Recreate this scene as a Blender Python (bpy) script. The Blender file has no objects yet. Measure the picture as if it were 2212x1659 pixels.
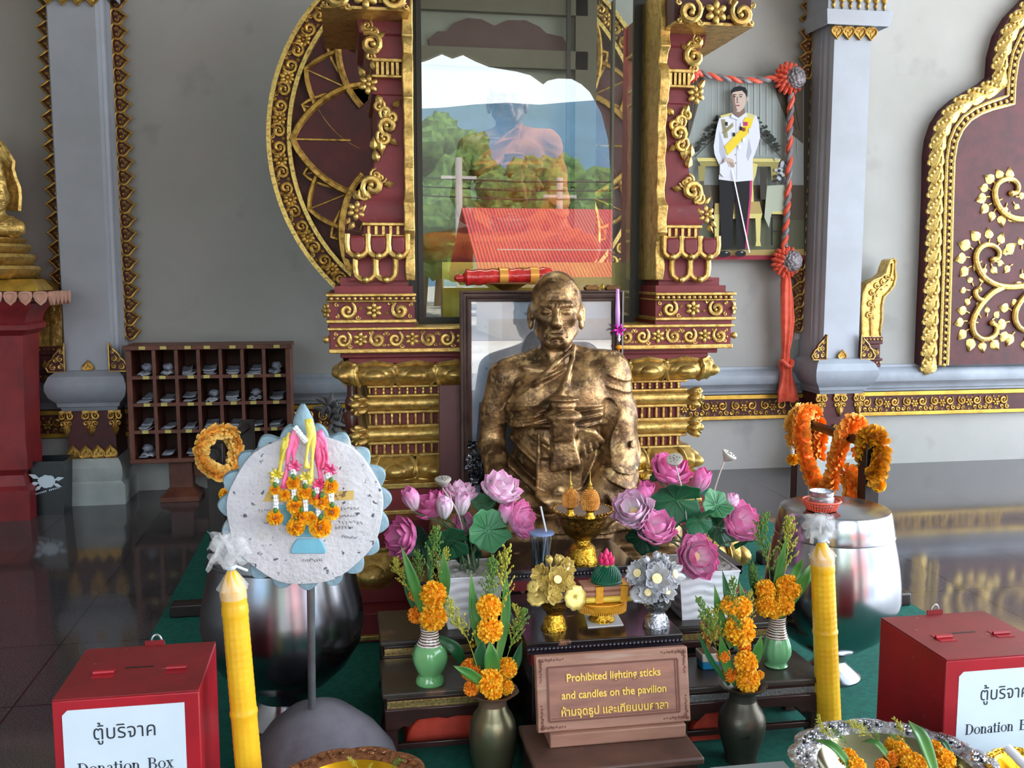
import bpy, bmesh, math, random
import numpy as np
from mathutils import Vector, Matrix, Euler, noise
S = bpy.context.scene
COL = S.collection
PI = math.pi
# ---------------------------------------------------------------- camera
F, PITCH, YAW, EYE = 2100.0, math.radians(6.5), math.radians(9.8), 1.55
cd = bpy.data.cameras.new('camera'); cam = bpy.data.objects.new('camera', cd); COL.objects.link(cam)
cam.location = (0, 0, EYE); cam.rotation_euler = (PI/2 - PITCH, 0, -YAW)
cd.sensor_fit = 'HORIZONTAL'; cd.sensor_width = 36.0; cd.lens = F*36.0/2212; cd.clip_start = .05; cd.clip_end = 900
S.camera = cam
# ---------------------------------------------------------------- light
S.view_settings.view_transform = 'Standard'; S.view_settings.look = 'None'
S.view_settings.gamma = 1.0; S.view_settings.use_curve_mapping = False
S.view_settings.exposure = 2.45
W = bpy.data.worlds.new('daylight_sky'); S.world = W; W.use_nodes = True
wn = W.node_tree; wn.nodes.clear()
_o = wn.nodes.new('ShaderNodeOutputWorld'); _b = wn.nodes.new('ShaderNodeBackground')
_tc = wn.nodes.new('ShaderNodeTexCoord'); _sx = wn.nodes.new('ShaderNodeSeparateXYZ'); _cr = wn.nodes.new('ShaderNodeValToRGB')
wn.links.new(_tc.outputs['Generated'], _sx.inputs[0]); wn.links.new(_sx.outputs['Z'], _cr.inputs[0])
_cr.color_ramp.elements[0].position = 0.0; _cr.color_ramp.elements[0].color = (.9, .95, 1.0, 1)
_cr.color_ramp.elements[1].position = .55; _cr.color_ramp.elements[1].color = (.74, .85, 1.0, 1)
wn.links.new(_cr.outputs[0], _b.inputs[0]); wn.links.new(_b.outputs[0], _o.inputs[0]); _b.inputs[1].default_value = 1.5
sl = bpy.data.lights.new('sun', 'SUN'); sl.energy = 4.0; sl.angle = math.radians(1); sl.color = (1, .93, .82)
so = bpy.data.objects.new('sun', sl); COL.objects.link(so); so.location = (6, 12, 14)
so.rotation_euler = Vector((-.25, -.5, -.8)).to_track_quat('-Z', 'Y').to_euler()
S.cycles.max_bounces = 7; S.cycles.diffuse_bounces = 4; S.cycles.glossy_bounces = 4; S.cycles.transparent_max_bounces = 8
S.cycles.caustics_reflective = False; S.cycles.caustics_refractive = False
# ---------------------------------------------------------------- pixel -> world helpers
_fw = Vector((math.sin(YAW)*math.cos(PITCH), math.cos(YAW)*math.cos(PITCH), -math.sin(PITCH)))
_rt = Vector((math.cos(YAW), -math.sin(YAW), 0)); _up = _rt.cross(_fw); _C = Vector((0, 0, EYE))
def ray(px, py): return _fw*F + _rt*(px-1106) + _up*(829.5-py)
def at(px, py, Y):
    d = ray(px, py); return _C + d*(Y/d.y)
def fl(px, py, z=0.0):
    d = ray(px, py); return _C + d*((z-EYE)/d.z)
def kk(p): return (Vector(p)-_C).dot(_fw)/F          # metres per pixel at a point
def lin(c):
    return tuple((x/255/12.92 if x <= 10 else ((x/255+.055)/1.055)**2.4) for x in c)
# ---------------------------------------------------------------- materials
MATS = {}
def M(name, col=(128, 128, 128), rough=.5, metal=0.0, col2=None, scale=12.0, lo=.35, hi=.65, detail=4.0, bump=0.0, bscale=60.0, coat=0.0,
      trans=0.0, ior=1.45, sss=0.0, attr=None, spec=None, rough2=None, spots=None, wave=None, alpha=1.0, sheen=0.0, stretch=None):
    """procedural principled material; col/col2 are sRGB 0-255 mixed by noise; attr = [(pos, rgb)...] ramp over the 'tint' attribute"""
    m = bpy.data.materials.new(name); m.use_nodes = True; nt = m.node_tree; N = nt.nodes; L = nt.links
    p = N['Principled BSDF']
    p.inputs['Roughness'].default_value = rough; p.inputs['Metallic'].default_value = metal
    p.inputs['Coat Weight'].default_value = coat; p.inputs['Coat Roughness'].default_value = .12
    p.inputs['Transmission Weight'].default_value = trans; p.inputs['IOR'].default_value = ior
    p.inputs['Alpha'].default_value = alpha
    if sss: p.inputs['Subsurface Weight'].default_value = sss; p.inputs['Subsurface Scale'].default_value = .01
    if spec is not None: p.inputs['Specular IOR Level'].default_value = spec
    if sheen: p.inputs['Sheen Weight'].default_value = sheen
    tc = N.new('ShaderNodeTexCoord'); vec = tc.outputs['Object']
    if stretch:
        mp = N.new('ShaderNodeMapping'); mp.inputs['Scale'].default_value = stretch; L.new(vec, mp.inputs[0]); vec = mp.outputs[0]
    c1 = lin(col) + (1,)
    p.inputs['Base Color'].default_value = c1
    base = None
    if attr:
        a = N.new('ShaderNodeAttribute'); a.attribute_name = 'tint'; r = N.new('ShaderNodeValToRGB'); L.new(a.outputs['Fac'], r.inputs[0])
        el = r.color_ramp.elements
        while len(el) < len(attr): el.new(.5)
        for e, (pos, c) in zip(el, attr): e.position = pos; e.color = lin(c) + (1,)
        base = r.outputs[0]
    if col2 is not None:
        nz = N.new('ShaderNodeTexNoise'); nz.inputs['Scale'].default_value = scale; nz.inputs['Detail'].default_value = detail; nz.inputs['Roughness'].default_value = .62
        L.new(vec, nz.inputs['Vector'])
        mr = N.new('ShaderNodeMapRange'); mr.inputs[1].default_value = lo; mr.inputs[2].default_value = hi; L.new(nz.outputs['Fac'], mr.inputs[0])
        mx = N.new('ShaderNodeMix'); mx.data_type = 'RGBA'; mx.inputs[6].default_value = c1; mx.inputs[7].default_value = lin(col2) + (1,)
        L.new(mr.outputs[0], mx.inputs[0])
        if base is not None: L.new(base, mx.inputs[6])
        base = mx.outputs[2]
        if rough2 is not None:
            m2 = N.new('ShaderNodeMapRange'); m2.inputs[1].default_value = 0; m2.inputs[2].default_value = 1; m2.inputs[3].default_value = rough; m2.inputs[4].default_value = rough2
            L.new(mr.outputs[0], m2.inputs[0]); L.new(m2.outputs[0], p.inputs['Roughness'])
    if wave:   # (scale, colour, distortion, direction, lo, hi): wood grain or stripes
        wv = N.new('ShaderNodeTexWave'); wv.inputs['Scale'].default_value = wave[0]; wv.inputs['Distortion'].default_value = wave[2]; wv.inputs['Detail'].default_value = 3
        wv.bands_direction = wave[3]; L.new(vec, wv.inputs['Vector'])
        mr = N.new('ShaderNodeMapRange'); mr.inputs[1].default_value = wave[4]; mr.inputs[2].default_value = wave[5]; L.new(wv.outputs['Fac'], mr.inputs[0])
        mx = N.new('ShaderNodeMix'); mx.data_type = 'RGBA'; mx.inputs[6].default_value = c1; mx.inputs[7].default_value = lin(wave[1]) + (1,)
        L.new(mr.outputs[0], mx.inputs[0])
        if base is not None: L.new(base, mx.inputs[6])
        base = mx.outputs[2]
    for sp in (spots or []):   # (scale, rgb, lo, hi): speckles and stains
        nz = N.new('ShaderNodeTexNoise'); nz.inputs['Scale'].default_value = sp[0]; nz.inputs['Detail'].default_value = 3.0
        L.new(vec, nz.inputs['Vector'])
        mr = N.new('ShaderNodeMapRange'); mr.inputs[1].default_value = sp[2]; mr.inputs[2].default_value = sp[3]; L.new(nz.outputs['Fac'], mr.inputs[0])
        mx = N.new('ShaderNodeMix'); mx.data_type = 'RGBA'; mx.inputs[6].default_value = c1; mx.inputs[7].default_value = lin(sp[1]) + (1,)
        L.new(mr.outputs[0], mx.inputs[0])
        if base is not None: L.new(base, mx.inputs[6])
        base = mx.outputs[2]
    if base is not None: L.new(base, p.inputs['Base Color'])
    if bump:
        nb = N.new('ShaderNodeTexNoise'); nb.inputs['Scale'].default_value = bscale; nb.inputs['Detail'].default_value = 4.0; L.new(vec, nb.inputs['Vector'])
        bp = N.new('ShaderNodeBump'); bp.inputs['Strength'].default_value = bump; bp.inputs['Distance'].default_value = .01
        L.new(nb.outputs['Fac'], bp.inputs['Height']); L.new(bp.outputs[0], p.inputs['Normal'])
    MATS[name] = m
    return m
def pane_mat(name, refl, tint=(255, 255, 255), rough=.0):
    m = bpy.data.materials.new(name); m.use_nodes = True; nt = m.node_tree; N = nt.nodes; N.clear()
    o = N.new('ShaderNodeOutputMaterial'); mx = N.new('ShaderNodeMixShader'); t = N.new('ShaderNodeBsdfTransparent'); g = N.new('ShaderNodeBsdfGlossy')
    g.inputs['Roughness'].default_value = rough; t.inputs[0].default_value = lin(tint) + (1,); mx.inputs[0].default_value = refl
    nt.links.new(t.outputs[0], mx.inputs[1]); nt.links.new(g.outputs[0], mx.inputs[2]); nt.links.new(mx.outputs[0], o.inputs[0])
    MATS[name] = m; return m
# ---------------------------------------------------------------- mesh builder
class G:
    def __init__(self): self.v = []; self.f = []; self.mi = []; self.a = []; self.m = 0; self.t = 0.0
    def vert(self, p, t=None):
        self.v.append(tuple(p)); self.a.append(self.t if t is None else t); return len(self.v)-1
    def face(self, *ix): self.f.append(ix); self.mi.append(self.m)
    def add(self, o, mat=None, t=None):
        n = len(self.v)
        self.v += [tuple(mat @ Vector(p)) for p in o.v] if mat is not None else o.v
        self.a += o.a if t is None else [t]*len(o.a)
        self.f += [tuple(i+n for i in f) for f in o.f]
        self.mi += o.mi if self.m == 0 else [self.m]*len(o.mi)
        return self
    def box(self, x0, x1, y0, y1, z0, z1, mat=None):
        n = len(self.v); P = [(x, y, z) for z in (z0, z1) for y in (y0, y1) for x in (x0, x1)]
        for p in P: self.vert(mat @ Vector(p) if mat is not None else p)
        for f in ((0, 2, 3, 1), (4, 5, 7, 6), (0, 1, 5, 4), (2, 6, 7, 3), (0, 4, 6, 2), (1, 3, 7, 5)): self.face(*[n+i for i in f])
        return self
    def hexa(self, P):
        """8 corners: bottom 4 (ccw) then top 4"""
        n = len(self.v)
        for p in P: self.vert(p)
        for f in ((3, 2, 1, 0), (4, 5, 6, 7), (0, 1, 5, 4), (1, 2, 6, 5), (2, 3, 7, 6), (3, 0, 4, 7)): self.face(*[n+i for i in f])
        return self
    def rings(self, R, cap0=True, cap1=True, closed=True, T=None):
        n = len(self.v); k = len(R[0])
        for i, r in enumerate(R):
            for p in r: self.vert(p, None if T is None else T[i])
        for i in range(len(R)-1):
            for j in range(k if closed else k-1):
                a = n+i*k+j; b = n+i*k+(j+1) % k
                self.face(a, b, b+k, a+k)
        if cap0: self.face(*[n+j for j in range(k)][::-1])
        if cap1: self.face(*[n+(len(R)-1)*k+j for j in range(k)])
        return self
    def lathe(self, prof, seg=32, c=(0, 0, 0), mat=None, flute=None, cap0=True, cap1=True, T=None):
        """profile [(r,z)] about local z; flute(ang, i)->radius factor"""
        R = []
        for i, (r, z) in enumerate(prof):
            ring = []
            for j in range(seg):
                a = 2*PI*j/seg; q = r*(flute(a, i) if flute else 1)
                p = Vector((c[0]+q*math.cos(a), c[1]+q*math.sin(a), c[2]+z)); ring.append(mat @ p if mat is not None else p)
            R.append(ring)
        return self.rings(R, cap0, cap1, True, T)
    def tube(self, pts, rad, seg=8, cap=True, flat=1.0, up=None, T=None):
        pts = [Vector(p) for p in pts]; n = len(pts)
        if not isinstance(rad, (list, tuple)): rad = [rad]*n
        R = []; u = None
        for i in range(n):
            d = (pts[min(i+1, n-1)]-pts[max(i-1, 0)])
            if d.length < 1e-9: d = Vector((0, 0, 1))
            d.normalize()
            if up is not None: u = Vector(up)-d*Vector(up).dot(d)
            elif u is None: u = d.orthogonal()
            else: u = u-d*u.dot(d)
            if u.length < 1e-6: u = d.orthogonal()
            u.normalize(); w = d.cross(u)
            R.append([pts[i]+(u*math.cos(2*PI*j/seg)*flat+w*math.sin(2*PI*j/seg))*rad[i] for j in range(seg)])
        return self.rings(R, cap, cap, True, T)
    def ball(self, c, r, seg=12, rg=8, mat=None):
        r = r if isinstance(r, (tuple, list)) else (r, r, r); c = Vector(c); R = []
        for i in range(1, rg):
            th = PI*i/rg
            R.append([Vector((r[0]*math.sin(th)*math.cos(2*PI*j/seg), r[1]*math.sin(th)*math.sin(2*PI*j/seg), -r[2]*math.cos(th))) for j in range(seg)])
        n = len(self.v)
        R = [[(mat @ p if mat is not None else p)+c for p in q] for q in R]
        self.rings(R, False, False)
        e0 = Vector((0, 0, -r[2])); e1 = Vector((0, 0, r[2]))
        b = self.vert((mat @ e0 if mat is not None else e0)+c); t = self.vert((mat @ e1 if mat is not None else e1)+c)
        for j in range(seg):
            self.face(b, n+(j+1) % seg, n+j); self.face(t, n+(rg-2)*seg+j, n+(rg-2)*seg+(j+1) % seg)
        return self
    def prism(self, poly, d0, d1, axis='y', mat=None, inset=0.0):
        """polygon in the (x,z) plane (axis y), (x,y) (axis z) or (y,z) (axis x), from depth d0 (front) to d1"""
        n = len(poly)
        def P(u, v, d):
            p = {'y': (u, d, v), 'z': (u, v, d), 'x': (d, u, v)}[axis]
            return mat @ Vector(p) if mat is not None else p
        front = poly
        if inset:
            cx = sum(p[0] for p in poly)/n; cy = sum(p[1] for p in poly)/n
            front = [(cx+(u-cx)*(1-inset), cy+(v-cy)*(1-inset)) for u, v in poly]
        b = len(self.v)
        for u, v in front: self.vert(P(u, v, d0))
        for u, v in poly: self.vert(P(u, v, d1))
        self.face(*[b+i for i in range(n)]); self.face(*[b+n+i for i in range(n)][::-1])
        for i in range(n): self.face(b+i, b+n+i, b+n+(i+1) % n, b+(i+1) % n)
        return self
    def sheet(self, fn, nu, nv, T=None, closed_u=False):
        b = len(self.v)
        for i in range(nu+1):
            for j in range(nv+1):
                q = fn(i/nu, j/nv); self.vert(q, None if T is None else T(i/nu, j/nv))
        for i in range(nu):
            for j in range(nv):
                a = b+i*(nv+1)+j; self.face(a, a+nv+1, a+nv+2, a+1)
        return self
def mesh(name, g, mats, loc=(0, 0, 0), bev=0.0, sharp=42, sub=0, smooth=True, solid=0.0, bseg=2):
    me = bpy.data.meshes.new(name); L = Vector(loc)
    me.from_pydata([(p[0]-L[0], p[1]-L[1], p[2]-L[2]) for p in g.v], [], g.f)
    mats = mats if isinstance(mats, (list, tuple)) else [mats]
    for m in mats: me.materials.append(MATS[m] if isinstance(m, str) else m)
    if len(mats) > 1: me.polygons.foreach_set('material_index', g.mi)
    if any(g.a):
        at_ = me.attributes.new('tint', 'FLOAT', 'POINT'); at_.data.foreach_set('value', g.a)
    bm = bmesh.new(); bm.from_mesh(me); bmesh.ops.recalc_face_normals(bm, faces=bm.faces[:]); bm.to_mesh(me); bm.free()
    if smooth:
        me.shade_smooth()
        if sharp: me.set_sharp_from_angle(angle=math.radians(sharp))
    o = bpy.data.objects.new(name, me); COL.objects.link(o)
    if solid:
        s = o.modifiers.new('solid', 'SOLIDIFY'); s.thickness = solid; s.offset = 0
    if bev:
        b = o.modifiers.new('bevel', 'BEVEL'); b.width = bev; b.segments = bseg; b.limit_method = 'ANGLE'; b.angle_limit = math.radians(35)
    if sub:
        s = o.modifiers.new('sub', 'SUBSURF'); s.levels = sub; s.render_levels = sub
    return o
def tag(o, label=None, cat=None, group=None, kind=None):
    if label: o['label'] = label
    if cat: o['category'] = cat
    if group: o['group'] = group
    if kind: o['kind'] = kind
    return o
def thing(name, label, cat, loc=(0, 0, 0), group=None, kind=None):
    o = bpy.data.objects.new(name, None); COL.objects.link(o); o.location = loc; o.empty_display_size = .05
    return tag(o, label, cat, group, kind)
def wloc(o):
    l = Vector(o.location)
    while o.parent: o = o.parent; l = l+Vector(o.location)
    return l
def part(t, name, g, mats, **k):
    lab = k.pop('label', None); o = mesh(name, g, mats, loc=wloc(t), **k); o.parent = t
    if lab: o['label'] = lab
    return o
def solo(name, label, cat, g, mats, loc=None, group=None, kind=None, **k):
    if loc is None:
        xs = [p[0] for p in g.v]; ys = [p[1] for p in g.v]; zs = [p[2] for p in g.v]
        loc = ((min(xs)+max(xs))/2, (min(ys)+max(ys))/2, min(zs))
    o = mesh(name, g, mats, loc=loc, **k); o.location = loc
    return tag(o, label, cat, group, kind)
def struct(name, g, mats, **k): return solo(name, None, None, g, mats, kind='structure', **k)
def dup(o, loc=None, rot=None, scale=None, label=None, group=None, parent=None):
    c = o.copy(); COL.objects.link(c)
    if parent is not None: c.parent = parent
    if loc is not None: c.location = loc
    if rot is not None: c.rotation_euler = rot
    if scale is not None: c.scale = scale if isinstance(scale, (tuple, list)) else (scale,)*3
    if label: c['label'] = label
    if group: c['group'] = group
    for ch in list(o.children): dup(ch, parent=c)
    return c
def frame_from(z, up=(0, 0, 1)):
    """rotation whose local z points along z"""
    z = Vector(z).normalized(); u = Vector(up)
    if abs(z.dot(u)) > .98: u = Vector((0, -1, 0))
    x = u.cross(z).normalized(); y = z.cross(x); return Matrix((x, y, z)).transposed().to_4x4()
def T_(*p): return Matrix.Translation(p[0] if len(p) == 1 else p)
def RZ(a): return Matrix.Rotation(a, 4, 'Z')
def RX(a): return Matrix.Rotation(a, 4, 'X')
def RY(a): return Matrix.Rotation(a, 4, 'Y')
def SC(s): return Matrix.Scale(s, 4)
def bez(pts, n=16):
    """Catmull-Rom through points"""
    P = [Vector(p) for p in pts]; P = [P[0]*2-P[1]]+P+[P[-1]*2-P[-2]]; out = []
    m = len(P)-3
    for i in range(n+1):
        t = i/n*m; s = min(int(t), m-1); t -= s; a, b, c, d = P[s:s+4]
        out.append(.5*((2*b)+(c-a)*t+(2*a-5*b+4*c-d)*t*t+(3*b-a-3*c+d)*t**3))
    return out
rnd = random.Random(7)
# ---------------------------------------------------------------- palette
GOLD = dict(metal=.72, rough=.36, bump=.35, bscale=45)
M('wall_plaster', (174, 172, 168), .75, col2=(156, 157, 150), scale=.9, lo=.3, hi=.75, detail=5, bump=.05, bscale=180, spots=[(3, (148, 147, 143), .62, .8)])
M('ledge_plaster', (160, 168, 178), .5, col2=(140, 147, 156), scale=3, spots=[(14, (96, 98, 100), .73, .78)])
M('pillar_paint', (172, 178, 188), .45, col2=(156, 161, 168), scale=1.4)
M('plinth_paint', (186, 194, 192), .5, col2=(160, 168, 166), scale=3)
M('gold', (214, 180, 104), col2=(150, 112, 52), scale=30, lo=.42, hi=.75, **GOLD)
M('gold_leaf', (222, 190, 110), col2=(122, 90, 44), scale=60, lo=.5, hi=.72, **GOLD)
M('gold_shiny', (240, 196, 70), .2, .95, col2=(196, 140, 30), scale=40, bump=.25, bscale=90)
M('gold_dull', (206, 164, 84), .42, .75, col2=(120, 84, 34), scale=26, lo=.4, hi=.7, bump=.3, bscale=60)
M('gold_paint', (214, 176, 72), .38, .55, col2=(176, 136, 52), scale=8)
M('maroon', (132, 46, 48), .5, col2=(110, 38, 42), scale=6, spots=[(26, (128, 70, 72), .66, .8)])
M('maroon_dark', (84, 30, 32), .55, col2=(62, 24, 26), scale=8)
M('panel_red', (150, 58, 66), .5, col2=(134, 50, 58), scale=3)
M('altar_red', (146, 44, 46), .5, col2=(118, 36, 40), scale=5)
M('black_gap', (22, 20, 18), .6)
# ================================================================ relief vocabulary: local x right, z up, -y out of the wall
def scroll(g, cx, cz, r, a0=0.0, turns=1.3, hand=1, w=.2, seg=6, n=18, t=None):
    pts, rad = [], []
    for i in range(n+1):
        s = i/n; q = r*(1-.8*s**.8); a = a0+hand*2*PI*turns*s
        pts.append((cx+q*math.cos(a), -w*r*.45, cz+q*math.sin(a))); rad.append(w*r*(.35+.85*math.sin(PI*min(1, .12+s*.8))))
    g.tube(pts, rad, seg, flat=1)
    g.ball((pts[-1][0], -w*r*.7, pts[-1][2]), w*r*1.05, 8, 5)
def rosette(g, cx, cz, r, n=6, a0=0.0):
    for i in range(n):
        a = a0+2*PI*i/n; m = RY(-a)
        g.ball((cx+.6*r*math.cos(a), -.1*r, cz+.6*r*math.sin(a)), (.4*r, .2*r, .3*r), 8, 5, m)
    g.ball((cx, -.22*r, cz), (.26*r, .24*r, .26*r), 8, 6)
def leaflet(g, cx, cz, l, ang, wd=.55, th=.18, bend=.0):
    """pointed leaf from base (cx,cz) growing along ang"""
    c, s = math.cos(ang), math.sin(ang); o = []
    for t, w in ((0, .12), (.12, .62), (.32, 1), (.55, .84), (.8, .4), (1.0, .0)):
        o.append((t*l, w*l*wd*.5, bend*l*t*t))
    n = len(g.v)
    def P(a, b, d): return (cx+a*c-b*s, -d, cz+a*s+b*c)
    for a, w, b in o:
        g.vert(P(a, b-w, 0)); g.vert(P(a, b-w, th*l*.25)); g.vert(P(a, b-.1*w, th*l)); g.vert(P(a, b+w, th*l*.25)); g.vert(P(a, b+w, 0))
    for i in range(len(o)-1):
        for j in range(4):
            k = n+i*5+j; g.face(k, k+1, k+6, k+5)
    g.face(n, n+1, n+2, n+3, n+4)
def outline(g, pts, r, out=0.0, seg=6, close=True):
    P = [(x, -out, z) for x, z in pts]
    if close: P.append(P[0])
    g.tube(P, r, seg)
def heart(g, h=.09, gm=0, rm=1, core=True):
    """flame-leaf ornament, tip up, base centre at origin; gold rim over a maroon field"""
    half = [(0, -.02), (.28, -.01), (.47, .12), (.53, .32), (.45, .52), (.27, .7), (.11, .87), (0, 1.04)]
    pts = [(x*h, z*h) for x, z in half]+[(-x*h, z*h) for x, z in half[-2:0:-1]]
    g.m = rm; g.prism(pts, -.003, .012); g.m = gm
    outline(g, pts, h*.085, .008)
    if core:
        scroll(g, -.17*h, .3*h, .15*h, PI*.3, 1.0, 1, .3, 5, 9); scroll(g, .17*h, .3*h, .15*h, PI*.7, 1.0, -1, .3, 5, 9)
        leaflet(g, 0, .38*h, .42*h, PI/2, .6, .2)
    g.m = 0
def motif(g, cx, cz, h, w):
    """one repeat of the frieze: rosette between facing scrolls"""
    rosette(g, cx, cz, h*.24, 6)
    for s in (-1, 1):
        scroll(g, cx+s*w*.27, cz+h*.13, h*.26, PI/2-s*.6, 1.35, -s, .24, 6, 14)
        scroll(g, cx+s*w*.2, cz-h*.27, h*.15, -PI/2, 1.0, s, .28, 5, 9)
        scroll(g, cx+s*w*.42, cz-h*.24, h*.16, PI/2, 1.1, s, .28, 5, 10)
        leaflet(g, cx+s*w*.08, cz+h*.22, h*.22, PI/2-s*.5)
    leaflet(g, cx, cz-h*.26, h*.2, -PI/2)
def band_scrolls(g, x0, x1, cz, h, pitch, first=None, M_=None):
    """flower and big C scrolls, as on the shrine"""
    t = G(); n = max(1, round((x1-x0)/pitch)); p = (x1-x0)/n
    for i in range(n):
        c = x0+p*(i+.5)
        rosette(t, c, cz, h*.44, 6, .52)
        for s in (-1, 1):
            scroll(t, c+s*p*.33, cz, h*.47, PI/2+s*.5, 1.3, s, .24, 7, 16)
            scroll(t, c+s*p*.2, cz+h*.36*s, h*.15, 0, 1, s, .3, 5, 9)
            scroll(t, c+s*p*.46, cz+h*.3, h*.13, PI/2, 1, -s, .3, 5, 9); scroll(t, c+s*p*.46, cz-h*.3, h*.13, PI/2, 1, s, .3, 5, 9)
            leaflet(t, c+s*p*.14, cz-s*h*.2, h*.3, (PI*1.2 if s < 0 else .2*PI)+PI*.0, .5)
    g.add(t, M_)
# ================================================================ floor, walls, pillars
def floor_mat():
    m = M('granite_floor', (62, 60, 64), .1, col2=(92, 90, 92), scale=190, lo=.4, hi=.62, detail=2, spots=[(330, (28, 26, 28), .6, .68), (1.2, (84, 74, 74), .5, .8)], spec=.62)
    nt = m.node_tree; N = nt.nodes; L = nt.links; p = N['Principled BSDF']
    br = N.new('ShaderNodeTexBrick'); br.offset = 0; br.inputs['Scale'].default_value = 1.0; br.inputs['Mortar Size'].default_value = .004
    br.inputs['Brick Width'].default_value = .6; br.inputs['Row Height'].default_value = .6
    tc = N.new('ShaderNodeTexCoord'); L.new(tc.outputs['Object'], br.inputs['Vector'])
    old = p.inputs['Base Color'].links[0].from_socket
    mx = N.new('ShaderNodeMix'); mx.data_type = 'RGBA'; L.new(br.outputs['Fac'], mx.inputs[0]); L.new(old, mx.inputs[6]); mx.inputs[7].default_value = lin((40, 39, 40))+(1,)
    L.new(mx.outputs[2], p.inputs['Base Color'])
    nz = N.new('ShaderNodeTexNoise'); nz.inputs['Scale'].default_value = 1.5
    mr = N.new('ShaderNodeMapRange'); mr.inputs[3].default_value = .04; mr.inputs[4].default_value = .13; L.new(tc.outputs['Object'], nz.inputs[0]); L.new(nz.outputs['Fac'], mr.inputs[0]); L.new(mr.outputs[0], p.inputs['Roughness'])
floor_mat()
struct('floor', G().box(-6.2, 6.9, -4.5, 7.4, -.25, 0), 'granite_floor', loc=(0, 0, 0), smooth=False)
WY = 7.2
struct('wall_back', G().box(-6.2, 6.9, WY, WY+.2, 0, 5.4), 'wall_plaster', smooth=False)
struct('wall_left', G().box(-6.2, -6.0, -4.15, WY, 0, 5.4), 'wall_plaster', smooth=False)
M('ceiling_paint', (150, 148, 144), .8)
struct('ceiling', G().box(-6.4, 7.0, -5, WY+.2, 5.3, 5.5), 'ceiling_paint', smooth=False)
def profile_run(pts, x0, x1):
    """profile [(out, z)] swept along the back wall"""
    return G().rings([[(x, WY-o, z) for o, z in pts] for x in (x0, x1)])
LED = [(0, .82), (.03, .82), (.035, .80), (.075, .785), (.1, .755), (.105, .72), (.095, .69), (.065, .665), (.055, .65), (.05, .632), (.035, .625), (.03, .605), (0, .6)]
struct('trim_1', profile_run(LED, -6, 6.85), 'ledge_plaster', sharp=30)
BZ0, BZ1 = .405, .6
fr = thing('frieze_band', None, None, (0, WY, .5)); fr['kind'] = 'structure'
part(fr, 'band_board', G().box(-6, 6.85, WY-.03, WY, BZ0, BZ1), 'maroon_dark', smooth=False)
g = G().box(-6, 6.85, WY-.045, WY, BZ1-.034, BZ1).box(-6, 6.85, WY-.045, WY, BZ0, BZ0+.03)
part(fr, 'band_edging', g, 'gold_paint', bev=.004)
g = G(); one = G(); motif(one, 0, 0, .15, .245)
for i in range(32): g.add(one, T_(-2.3+.245*i, WY-.03, (BZ0+BZ1)/2-.006))
part(fr, 'band_relief', g, 'gold_dull')
def pillar(cx):
    t = thing('pillar', None, None, (cx, 7.0, 0)); t['kind'] = 'structure'
    Y0 = 6.87
    def stack(rows, name, mat, **k):   # rows (half width, front y, z)
        part(t, name, G().rings([[(cx-h, y, z), (cx+h, y, z), (cx+h, WY, z), (cx-h, WY, z)] for h, y, z in rows]), mat, **k)
    sh = []
    for z in (.9, 3.42): sh.append([(cx+a, b, z) for a, b in ((-.185, 7.2), (-.185, 7.0), (-.175, 7.0), (-.175, 6.96), (-.16, 6.94), (-.16, 6.905), (-.15, Y0+.01), (-.145, Y0), (.145, Y0), (.15, Y0+.01), (.16, 6.905), (.16, 6.94), (.175, 6.96), (.175, 7.0), (.185, 7.0), (.185, 7.2))])
    part(t, 'shaft', G().rings(sh), 'pillar_paint', sharp=15)
    stack([(.24, 6.80, 3.37), (.24, 6.80, 3.345), (.245, 6.79, 3.345), (.26, 6.77, 3.43), (.262, 6.77, 3.445), (.24, 6.8, 3.45), (.24, 6.8, 3.6), (.33, 6.7, 3.75), (.33, 6.7, 5.3)], 'capital', 'pillar_paint', sharp=25)
    stack([(.19, 6.84, .905), (.2, 6.82, .90), (.235, 6.775, .87), (.255, 6.75, .82), (.255, 6.75, .78), (.24, 6.77, .735), (.21, 6.8, .7), (.2, 6.81, .69), (.195, 6.815, .665), (.18, 6.83, .66), (.175, 6.84, .635)][::-1], 'base_molding', 'ledge_plaster', sharp=25)
    stack([(.155, 6.86, .31), (.155, 6.86, .64)], 'die', 'maroon_dark')
    stack([(.215, 6.78, 0), (.215, 6.78, .135), (.2, 6.795, .145), (.19, 6.8, .16), (.2, 6.79, .2), (.2, 6.79, .25), (.185, 6.81, .29), (.17, 6.83, .31)], 'plinth', 'plinth_paint', sharp=25)
    part(t, 'capital_gilding', G().add(_capg, T_(cx, 6.795, 3.52)), 'gold_dull')
    for s in (-1, 1):       # flame leaves up both sides
        for i in range(27):
            z = 1.14+.0965*i
            o = dup(_edge_leaf, (cx+s*.185-t.location.x, .145, z), (0, s*PI/2*.93, 0), parent=t); o.name = 'edge_leaf'
    for i in range(4): o = dup(_leaf, (-.135+.09*i, -.14, 3.345), (0, PI, 0), parent=t); o.name = 'capital_leaf'
    for i in range(4): o = dup(_leaf, (-.118+.079*i, -.15, .315), (0, 0, 0), .95, parent=t); o.name = 'die_leaf'
    for s in (-1, 1):
        o = dup(_corner, (s*.185, -.165, .9), (0, 0, 0), (-s, 1, 1), parent=t); o.name = 'corner_leaf'
    o = dup(_leaf, (0, -.15, .905), (0, 0, 0), .75, parent=t); o.name = 'center_leaf'
    for s, w in ((-1, .8), (0, 1), (1, .8)): o = dup(_pend, (s*.155, -.145, .63), (0, 0, 0), (w, 1, 1), parent=t); o.name = 'die_pendant'
    return t
def tmpl(name, fn, mats):
    g = G(); fn(g); return mesh(name, g, mats)
_capg = G(); 
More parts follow.
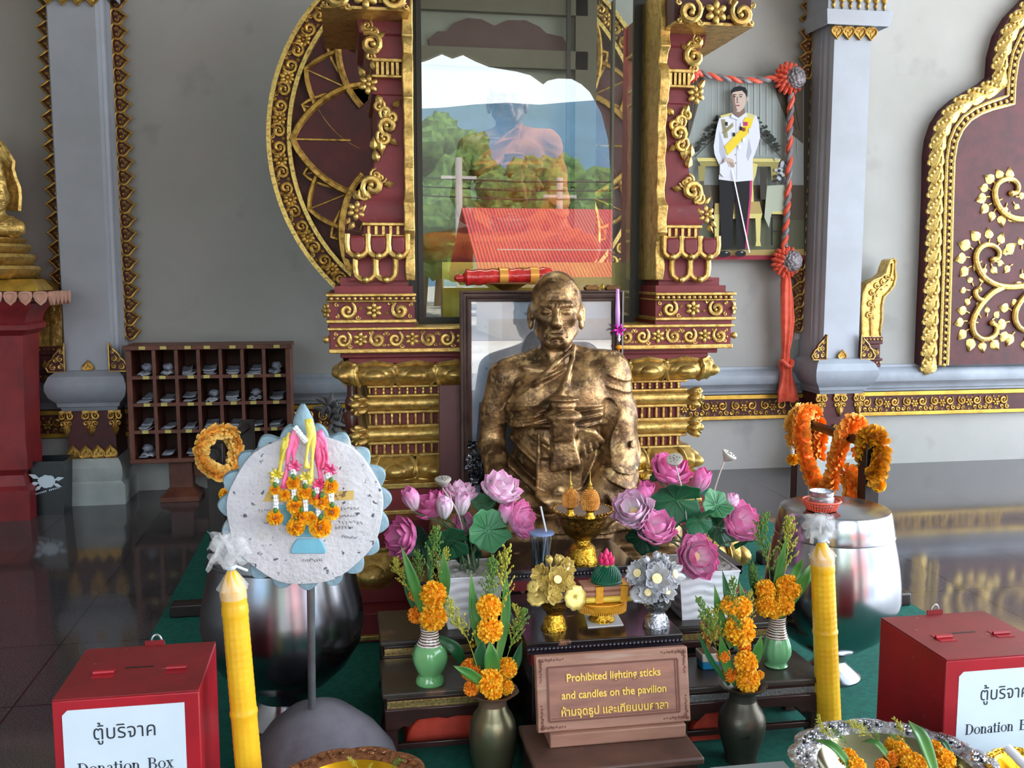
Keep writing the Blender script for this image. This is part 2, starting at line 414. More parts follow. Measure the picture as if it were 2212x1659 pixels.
for i in range(7): _capg.ball((-.2+.066*i, 0, 0), .022, 8, 6); leaflet(_capg, -.2+.066*i, -.02, .05, -PI/2)
_capg.box(-.24, .24, -.005, .02, .05, .07)
_edge_leaf = tmpl('edge_leaf', lambda g: heart(g, .1), ['gold_dull', 'maroon_dark'])
_leaf = tmpl('leaf_tile', lambda g: heart(g, .085, 0, 0), ['gold_dull', 'maroon_dark'])
def _c(g):
    pts = [(-.06, 0), (.045, 0), (.045, .19), (.02, .15), (0, .13), (-.02, .11), (-.03, .085), (-.05, .07), (-.06, .045), (-.075, .03)]
    g.m = 1; g.prism(pts, -.001, .02); g.m = 0; outline(g, pts, .006, .012)
    for x, z, r, h in ((-.03, .03, .024, 1), (.015, .035, .022, -1), (.015, .085, .022, 1), (-.015, .075, .018, -1), (.028, .13, .016, 1)): scroll(g, x, z, r, PI/2, 1.2, h, .26, 5, 10)
_corner = tmpl('corner_leaf', _c, ['gold', 'maroon_dark'])
def _p(g):
    for s in (-1, 1):
        scroll(g, s*.035, -.03, .032, PI/2, 1.3, s, .25, 6, 14); scroll(g, s*.03, -.085, .026, -PI/2, 1.2, -s, .25, 6, 12); leaflet(g, s*.02, -.1, .06, -PI/2-s*.3)
    rosette(g, 0, -.07, .026, 6); leaflet(g, 0, -.09, .085, -PI/2, .6, .2); g.box(-.05, .05, -.01, .004, -.012, .005)
_pend = tmpl('die_pendant', _p, 'gold_dull')
pillar(-1.69); pillar(3.735)
for q in (_edge_leaf, _leaf, _corner, _pend): bpy.data.objects.remove(q)
# ================================================================ gold naga finials beside the pillars
NP = [(1858, 727), (1857, 660), (1860, 633), (1868, 616), (1884, 605), (1899, 599), (1909, 590), (1914, 574), (1919, 562), (1926, 559), (1930, 565), (1927, 576), (1930, 598), (1925, 617), (1914, 631), (1904, 641), (1900, 660), (1900, 690), (1896, 712), (1897, 727)]
_np = [at(x, y, 7.02) for x, y in NP]; _x0 = _np[0].x; _npl = [(p.x-_x0, p.z) for p in _np]
def naga(x0, s, label):
    t = thing('naga_finial', label, 'ornament', (x0+s*.07, 7.05, .9), 'gilded naga finials beside the pillars')
    pts = [(x0+s*u, v) for u, v in _npl]
    g = G().prism(pts, 6.99, 7.12); outline(g, pts, .009, -6.985)
    ctr = [((pts[i][0]+pts[-1-i][0])/2, -6.98, (pts[i][1]+pts[-1-i][1])/2) for i in range(9)]
    g.tube([(a, 6.985, c) for a, b, c in ctr], .012, 6)
    for k, (a, b, c) in enumerate(ctr[1:7]): 
        h = G(); scroll(h, 0, 0, .028, 1, 1.2, 1, .25, 5, 9); g.add(h, T_(a-s*.02, 6.985, c+.02)); g.ball((a+s*.02, 6.985, c), .012, 6, 5)
    part(t, 'naga_body', g, 'gold')
    xm = x0+s*.087; z1 = _npl[0][1]
    b = G()
    for h, z0_, z1_ in ((.07, .82, .87), (.085, .87, .89), (.06, .89, 1.0), (.08, 1.0, z1)): b.box(xm-h, xm+h, 6.97, 7.14, z0_, z1_)
    part(t, 'base_block', b, 'maroon_dark', bev=.006)
    d = G()
    for i in range(5): d.ball((xm-.06+.03*i, 6.968, .855), .009, 6, 5); d.ball((xm-.06+.03*i, 6.966, z1-.02), .01, 6, 5)
    h = G(); leaflet(h, -.03, 0, .06, PI/2); leaflet(h, .03, 0, .06, PI/2); scroll(h, 0, .03, .02, 0, 1, 1, .3, 5, 8)
    part(t, 'base_beads', G().add(d).add(h, T_(xm, 6.968, .91)), 'gold_dull')
naga(_x0, 1, 'gilded naga finial on a maroon block beside the pillar nearest the portrait')
naga(-1.69-.185, -1, 'gilded naga finial behind the red pedestal, beside the far pillar')
# ================================================================ arched red panel with gold frame and vine
XC = at(2268, 500, 7.1).x; PY = 7.1
OUT = [(1990, 790), (1994, 690), (2000, 560), (2005, 430), (2007, 335), (2012, 298), (2024, 263), (2043, 234), (2068, 212), (2098, 194), (2128, 177), (2144, 163), (2147, 120), (2160, 72), (2183, 33), (2212, 3), (2245, -35), (2268, -75)]
INN = [(2047, 788), (2051, 690), (2055, 560), (2058, 430), (2061, 345), (2067, 308), (2079, 281), (2097, 260), (2120, 246), (2145, 237), (2170, 231), (2190, 227), (2192, 180), (2198, 135), (2213, 95), (2230, 70), (2250, 45), (2268, 20)]
def half(pp, Y=PY): return [at(x, y, Y) for x, y in pp]
def both(h): return [(p.x, p.z) for p in h]+[(2*XC-p.x, p.z) for p in h[::-1]]
t = thing('arched_panel', 'maroon arched wall panel with gold vine and leafy gold frame', 'wall panel', (XC, 7.1, .8))
oh, ih = half(OUT), half(INN); oh[0].z = ih[0].z = .815
part(t, 'panel_field', G().prism(both(ih), 7.11, 7.2), 'panel_red', smooth=False)
bk = both(oh); n = len(bk)
part(t, 'frame_board', G().prism(bk, 7.1, 7.2), 'maroon_dark', smooth=False)
g = G(); gb = G()
def walk(pts, step):
    P = [Vector((p[0], 0, p[1])) for p in pts]; out = []; acc = 0
    for a, b in zip(P, P[1:]):
        L = (b-a).length; d = (b-a)/L if L else a*0
        while acc < L: out.append((a+d*acc, d)); acc += step
        acc -= L
    return out
mid1 = [(o*.74+i_*.26) for o, i_ in zip(oh, ih)]; mid2 = [(o*.17+i_*.83) for o, i_ in zip(oh, ih)]; mid3 = [(o*.32+i_*.68) for o, i_ in zip(oh, ih)]; mid4 = [o*.04+i_*.96 for o, i_ in zip(oh, ih)]
fl_leaf = G(); leaflet(fl_leaf, 0, -.07, .2, PI/2-.1, .62, .16, .18); scroll(fl_leaf, .03, -.01, .045, PI, 1.5, -1, .22, 6, 16); scroll(fl_leaf, -.03, -.04, .03, 0, 1.2, 1, .25, 5, 10)
for i in range(4): fl_leaf.ball((-.045+.012*i, -.022, -.02+.03*i), .014, 6, 5)
for mirror in (0, 1):
    mm = (Matrix.Translation((XC, 0, 0)) @ Matrix.Scale(-1, 4, (1, 0, 0)) @ Matrix.Translation((-XC, 0, 0))) if mirror else Matrix()
    for p, d in walk([(q.x, q.z) for q in mid1], .125):
        a = math.atan2(d.z, d.x); g.add(fl_leaf, mm @ T_(p.x, 7.1, p.z) @ RY(-(a-PI/2)+.35) @ SC(1.12))
    for p, d in walk([(q.x, q.z) for q in mid2], .052): gb.ball(mm @ Vector((p.x, 7.095, p.z)), .0175, 8, 6)
    for m_, r in ((mid3, .014), (mid4, .015)): gb.tube([mm @ Vector((q.x, 7.095, q.z)) for q in m_], r, 6, up=(0, 1, 0))
part(t, 'frame_leaves', g, 'gold_leaf'); part(t, 'frame_beads', gb, 'gold_leaf')
VINES = [[(2262, 474), (2215, 474), (2185, 470), (2160, 452), (2148, 424), (2152, 400), (2168, 388), (2186, 388), (2198, 400), (2196, 415), (2184, 418)],
         [(2262, 612), (2220, 616), (2180, 620), (2148, 614), (2122, 596), (2108, 566), (2110, 544), (2124, 530), (2142, 530), (2156, 541), (2156, 556), (2144, 561)],
         [(2165, 620), (2140, 634), (2115, 662), (2101, 692), (2102, 716), (2115, 730), (2133, 732), (2149, 722), (2152, 706), (2142, 698)],
         [(2128, 648), (2116, 647), (2108, 640), (2106, 630), (2113, 625)],
         [(2262, 622), (2230, 630), (2208, 645), (2194, 668), (2192, 690), (2202, 708), (2222, 716), (2240, 708), (2242, 692), (2230, 688)]]
gv = G(); gl = G()
def leafset(c, r, a0, a1, n, l):
    for i in range(n):
        a = math.radians(a0+(a1-a0)*i/max(1, n-1)); p = at(c[0]+r*math.cos(a), c[1]-r*math.sin(a), 7.09)
        h = G(); leaflet(h, 0, 0, l*.0038*rnd.uniform(.85, 1.15), a+.25, .85, .16, .12); h.tube([(0, -.005, 0), (-.03*math.cos(a), -.005, -.03*math.sin(a))], .006, 5); gl.add(h, T_(p.x, 7.1, p.z))
for mirror in (0, 1):
    if mirror: gs, ls = gv, gl; gv, gl = G(), G()
    for pl in VINES:
        P = bez([(lambda q: (q.x, 7.085, q.z))(at(x, y, 7.09)) for x, y in pl], 40)
        r = [.026*(1-.25*i/40) for i in range(41)]; r[0] = .026
        if pl is VINES[3]: r = [.02]*41
        gv.tube(P, r, 8); gv.ball(P[-1], r[-1]*1.35, 8, 6)
    leafset((2172, 425), 40, 75, 285, 9, 26); leafset((2180, 425), 22, 200, 360, 4, 18)
    leafset((2132, 560), 44, 20, 205, 7, 27); leafset((2135, 555), 24, 215, 330, 4, 18)
    leafset((2127, 695), 44, 150, 320, 7, 27); leafset((2130, 700), 24, -10, 170, 5, 18)
    leafset((2110, 630), 22, 60, 280, 5, 17); leafset((2220, 690), 46, 150, 300, 5, 26); leafset((2208, 560), 30, 90, 270, 4, 18); leafset((2225, 640), 28, 60, 200, 3, 20)
    if mirror:
        mm = Matrix.Translation((2*XC, 0, 0)) @ Matrix.Scale(-1, 4, (1, 0, 0)); gs.add(gv, mm); ls.add(gl, mm); gv, gl = gs, ls
part(t, 'vine_stem', gv, 'gold'); part(t, 'vine_leaves', gl, 'gold_leaf')
# ================================================================ front of the pavilion (behind the viewer) and what lies outside
M('facade_paint', (120, 112, 104), .8, col2=(96, 88, 82), scale=2)
SCAL = [(980, 122), (1003, 114), (1030, 128), (1060, 140), (1120, 150), (1150, 158), (1178, 178), (1188, 170), (1210, 165), (1240, 166), (1262, 178), (1280, 195), (1305, 240), (1320, 300), (1330, 390)]
sc = [at(x, y, 13.1) for x, y in SCAL]; AX = sc[0].x
hp = [(p.x-AX, p.z) for p in sc]; hp[-1] = (hp[-1][0], 2.6)
g = G(); R = []
def col(x, z): R.append([(x, -4.15, z), (x, -4.0, z), (x, -4.0, 5.3), (x, -4.15, 5.3)])
for c in (AX-5.9, AX):
    h = hp[-1][0]; col(c-h-.001, 0)
    for x, z in [(-x, z) for x, z in hp[::-1]]+hp[1:]: col(c+x, z)
    col(c+h+.001, 0)
col(AX+hp[-1][0]+1.1, 0)
R = [[(-6.2,)+p[1:] for p in R[0]]]+R
struct('wall_front', G().rings(R), 'facade_paint', smooth=False)
M('forecourt', (176, 170, 160), .8, col2=(150, 146, 138), scale=.5)
struct('ground', G().box(-120, 120, -320, -4.5, -.4, -.2), 'forecourt', smooth=False)
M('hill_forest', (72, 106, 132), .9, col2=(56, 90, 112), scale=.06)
g = G(); NX = 60
hz = lambda x: 31+5*noise.noise((x*.012, 3, 0))+3*noise.noise((x*.05, 9, 0))+1.2*noise.noise((x*.3, 1, 0))+x*.02
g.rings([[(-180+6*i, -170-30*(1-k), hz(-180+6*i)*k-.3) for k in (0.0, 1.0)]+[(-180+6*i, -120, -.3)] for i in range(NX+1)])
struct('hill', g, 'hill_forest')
M('tree_leaves', (92, 122, 58), .8, col2=(46, 76, 38), scale=3.2, lo=.4, hi=.6, bump=1.0, bscale=5); M('tree_bark', (92, 76, 60), .8)
def blob_tree(x, y, h, w, i):
    t = thing('leafy_tree', 'broad green tree beyond the forecourt, mirrored in the glass case', 'tree', (x, y, -.2), 'trees beyond the forecourt')
    part(t, 'trunk', G().tube([(x, y, -.2), (x+.2, y, h*.35), (x, y, h*.7)], [.25, .2, .1], 7), 'tree_bark')
    g = G(); r = random.Random(i)
    for k in range(34):
        a = r.uniform(0, 6.3); q = r.uniform(.1, 1)*w; zz = h*(.45+.5*r.random()); q *= 1.15-abs(zz/h-.65)
        b = G(); b.ball((0, 0, 0), 1, 14, 10); s = r.uniform(.22, .4)*w
        b.v = [tuple(Vector(p)*(s*(1+.35*noise.noise(Vector(p)*2.3+Vector((k, i, 0)))+.3*noise.noise(Vector(p)*6+Vector((k, i, 5)))))) for p in b.v]
        g.add(b, T_(x+q*math.cos(a), y+q*math.sin(a), zz))
    part(t, 'foliage', g, 'tree_leaves')
for i, (x, y, h, w) in enumerate([(-9, -38, 7, 3.2), (-3.5, -42, 9.5, 3.4), (1, -40, 8.6, 3.2), (5, -43, 9, 3.6), (9.5, -38, 6.6, 3), (13, -42, 6.2, 3.4), (17, -46, 6.5, 3.4), (3, -30, 5, 2.4), (-1.5, -29, 4.6, 2.3), (7.6, -30, 4.4, 2.2), (11, -29, 3.6, 2.2), (21, -40, 7, 3.5), (-14, -40, 9, 4)]): blob_tree(x, y, h, w, i)
M('roof_red', (196, 62, 58), .6, wave=(3.4, (120, 34, 34), 0, 'X', .35, .65)); M('house_wall', (190, 180, 168), .8)
t = thing('roadside_house', 'house with a red corrugated roof across the forecourt, mirrored in the glass', 'house', (7, -19, -.2))
part(t, 'wall', G().box(4.1, 15, -22, -17, -.2, 2.2), 'house_wall', smooth=False)
part(t, 'roof', G().rings([[(x, -15.6, 1.45), (x, -19.5, 3.45), (x, -23.4, 1.45), (x, -19.5, 3.33)] for x in (3.45, 16)]), 'roof_red', smooth=False)
M('pole_grey', (176, 172, 168), .7)
for i, (x, y) in enumerate([(3.9, -24), (7.6, -25), (-2.2, -24)]):
    t = thing('utility_pole', 'concrete utility pole with crossarm beyond the red roof', 'pole', (x, y, -.2), 'utility poles')
    part(t, 'mast', G().tube([(x, y, -.2), (x, y, 5.4-i*.5)], .12, 8), 'pole_grey'); part(t, 'crossarm', G().box(x-.6, x+.6, y-.05, y+.05, 4.7-i*.5, 4.8-i*.5), 'pole_grey')
g = G()
for k, z in enumerate((4.15, 4.45, 4.75)): g.tube([(-30+6*i, -24.3, z+.08*((i % 3)-1)) for i in range(14)], .03, 5)
solo('power_line', 'dark overhead cables strung between the utility poles', 'cable', g, 'black_gap')
# ================================================================ the shrine
XA, YCN = .862, 5.2
def zz(py, Y, px=800): return at(px, py, Y).z
shrine = thing('shrine', 'red and gold carved shrine with lotus tiers housing the glass case', 'shrine', (XA, 5.2, 0))
def loop(hw, yf, z): 
    yb = 2*YCN-yf; return [(XA-hw, yf, z), (XA+hw, yf, z), (XA+hw, yb, z), (XA-hw, yb, z)]
def tier(name, rows, mat, **k):
    return part(shrine, name, G().rings([loop(*r) for r in rows]), mat, **k)
def block(g, hw, yf, z0, z1): g.box(XA-hw, XA+hw, yf, 2*YCN-yf, z0, z1)
# red core, stepped
g = G()
Z = dict(s1=zz(633, 4.3), s2=zz(697, 4.3), b1=zz(708, 4.3), b2=zz(763, 4.3))
block(g, .925, 4.31, Z['b2'], Z['b1']); block(g, .88, 4.36, zz(773, 4.36), Z['b2']); block(g, .845, 4.39, zz(786, 4.39), zz(773, 4.36))
block(g, .742, 4.475, zz(1050, 4.47), zz(786, 4.39)); block(g, .77, 4.33, zz(1112, 4.33), zz(1050, 4.4)); block(g, .86, 4.22, .3, zz(1112, 4.33)); block(g, .9, 4.12, .13, .3); block(g, .9, 3.99, 0.0, .13)
part(shrine, 'core', g, 'maroon', bev=.004)
# gold fillets
g = G()
def fil(hw, yf, y0, y1, px=800): block(g, hw, yf, zz(y1, yf, px), zz(y0, yf, px))
fil(.935, 4.295, 707, 714); fil(.93, 4.297, 753, 763)
fil(.765, 4.45, 832, 839); fil(.765, 4.445, 853, 859); fil(.765, 4.445, 888, 895); fil(.765, 4.445, 919, 926); fil(.765, 4.445, 955, 962); fil(.78, 4.43, 983, 990)
fil(.79, 4.31, 1047, 1059); fil(.8, 4.31, 1105, 1115); fil(.87, 4.2, 1184, 1196, 840); fil(.905, 4.1, 1345, 1354); fil(.91, 3.97, 1374, 1384); fil(.915, 3.96, 1396, 1408)
part(shrine, 'gold_fillets', g, 'gold', bev=.004)
# dentils
g = G()
for y0, y1 in ((839, 853), (895, 919), (962, 983)):
    z0, z1 = zz(y1, 4.46), zz(y0, 4.46)
    for i in range(41):
        x = XA-.725+.03625*i; r = .0065
        for yy in (4.465,): g.lathe([(r, z0), (r*1.3, (z0*2+z1)/3), (r*.9, (z0+z1)/2), (r*1.3, (z0+2*z1)/3), (r, z1)], 6, (x, yy, 0))
    for i in range(8): g.lathe([(.0065, z0), (.0065, z1)], 6, (XA-.75, 4.52+.05*i, 0)); g.lathe([(.0065, z0), (.0065, z1)], 6, (XA+.75, 4.52+.05*i, 0))
part(shrine, 'dentils', g, 'gold')
# gold rolls with flower ends
for y0, y1 in ((859, 888), (926, 955)):
    zc = (zz(y0, 4.44)+zz(y1, 4.44))/2; r = (zz(y0, 4.44)-zz(y1, 4.44))/2*1.05
    g = G()
    g.tube([(XA-.77, 4.455, zc), (XA+.77, 4.455, zc)], r, 14)
    for s in (-1, 1): g.tube([(XA+s*.77, 4.455, zc), (XA+s*.77, 5.6, zc)], r, 12)
    part(shrine, 'roll_molding', g, 'gold')
    g = G()
    for s in (-1, 1):
        m = T_(XA+s*.785, 4.45, zc) @ frame_from((s*.8, -.6, -.02))
        for i in range(8):
            a = 2*PI*i/8; g.ball((0, 0, 0), (.021, .013, .04), 8, 6, None) if 0 else g.add(G().ball((0, 0, 0), (.02, .012, .042), 8, 6), m @ RZ(a) @ T_(.027, 0, .012) @ RY(.45))
        g.add(G().ball((0, 0, .05), .018, 8, 6).ball((0, 0, .03), .03, 8, 6), m)
        part(shrine, 'roll_flower', g, 'gold'); g = G()
# lotus rows
def petal_row(name, x0, x1, yf, z0, z1, n, up, out, mat, rim=None, side=True, rr=.0105):
    """row of bulging lotus petals between z0 and z1; tips up or down"""
    g = G(); gr = G(); p = (x1-x0)/n; h = z1-z0
    def one(w):
        q = G(); r_ = G()
        def fn(u, v):
            s = 2*u-1; wd = w*.5*(.8+.2*math.sin(PI*min(1, v*1.1))) if v < .8 else w*.5*(1-.12*((v-.8)/.2)**2)
            tip = (1-abs(s))**1.5*.07*h if v > .95 else 0
            o = out*(math.sin(PI*min(1, .08+v*.86))**.7)*(1-.5*abs(s)**3)+out*.3*v
            zz_ = (v*h*.93+tip-.06*h*abs(s)*v) if up else h-(v*h*.93+tip-.06*h*abs(s)*v)
            return (s*wd, -o, zz_)
        q.sheet(fn, 12, 12)
        # inner raised boss
        q.ball((0, -out*.55, h*(.44 if up else .5)), (w*.33, out*.95, h*.31), 14, 9)
        path = [fn(0, v/12) for v in range(13)]+[fn(u/12, 1) for u in range(1, 13)]+[fn(1, 1-v/12) for v in range(1, 13)]
        r_.tube(path, rr, 6)
        return q, r_
    q, r_ = one(p*.99)
    for i in range(n):
        g.add(q, T_(x0+p*(i+.5), yf, z0)); gr.add(r_, T_(x0+p*(i+.5), yf, z0))
        if i: gr.ball((x0+p*i, yf-out*.55, z1-.022 if up else z0+.02), .013, 8, 6)
    if side:
        for s, x in ((-1, x0), (1, x1)):
            for k in range(2): 
                mm = T_(x, yf+p*(.5+k), z0) @ RZ(s*PI/2); g.add(q, mm); gr.add(r_, mm)
            mm = T_(x-s*p*.02, yf, z0) @ RZ(s*PI/4) @ Matrix.Scale(.55, 4, (1, 0, 0)); g.add(q, mm); gr.add(r_, mm)
    part(shrine, name, g, mat, sharp=60); part(shrine, name.replace('petals', 'petal_rims'), gr, rim or mat)
petal_row('upper_petals', XA-.82, XA+.82, 4.43, zz(833, 4.4), zz(782, 4.4), 9, True, .07, 'gold')
petal_row('lower_petals', XA-.735, XA+.735, 4.44, zz(1047, 4.37), zz(988, 4.42), 8, False, .085, 'gold')
petal_row('base_petals', XA-.87, XA+.87, 4.19, zz(1284, 4.12, 840), zz(1194, 4.15, 840), 8, False, .09, 'gold')
# carved friezes
def frieze(name, x0, x1, yf, z0, z1, pitch, ends=True):
    g = G(); band_scrolls(g, x0, x1, (z0+z1)/2, (z1-z0)*1.0, pitch, M_=T_(0, yf, 0))
    for s, x in ((-1, x0-.01), (1, x1+.01)) if ends else ():
        h = G(); rosette(h, 0, 0, (z1-z0)*.36, 6, .3); h.ball((0, -.03, 0), .016, 8, 6); g.add(h, T_(x, yf+.02, (z0+z1)/2) @ RZ(s*PI/3.2))
    part(shrine, name, g, 'gold')
frieze('lower_frieze', XA-.905, XA+.905, 4.312, zz(753, 4.3), zz(714, 4.3), .226)
XI = at(898, 660, 4.3).x          # inner edge of the left plinth block
for s in (-1, 1):
    def mx(x): return x if s < 0 else 2*XA-x
    def bx(g, a, b, *r): g.box(min(mx(a), mx(b)), max(mx(a), mx(b)), *r)
    x0, x1 = XA-.935, XI
    g = G(); bx(g, x0+.01, x1-.004, 4.31, 5.2, Z['s2']-.02, Z['s1']); bx(g, XA-.9, x1-.01, 4.33, 5.2, Z['s1'], zz(618, 4.33)); bx(g, XA-.875, x1-.03, 4.35, 5.2, zz(618, 4.33), zz(600, 4.35))
    # pilaster silhouette: outer edge in pixels of the left one
    prof = [(752, 606), (760, 600), (764, 575), (762, 560), (745, 552), (744, 535), (755, 515), (778, 507), (786, 506), (786, 482), (779, 478), (770, 466), (768, 450), (774, 437), (782, 433), (792, 415), (803, 385), (811, 345), (815, 300), (815, 240), (813, 206), (804, 203), (801, 188), (803, 172), (807, 166), (807, 128), (801, 122), (795, 105), (790, 78), (776, 72), (771, 44), (757, 38), (752, 5), (735, -4), (730, -45)]
    R = []
    for px, py in prof:
        p = at(px, py, 4.36); xo, xi = mx(p.x), mx(XI-.035); a, b = min(xo, xi), max(xo, xi)
        dy = (p.x-at(815, 300, 4.36).x)*.25
        R.append([(a, 4.36+dy, p.z), (b, 4.36+dy, p.z), (b, 5.0, p.z), (a, 5.0, p.z)])
    g.rings(R); part(shrine, 'pilaster', g, 'maroon', sharp=30)
    g = G()
    zt = at(890, -60, 4.3).z; R = []
    for py in range(606, -60, -12):
        z = at(890, py, 4.3).z; bul = .02*(1 if 430 < py < 510 or 120 < py < 205 or py < 80 else 0)+.006*math.sin(py*.09)
        xo, xi = mx(XI-.042-bul*.25), mx(XI); a, b = min(xo, xi), max(xo, xi)
        R.append([(a, 4.31-bul, z), (b, 4.31-bul, z), (b, 4.6, z), (a, 4.6, z)])
    g.rings(R)
    for y0, y1 in ((634, 641), (649, 653), (690, 698)): bx(g, x0-.004, x1+.002, 4.292, 4.9, at(800, y1, 4.3).z, at(800, y0, 4.3).z)
    for y0, y1, xx in ((480, 488, 782), (506, 512, 782), (124, 133, 803), (160, 167, 803), (0, 8, 750)): bx(g, at(xx, y0, 4.3).x, XI-.03, 4.325, 4.9, at(800, y1, 4.33).z, at(800, y0, 4.33).z)
    part(shrine, 'gilded_edging', g, 'gold', bev=.004, sharp=35)
    g = G()
    for y0, y1, xx in ((488, 506, 792), (133, 160, 812)):
        za, zb = at(800, y1, 4.33).z, at(800, y0, 4.33).z; xa = at(xx, y0, 4.33).x
        for i in range(5):
            x = mx(xa+(XI-.05-xa)*(i+.3)/5); g.box(x-.006, x+.006, 4.33, 4.37, za, zb)
    for i in range(15): g.ball((mx(x0+.02+(x1-x0-.03)*i/14), 4.305, at(800, 645, 4.3).z), .0095, 8, 6)
    part(shrine, 'dentils', g, 'gold')
    # red lotus collar: drooping row above upright row, gold outlined
    gp, gr = G(), G()
    xa, xb = at(748, 530, 4.34).x, XI-.035; w = (xb-xa)/2.35
    for i in range(3):
        x = xa+w*(.42+i*.8)
        for (za, zb, dn) in ((at(800, 604, 4.34).z, at(800, 556, 4.34).z, 0), (at(800, 553, 4.34).z, at(800, 506, 4.34).z, 1)):
            if not dn and i == 2: continue
            xo = x+(w*.3 if not dn else 0); hw = w*.4; h = zb-za
            half = [(-.95, 1), (-1, .55), (-.9, .2), (-.55, .05), (0, -.06), (.55, .05), (.9, .2), (1, .55), (.95, 1)]
            pts = [(max(xa-.01, min(xb, xo+u*hw)), za+v*h) for u, v in half]
            pts3 = [(mx(u), v) for u, v in pts]
            gp.prism(pts3, 4.315+.02*(1-dn)-.03*dn, 4.4, inset=.18)
            gr.tube([(u, 4.325-.03*dn, v) for u, v in pts3], .0135, 7)
            gr.ball((pts3[4][0], 4.31-.03*dn, pts3[4][1]+.004), .016, 8, 6)
    part(shrine, 'collar_petals', gp, 'maroon', bev=.01); part(shrine, 'collar_rims', gr, 'gold')
    g = G(); band_scrolls(g, x0+.03 if s < 0 else mx(x1)+.01, x1-.01 if s < 0 else mx(x0)-.03, (zz(652, 4.3)+zz(690, 4.3))/2, (zz(652, 4.3)-zz(690, 4.3))*1.1, .4, M_=T_(0, 4.308, 0))
    h = G(); rosette(h, 0, 0, .035, 6); g.add(h, T_(mx(x0), 4.32, (zz(652, 4.3)+zz(690, 4.3))/2) @ RZ(s*PI/3.2))
    part(shrine, 'plinth_relief', g, 'gold')
    # scrollwork climbing the outer edge
    g = G()
    def P(px, py): p = at(px, py, 4.34); return p.x, p.z
    k = .00205
    for px, py, r, a0, hd, kind in [(801, 95, 26, 2.2, -1, 's'), (806, 68, 13, 4, 1, 's'), (793, 55, 12, 1, -1, 's'), (800, 122, 12, 5, 1, 's'), (796, 182, 21, 0, 1, 'r'), (833, 243, 15, 4.5, -1, 's'), (846, 252, 17, 2, 1, 's'), (838, 272, 22, 5, -1, 's'), (830, 297, 18, 2, 1, 's'), (818, 228, 14, 1, -1, 's'), (812, 378, 14, 1.5, 1, 's'), (805, 403, 26, 4.5, -1, 's'), (788, 420, 15, 2, 1, 's'), (822, 385, 12, 0, -1, 's'), (770, 455, 21, 0, 1, 'r'), (756, 470, 10, 0, 1, 'l')]:
        x, z = P(px, py)
        if kind == 's': scroll(g, x, z, r*k, a0, 1.35, hd, .26, 7, 14)
        elif kind == 'r': rosette(g, x, z, r*k, 6, .4)
        else: leaflet(g, x, z, r*k*2, -PI*.7)
    for px, py, l, a in [(803, 45, 30, 1.7), (790, 70, 24, 2.0), (815, 80, 22, .6), (803, 130, 26, -1.2), (788, 165, 24, 2.2), (815, 205, 28, -1.2), (850, 232, 24, .9), (822, 300, 34, -1.5), (842, 300, 22, -.6), (815, 350, 30, 1.8), (830, 400, 24, .2), (790, 440, 28, -1.9), (776, 430, 24, 2.4), (765, 480, 22, -2.2), (808, 325, 30, 1.6)]:
        x, z = P(px, py); leaflet(g, x, z, l*k, a, .6, .22)
    g2 = G()
    if s > 0: g2.add(g, Matrix.Translation((2*XA, 0, 0)) @ Matrix.Scale(-1, 4, (1, 0, 0)))
    else: g2 = g
    o = part(shrine, 'scrollwork', g2, 'gold'); 
    for v in o.data.vertices: v.co.y += 4.345
    o.data.update()
# capital frieze over each pilaster, mostly above the frame
    g = G(); band_scrolls(g, mx(XI-.02) if s > 0 else XA-.93, XA+.93 if s > 0 else XI-.02, zz(10, 4.2)+.02, .12, .3, M_=T_(0, 4.15, 0)); bx(g, XA-.93, XI-.02, 4.16, 4.9, zz(26, 4.2), zz(20, 4.2))
    part(shrine, 'capital_relief', g, 'gold')
    g = G(); bx(g, XA-.92, XI-.02, 4.17, 4.9, zz(20, 4.2), zz(-60, 4.2)); part(shrine, 'capital_block', g, 'maroon_dark')
# ================================================================ glass case with the seated figure
GX0, GX1, GY = at(907, 400, 4.55).x, at(1369, 400, 4.55).x, 4.55
GZ0, GZ1 = at(1000, 690, 4.55).z, 3.2
M('case_metal', (44, 42, 38), .45, .3); M('case_back', (120, 120, 110), .6, col2=(104, 104, 96), scale=3); M('case_frame', (78, 72, 56), .5); M('case_brown', (66, 36, 34), .6)
pane_mat('case_glass', .092, (242, 248, 244)); pane_mat('clear_plastic', .08, (250, 250, 250), .08); pane_mat('frame_glass', .12)
case = thing('glass_case', 'tall glass case in the shrine mirroring sky, hills and a red roof', 'glass case', ((GX0+GX1)/2, 5.2, GZ0-.02))
g = G()
for x in (GX0, GX1):
    for y in (GY, 5.95): g.box(x-.012, x+.012, y-.012, y+.012, GZ0, GZ1)
g.box(GX0-.012, GX1+.012, GY-.014, GY+.012, GZ0-.02, GZ0+.012); g.box(GX0-.012, GX1+.012, 5.94, 5.96, GZ0-.02, GZ0+.02)
g.box(GX0-.05, GX0-.012, GY, GY+.02, GZ0, GZ1); g.box(GX1+.012, GX1+.2, GY+.01, GY+.03, GZ0, GZ1)
part(case, 'frame', g, 'case_metal', smooth=False)
part(case, 'pane', G().box(GX0, GX1, GY-.004, GY, GZ0, GZ1), 'case_glass', smooth=False)
g = G().box(GX0-.02, GX1+.14, 6.0, 6.03, GZ0-.02, GZ1); part(case, 'back_panel', g, 'case_back', smooth=False)
g = G()
for (a, b, c, d) in ((905, 1270, 0, 18), (1240, 1290, 0, 600), (905, 1270, 112, 138), (1318, 1330, 0, 600)):
    p, q = at(a, d, 5.95), at(b, c, 5.95); g.box(p.x, q.x, 5.95, 6.0, p.z, q.z)
part(case, 'back_bars', g, 'case_frame', smooth=False)
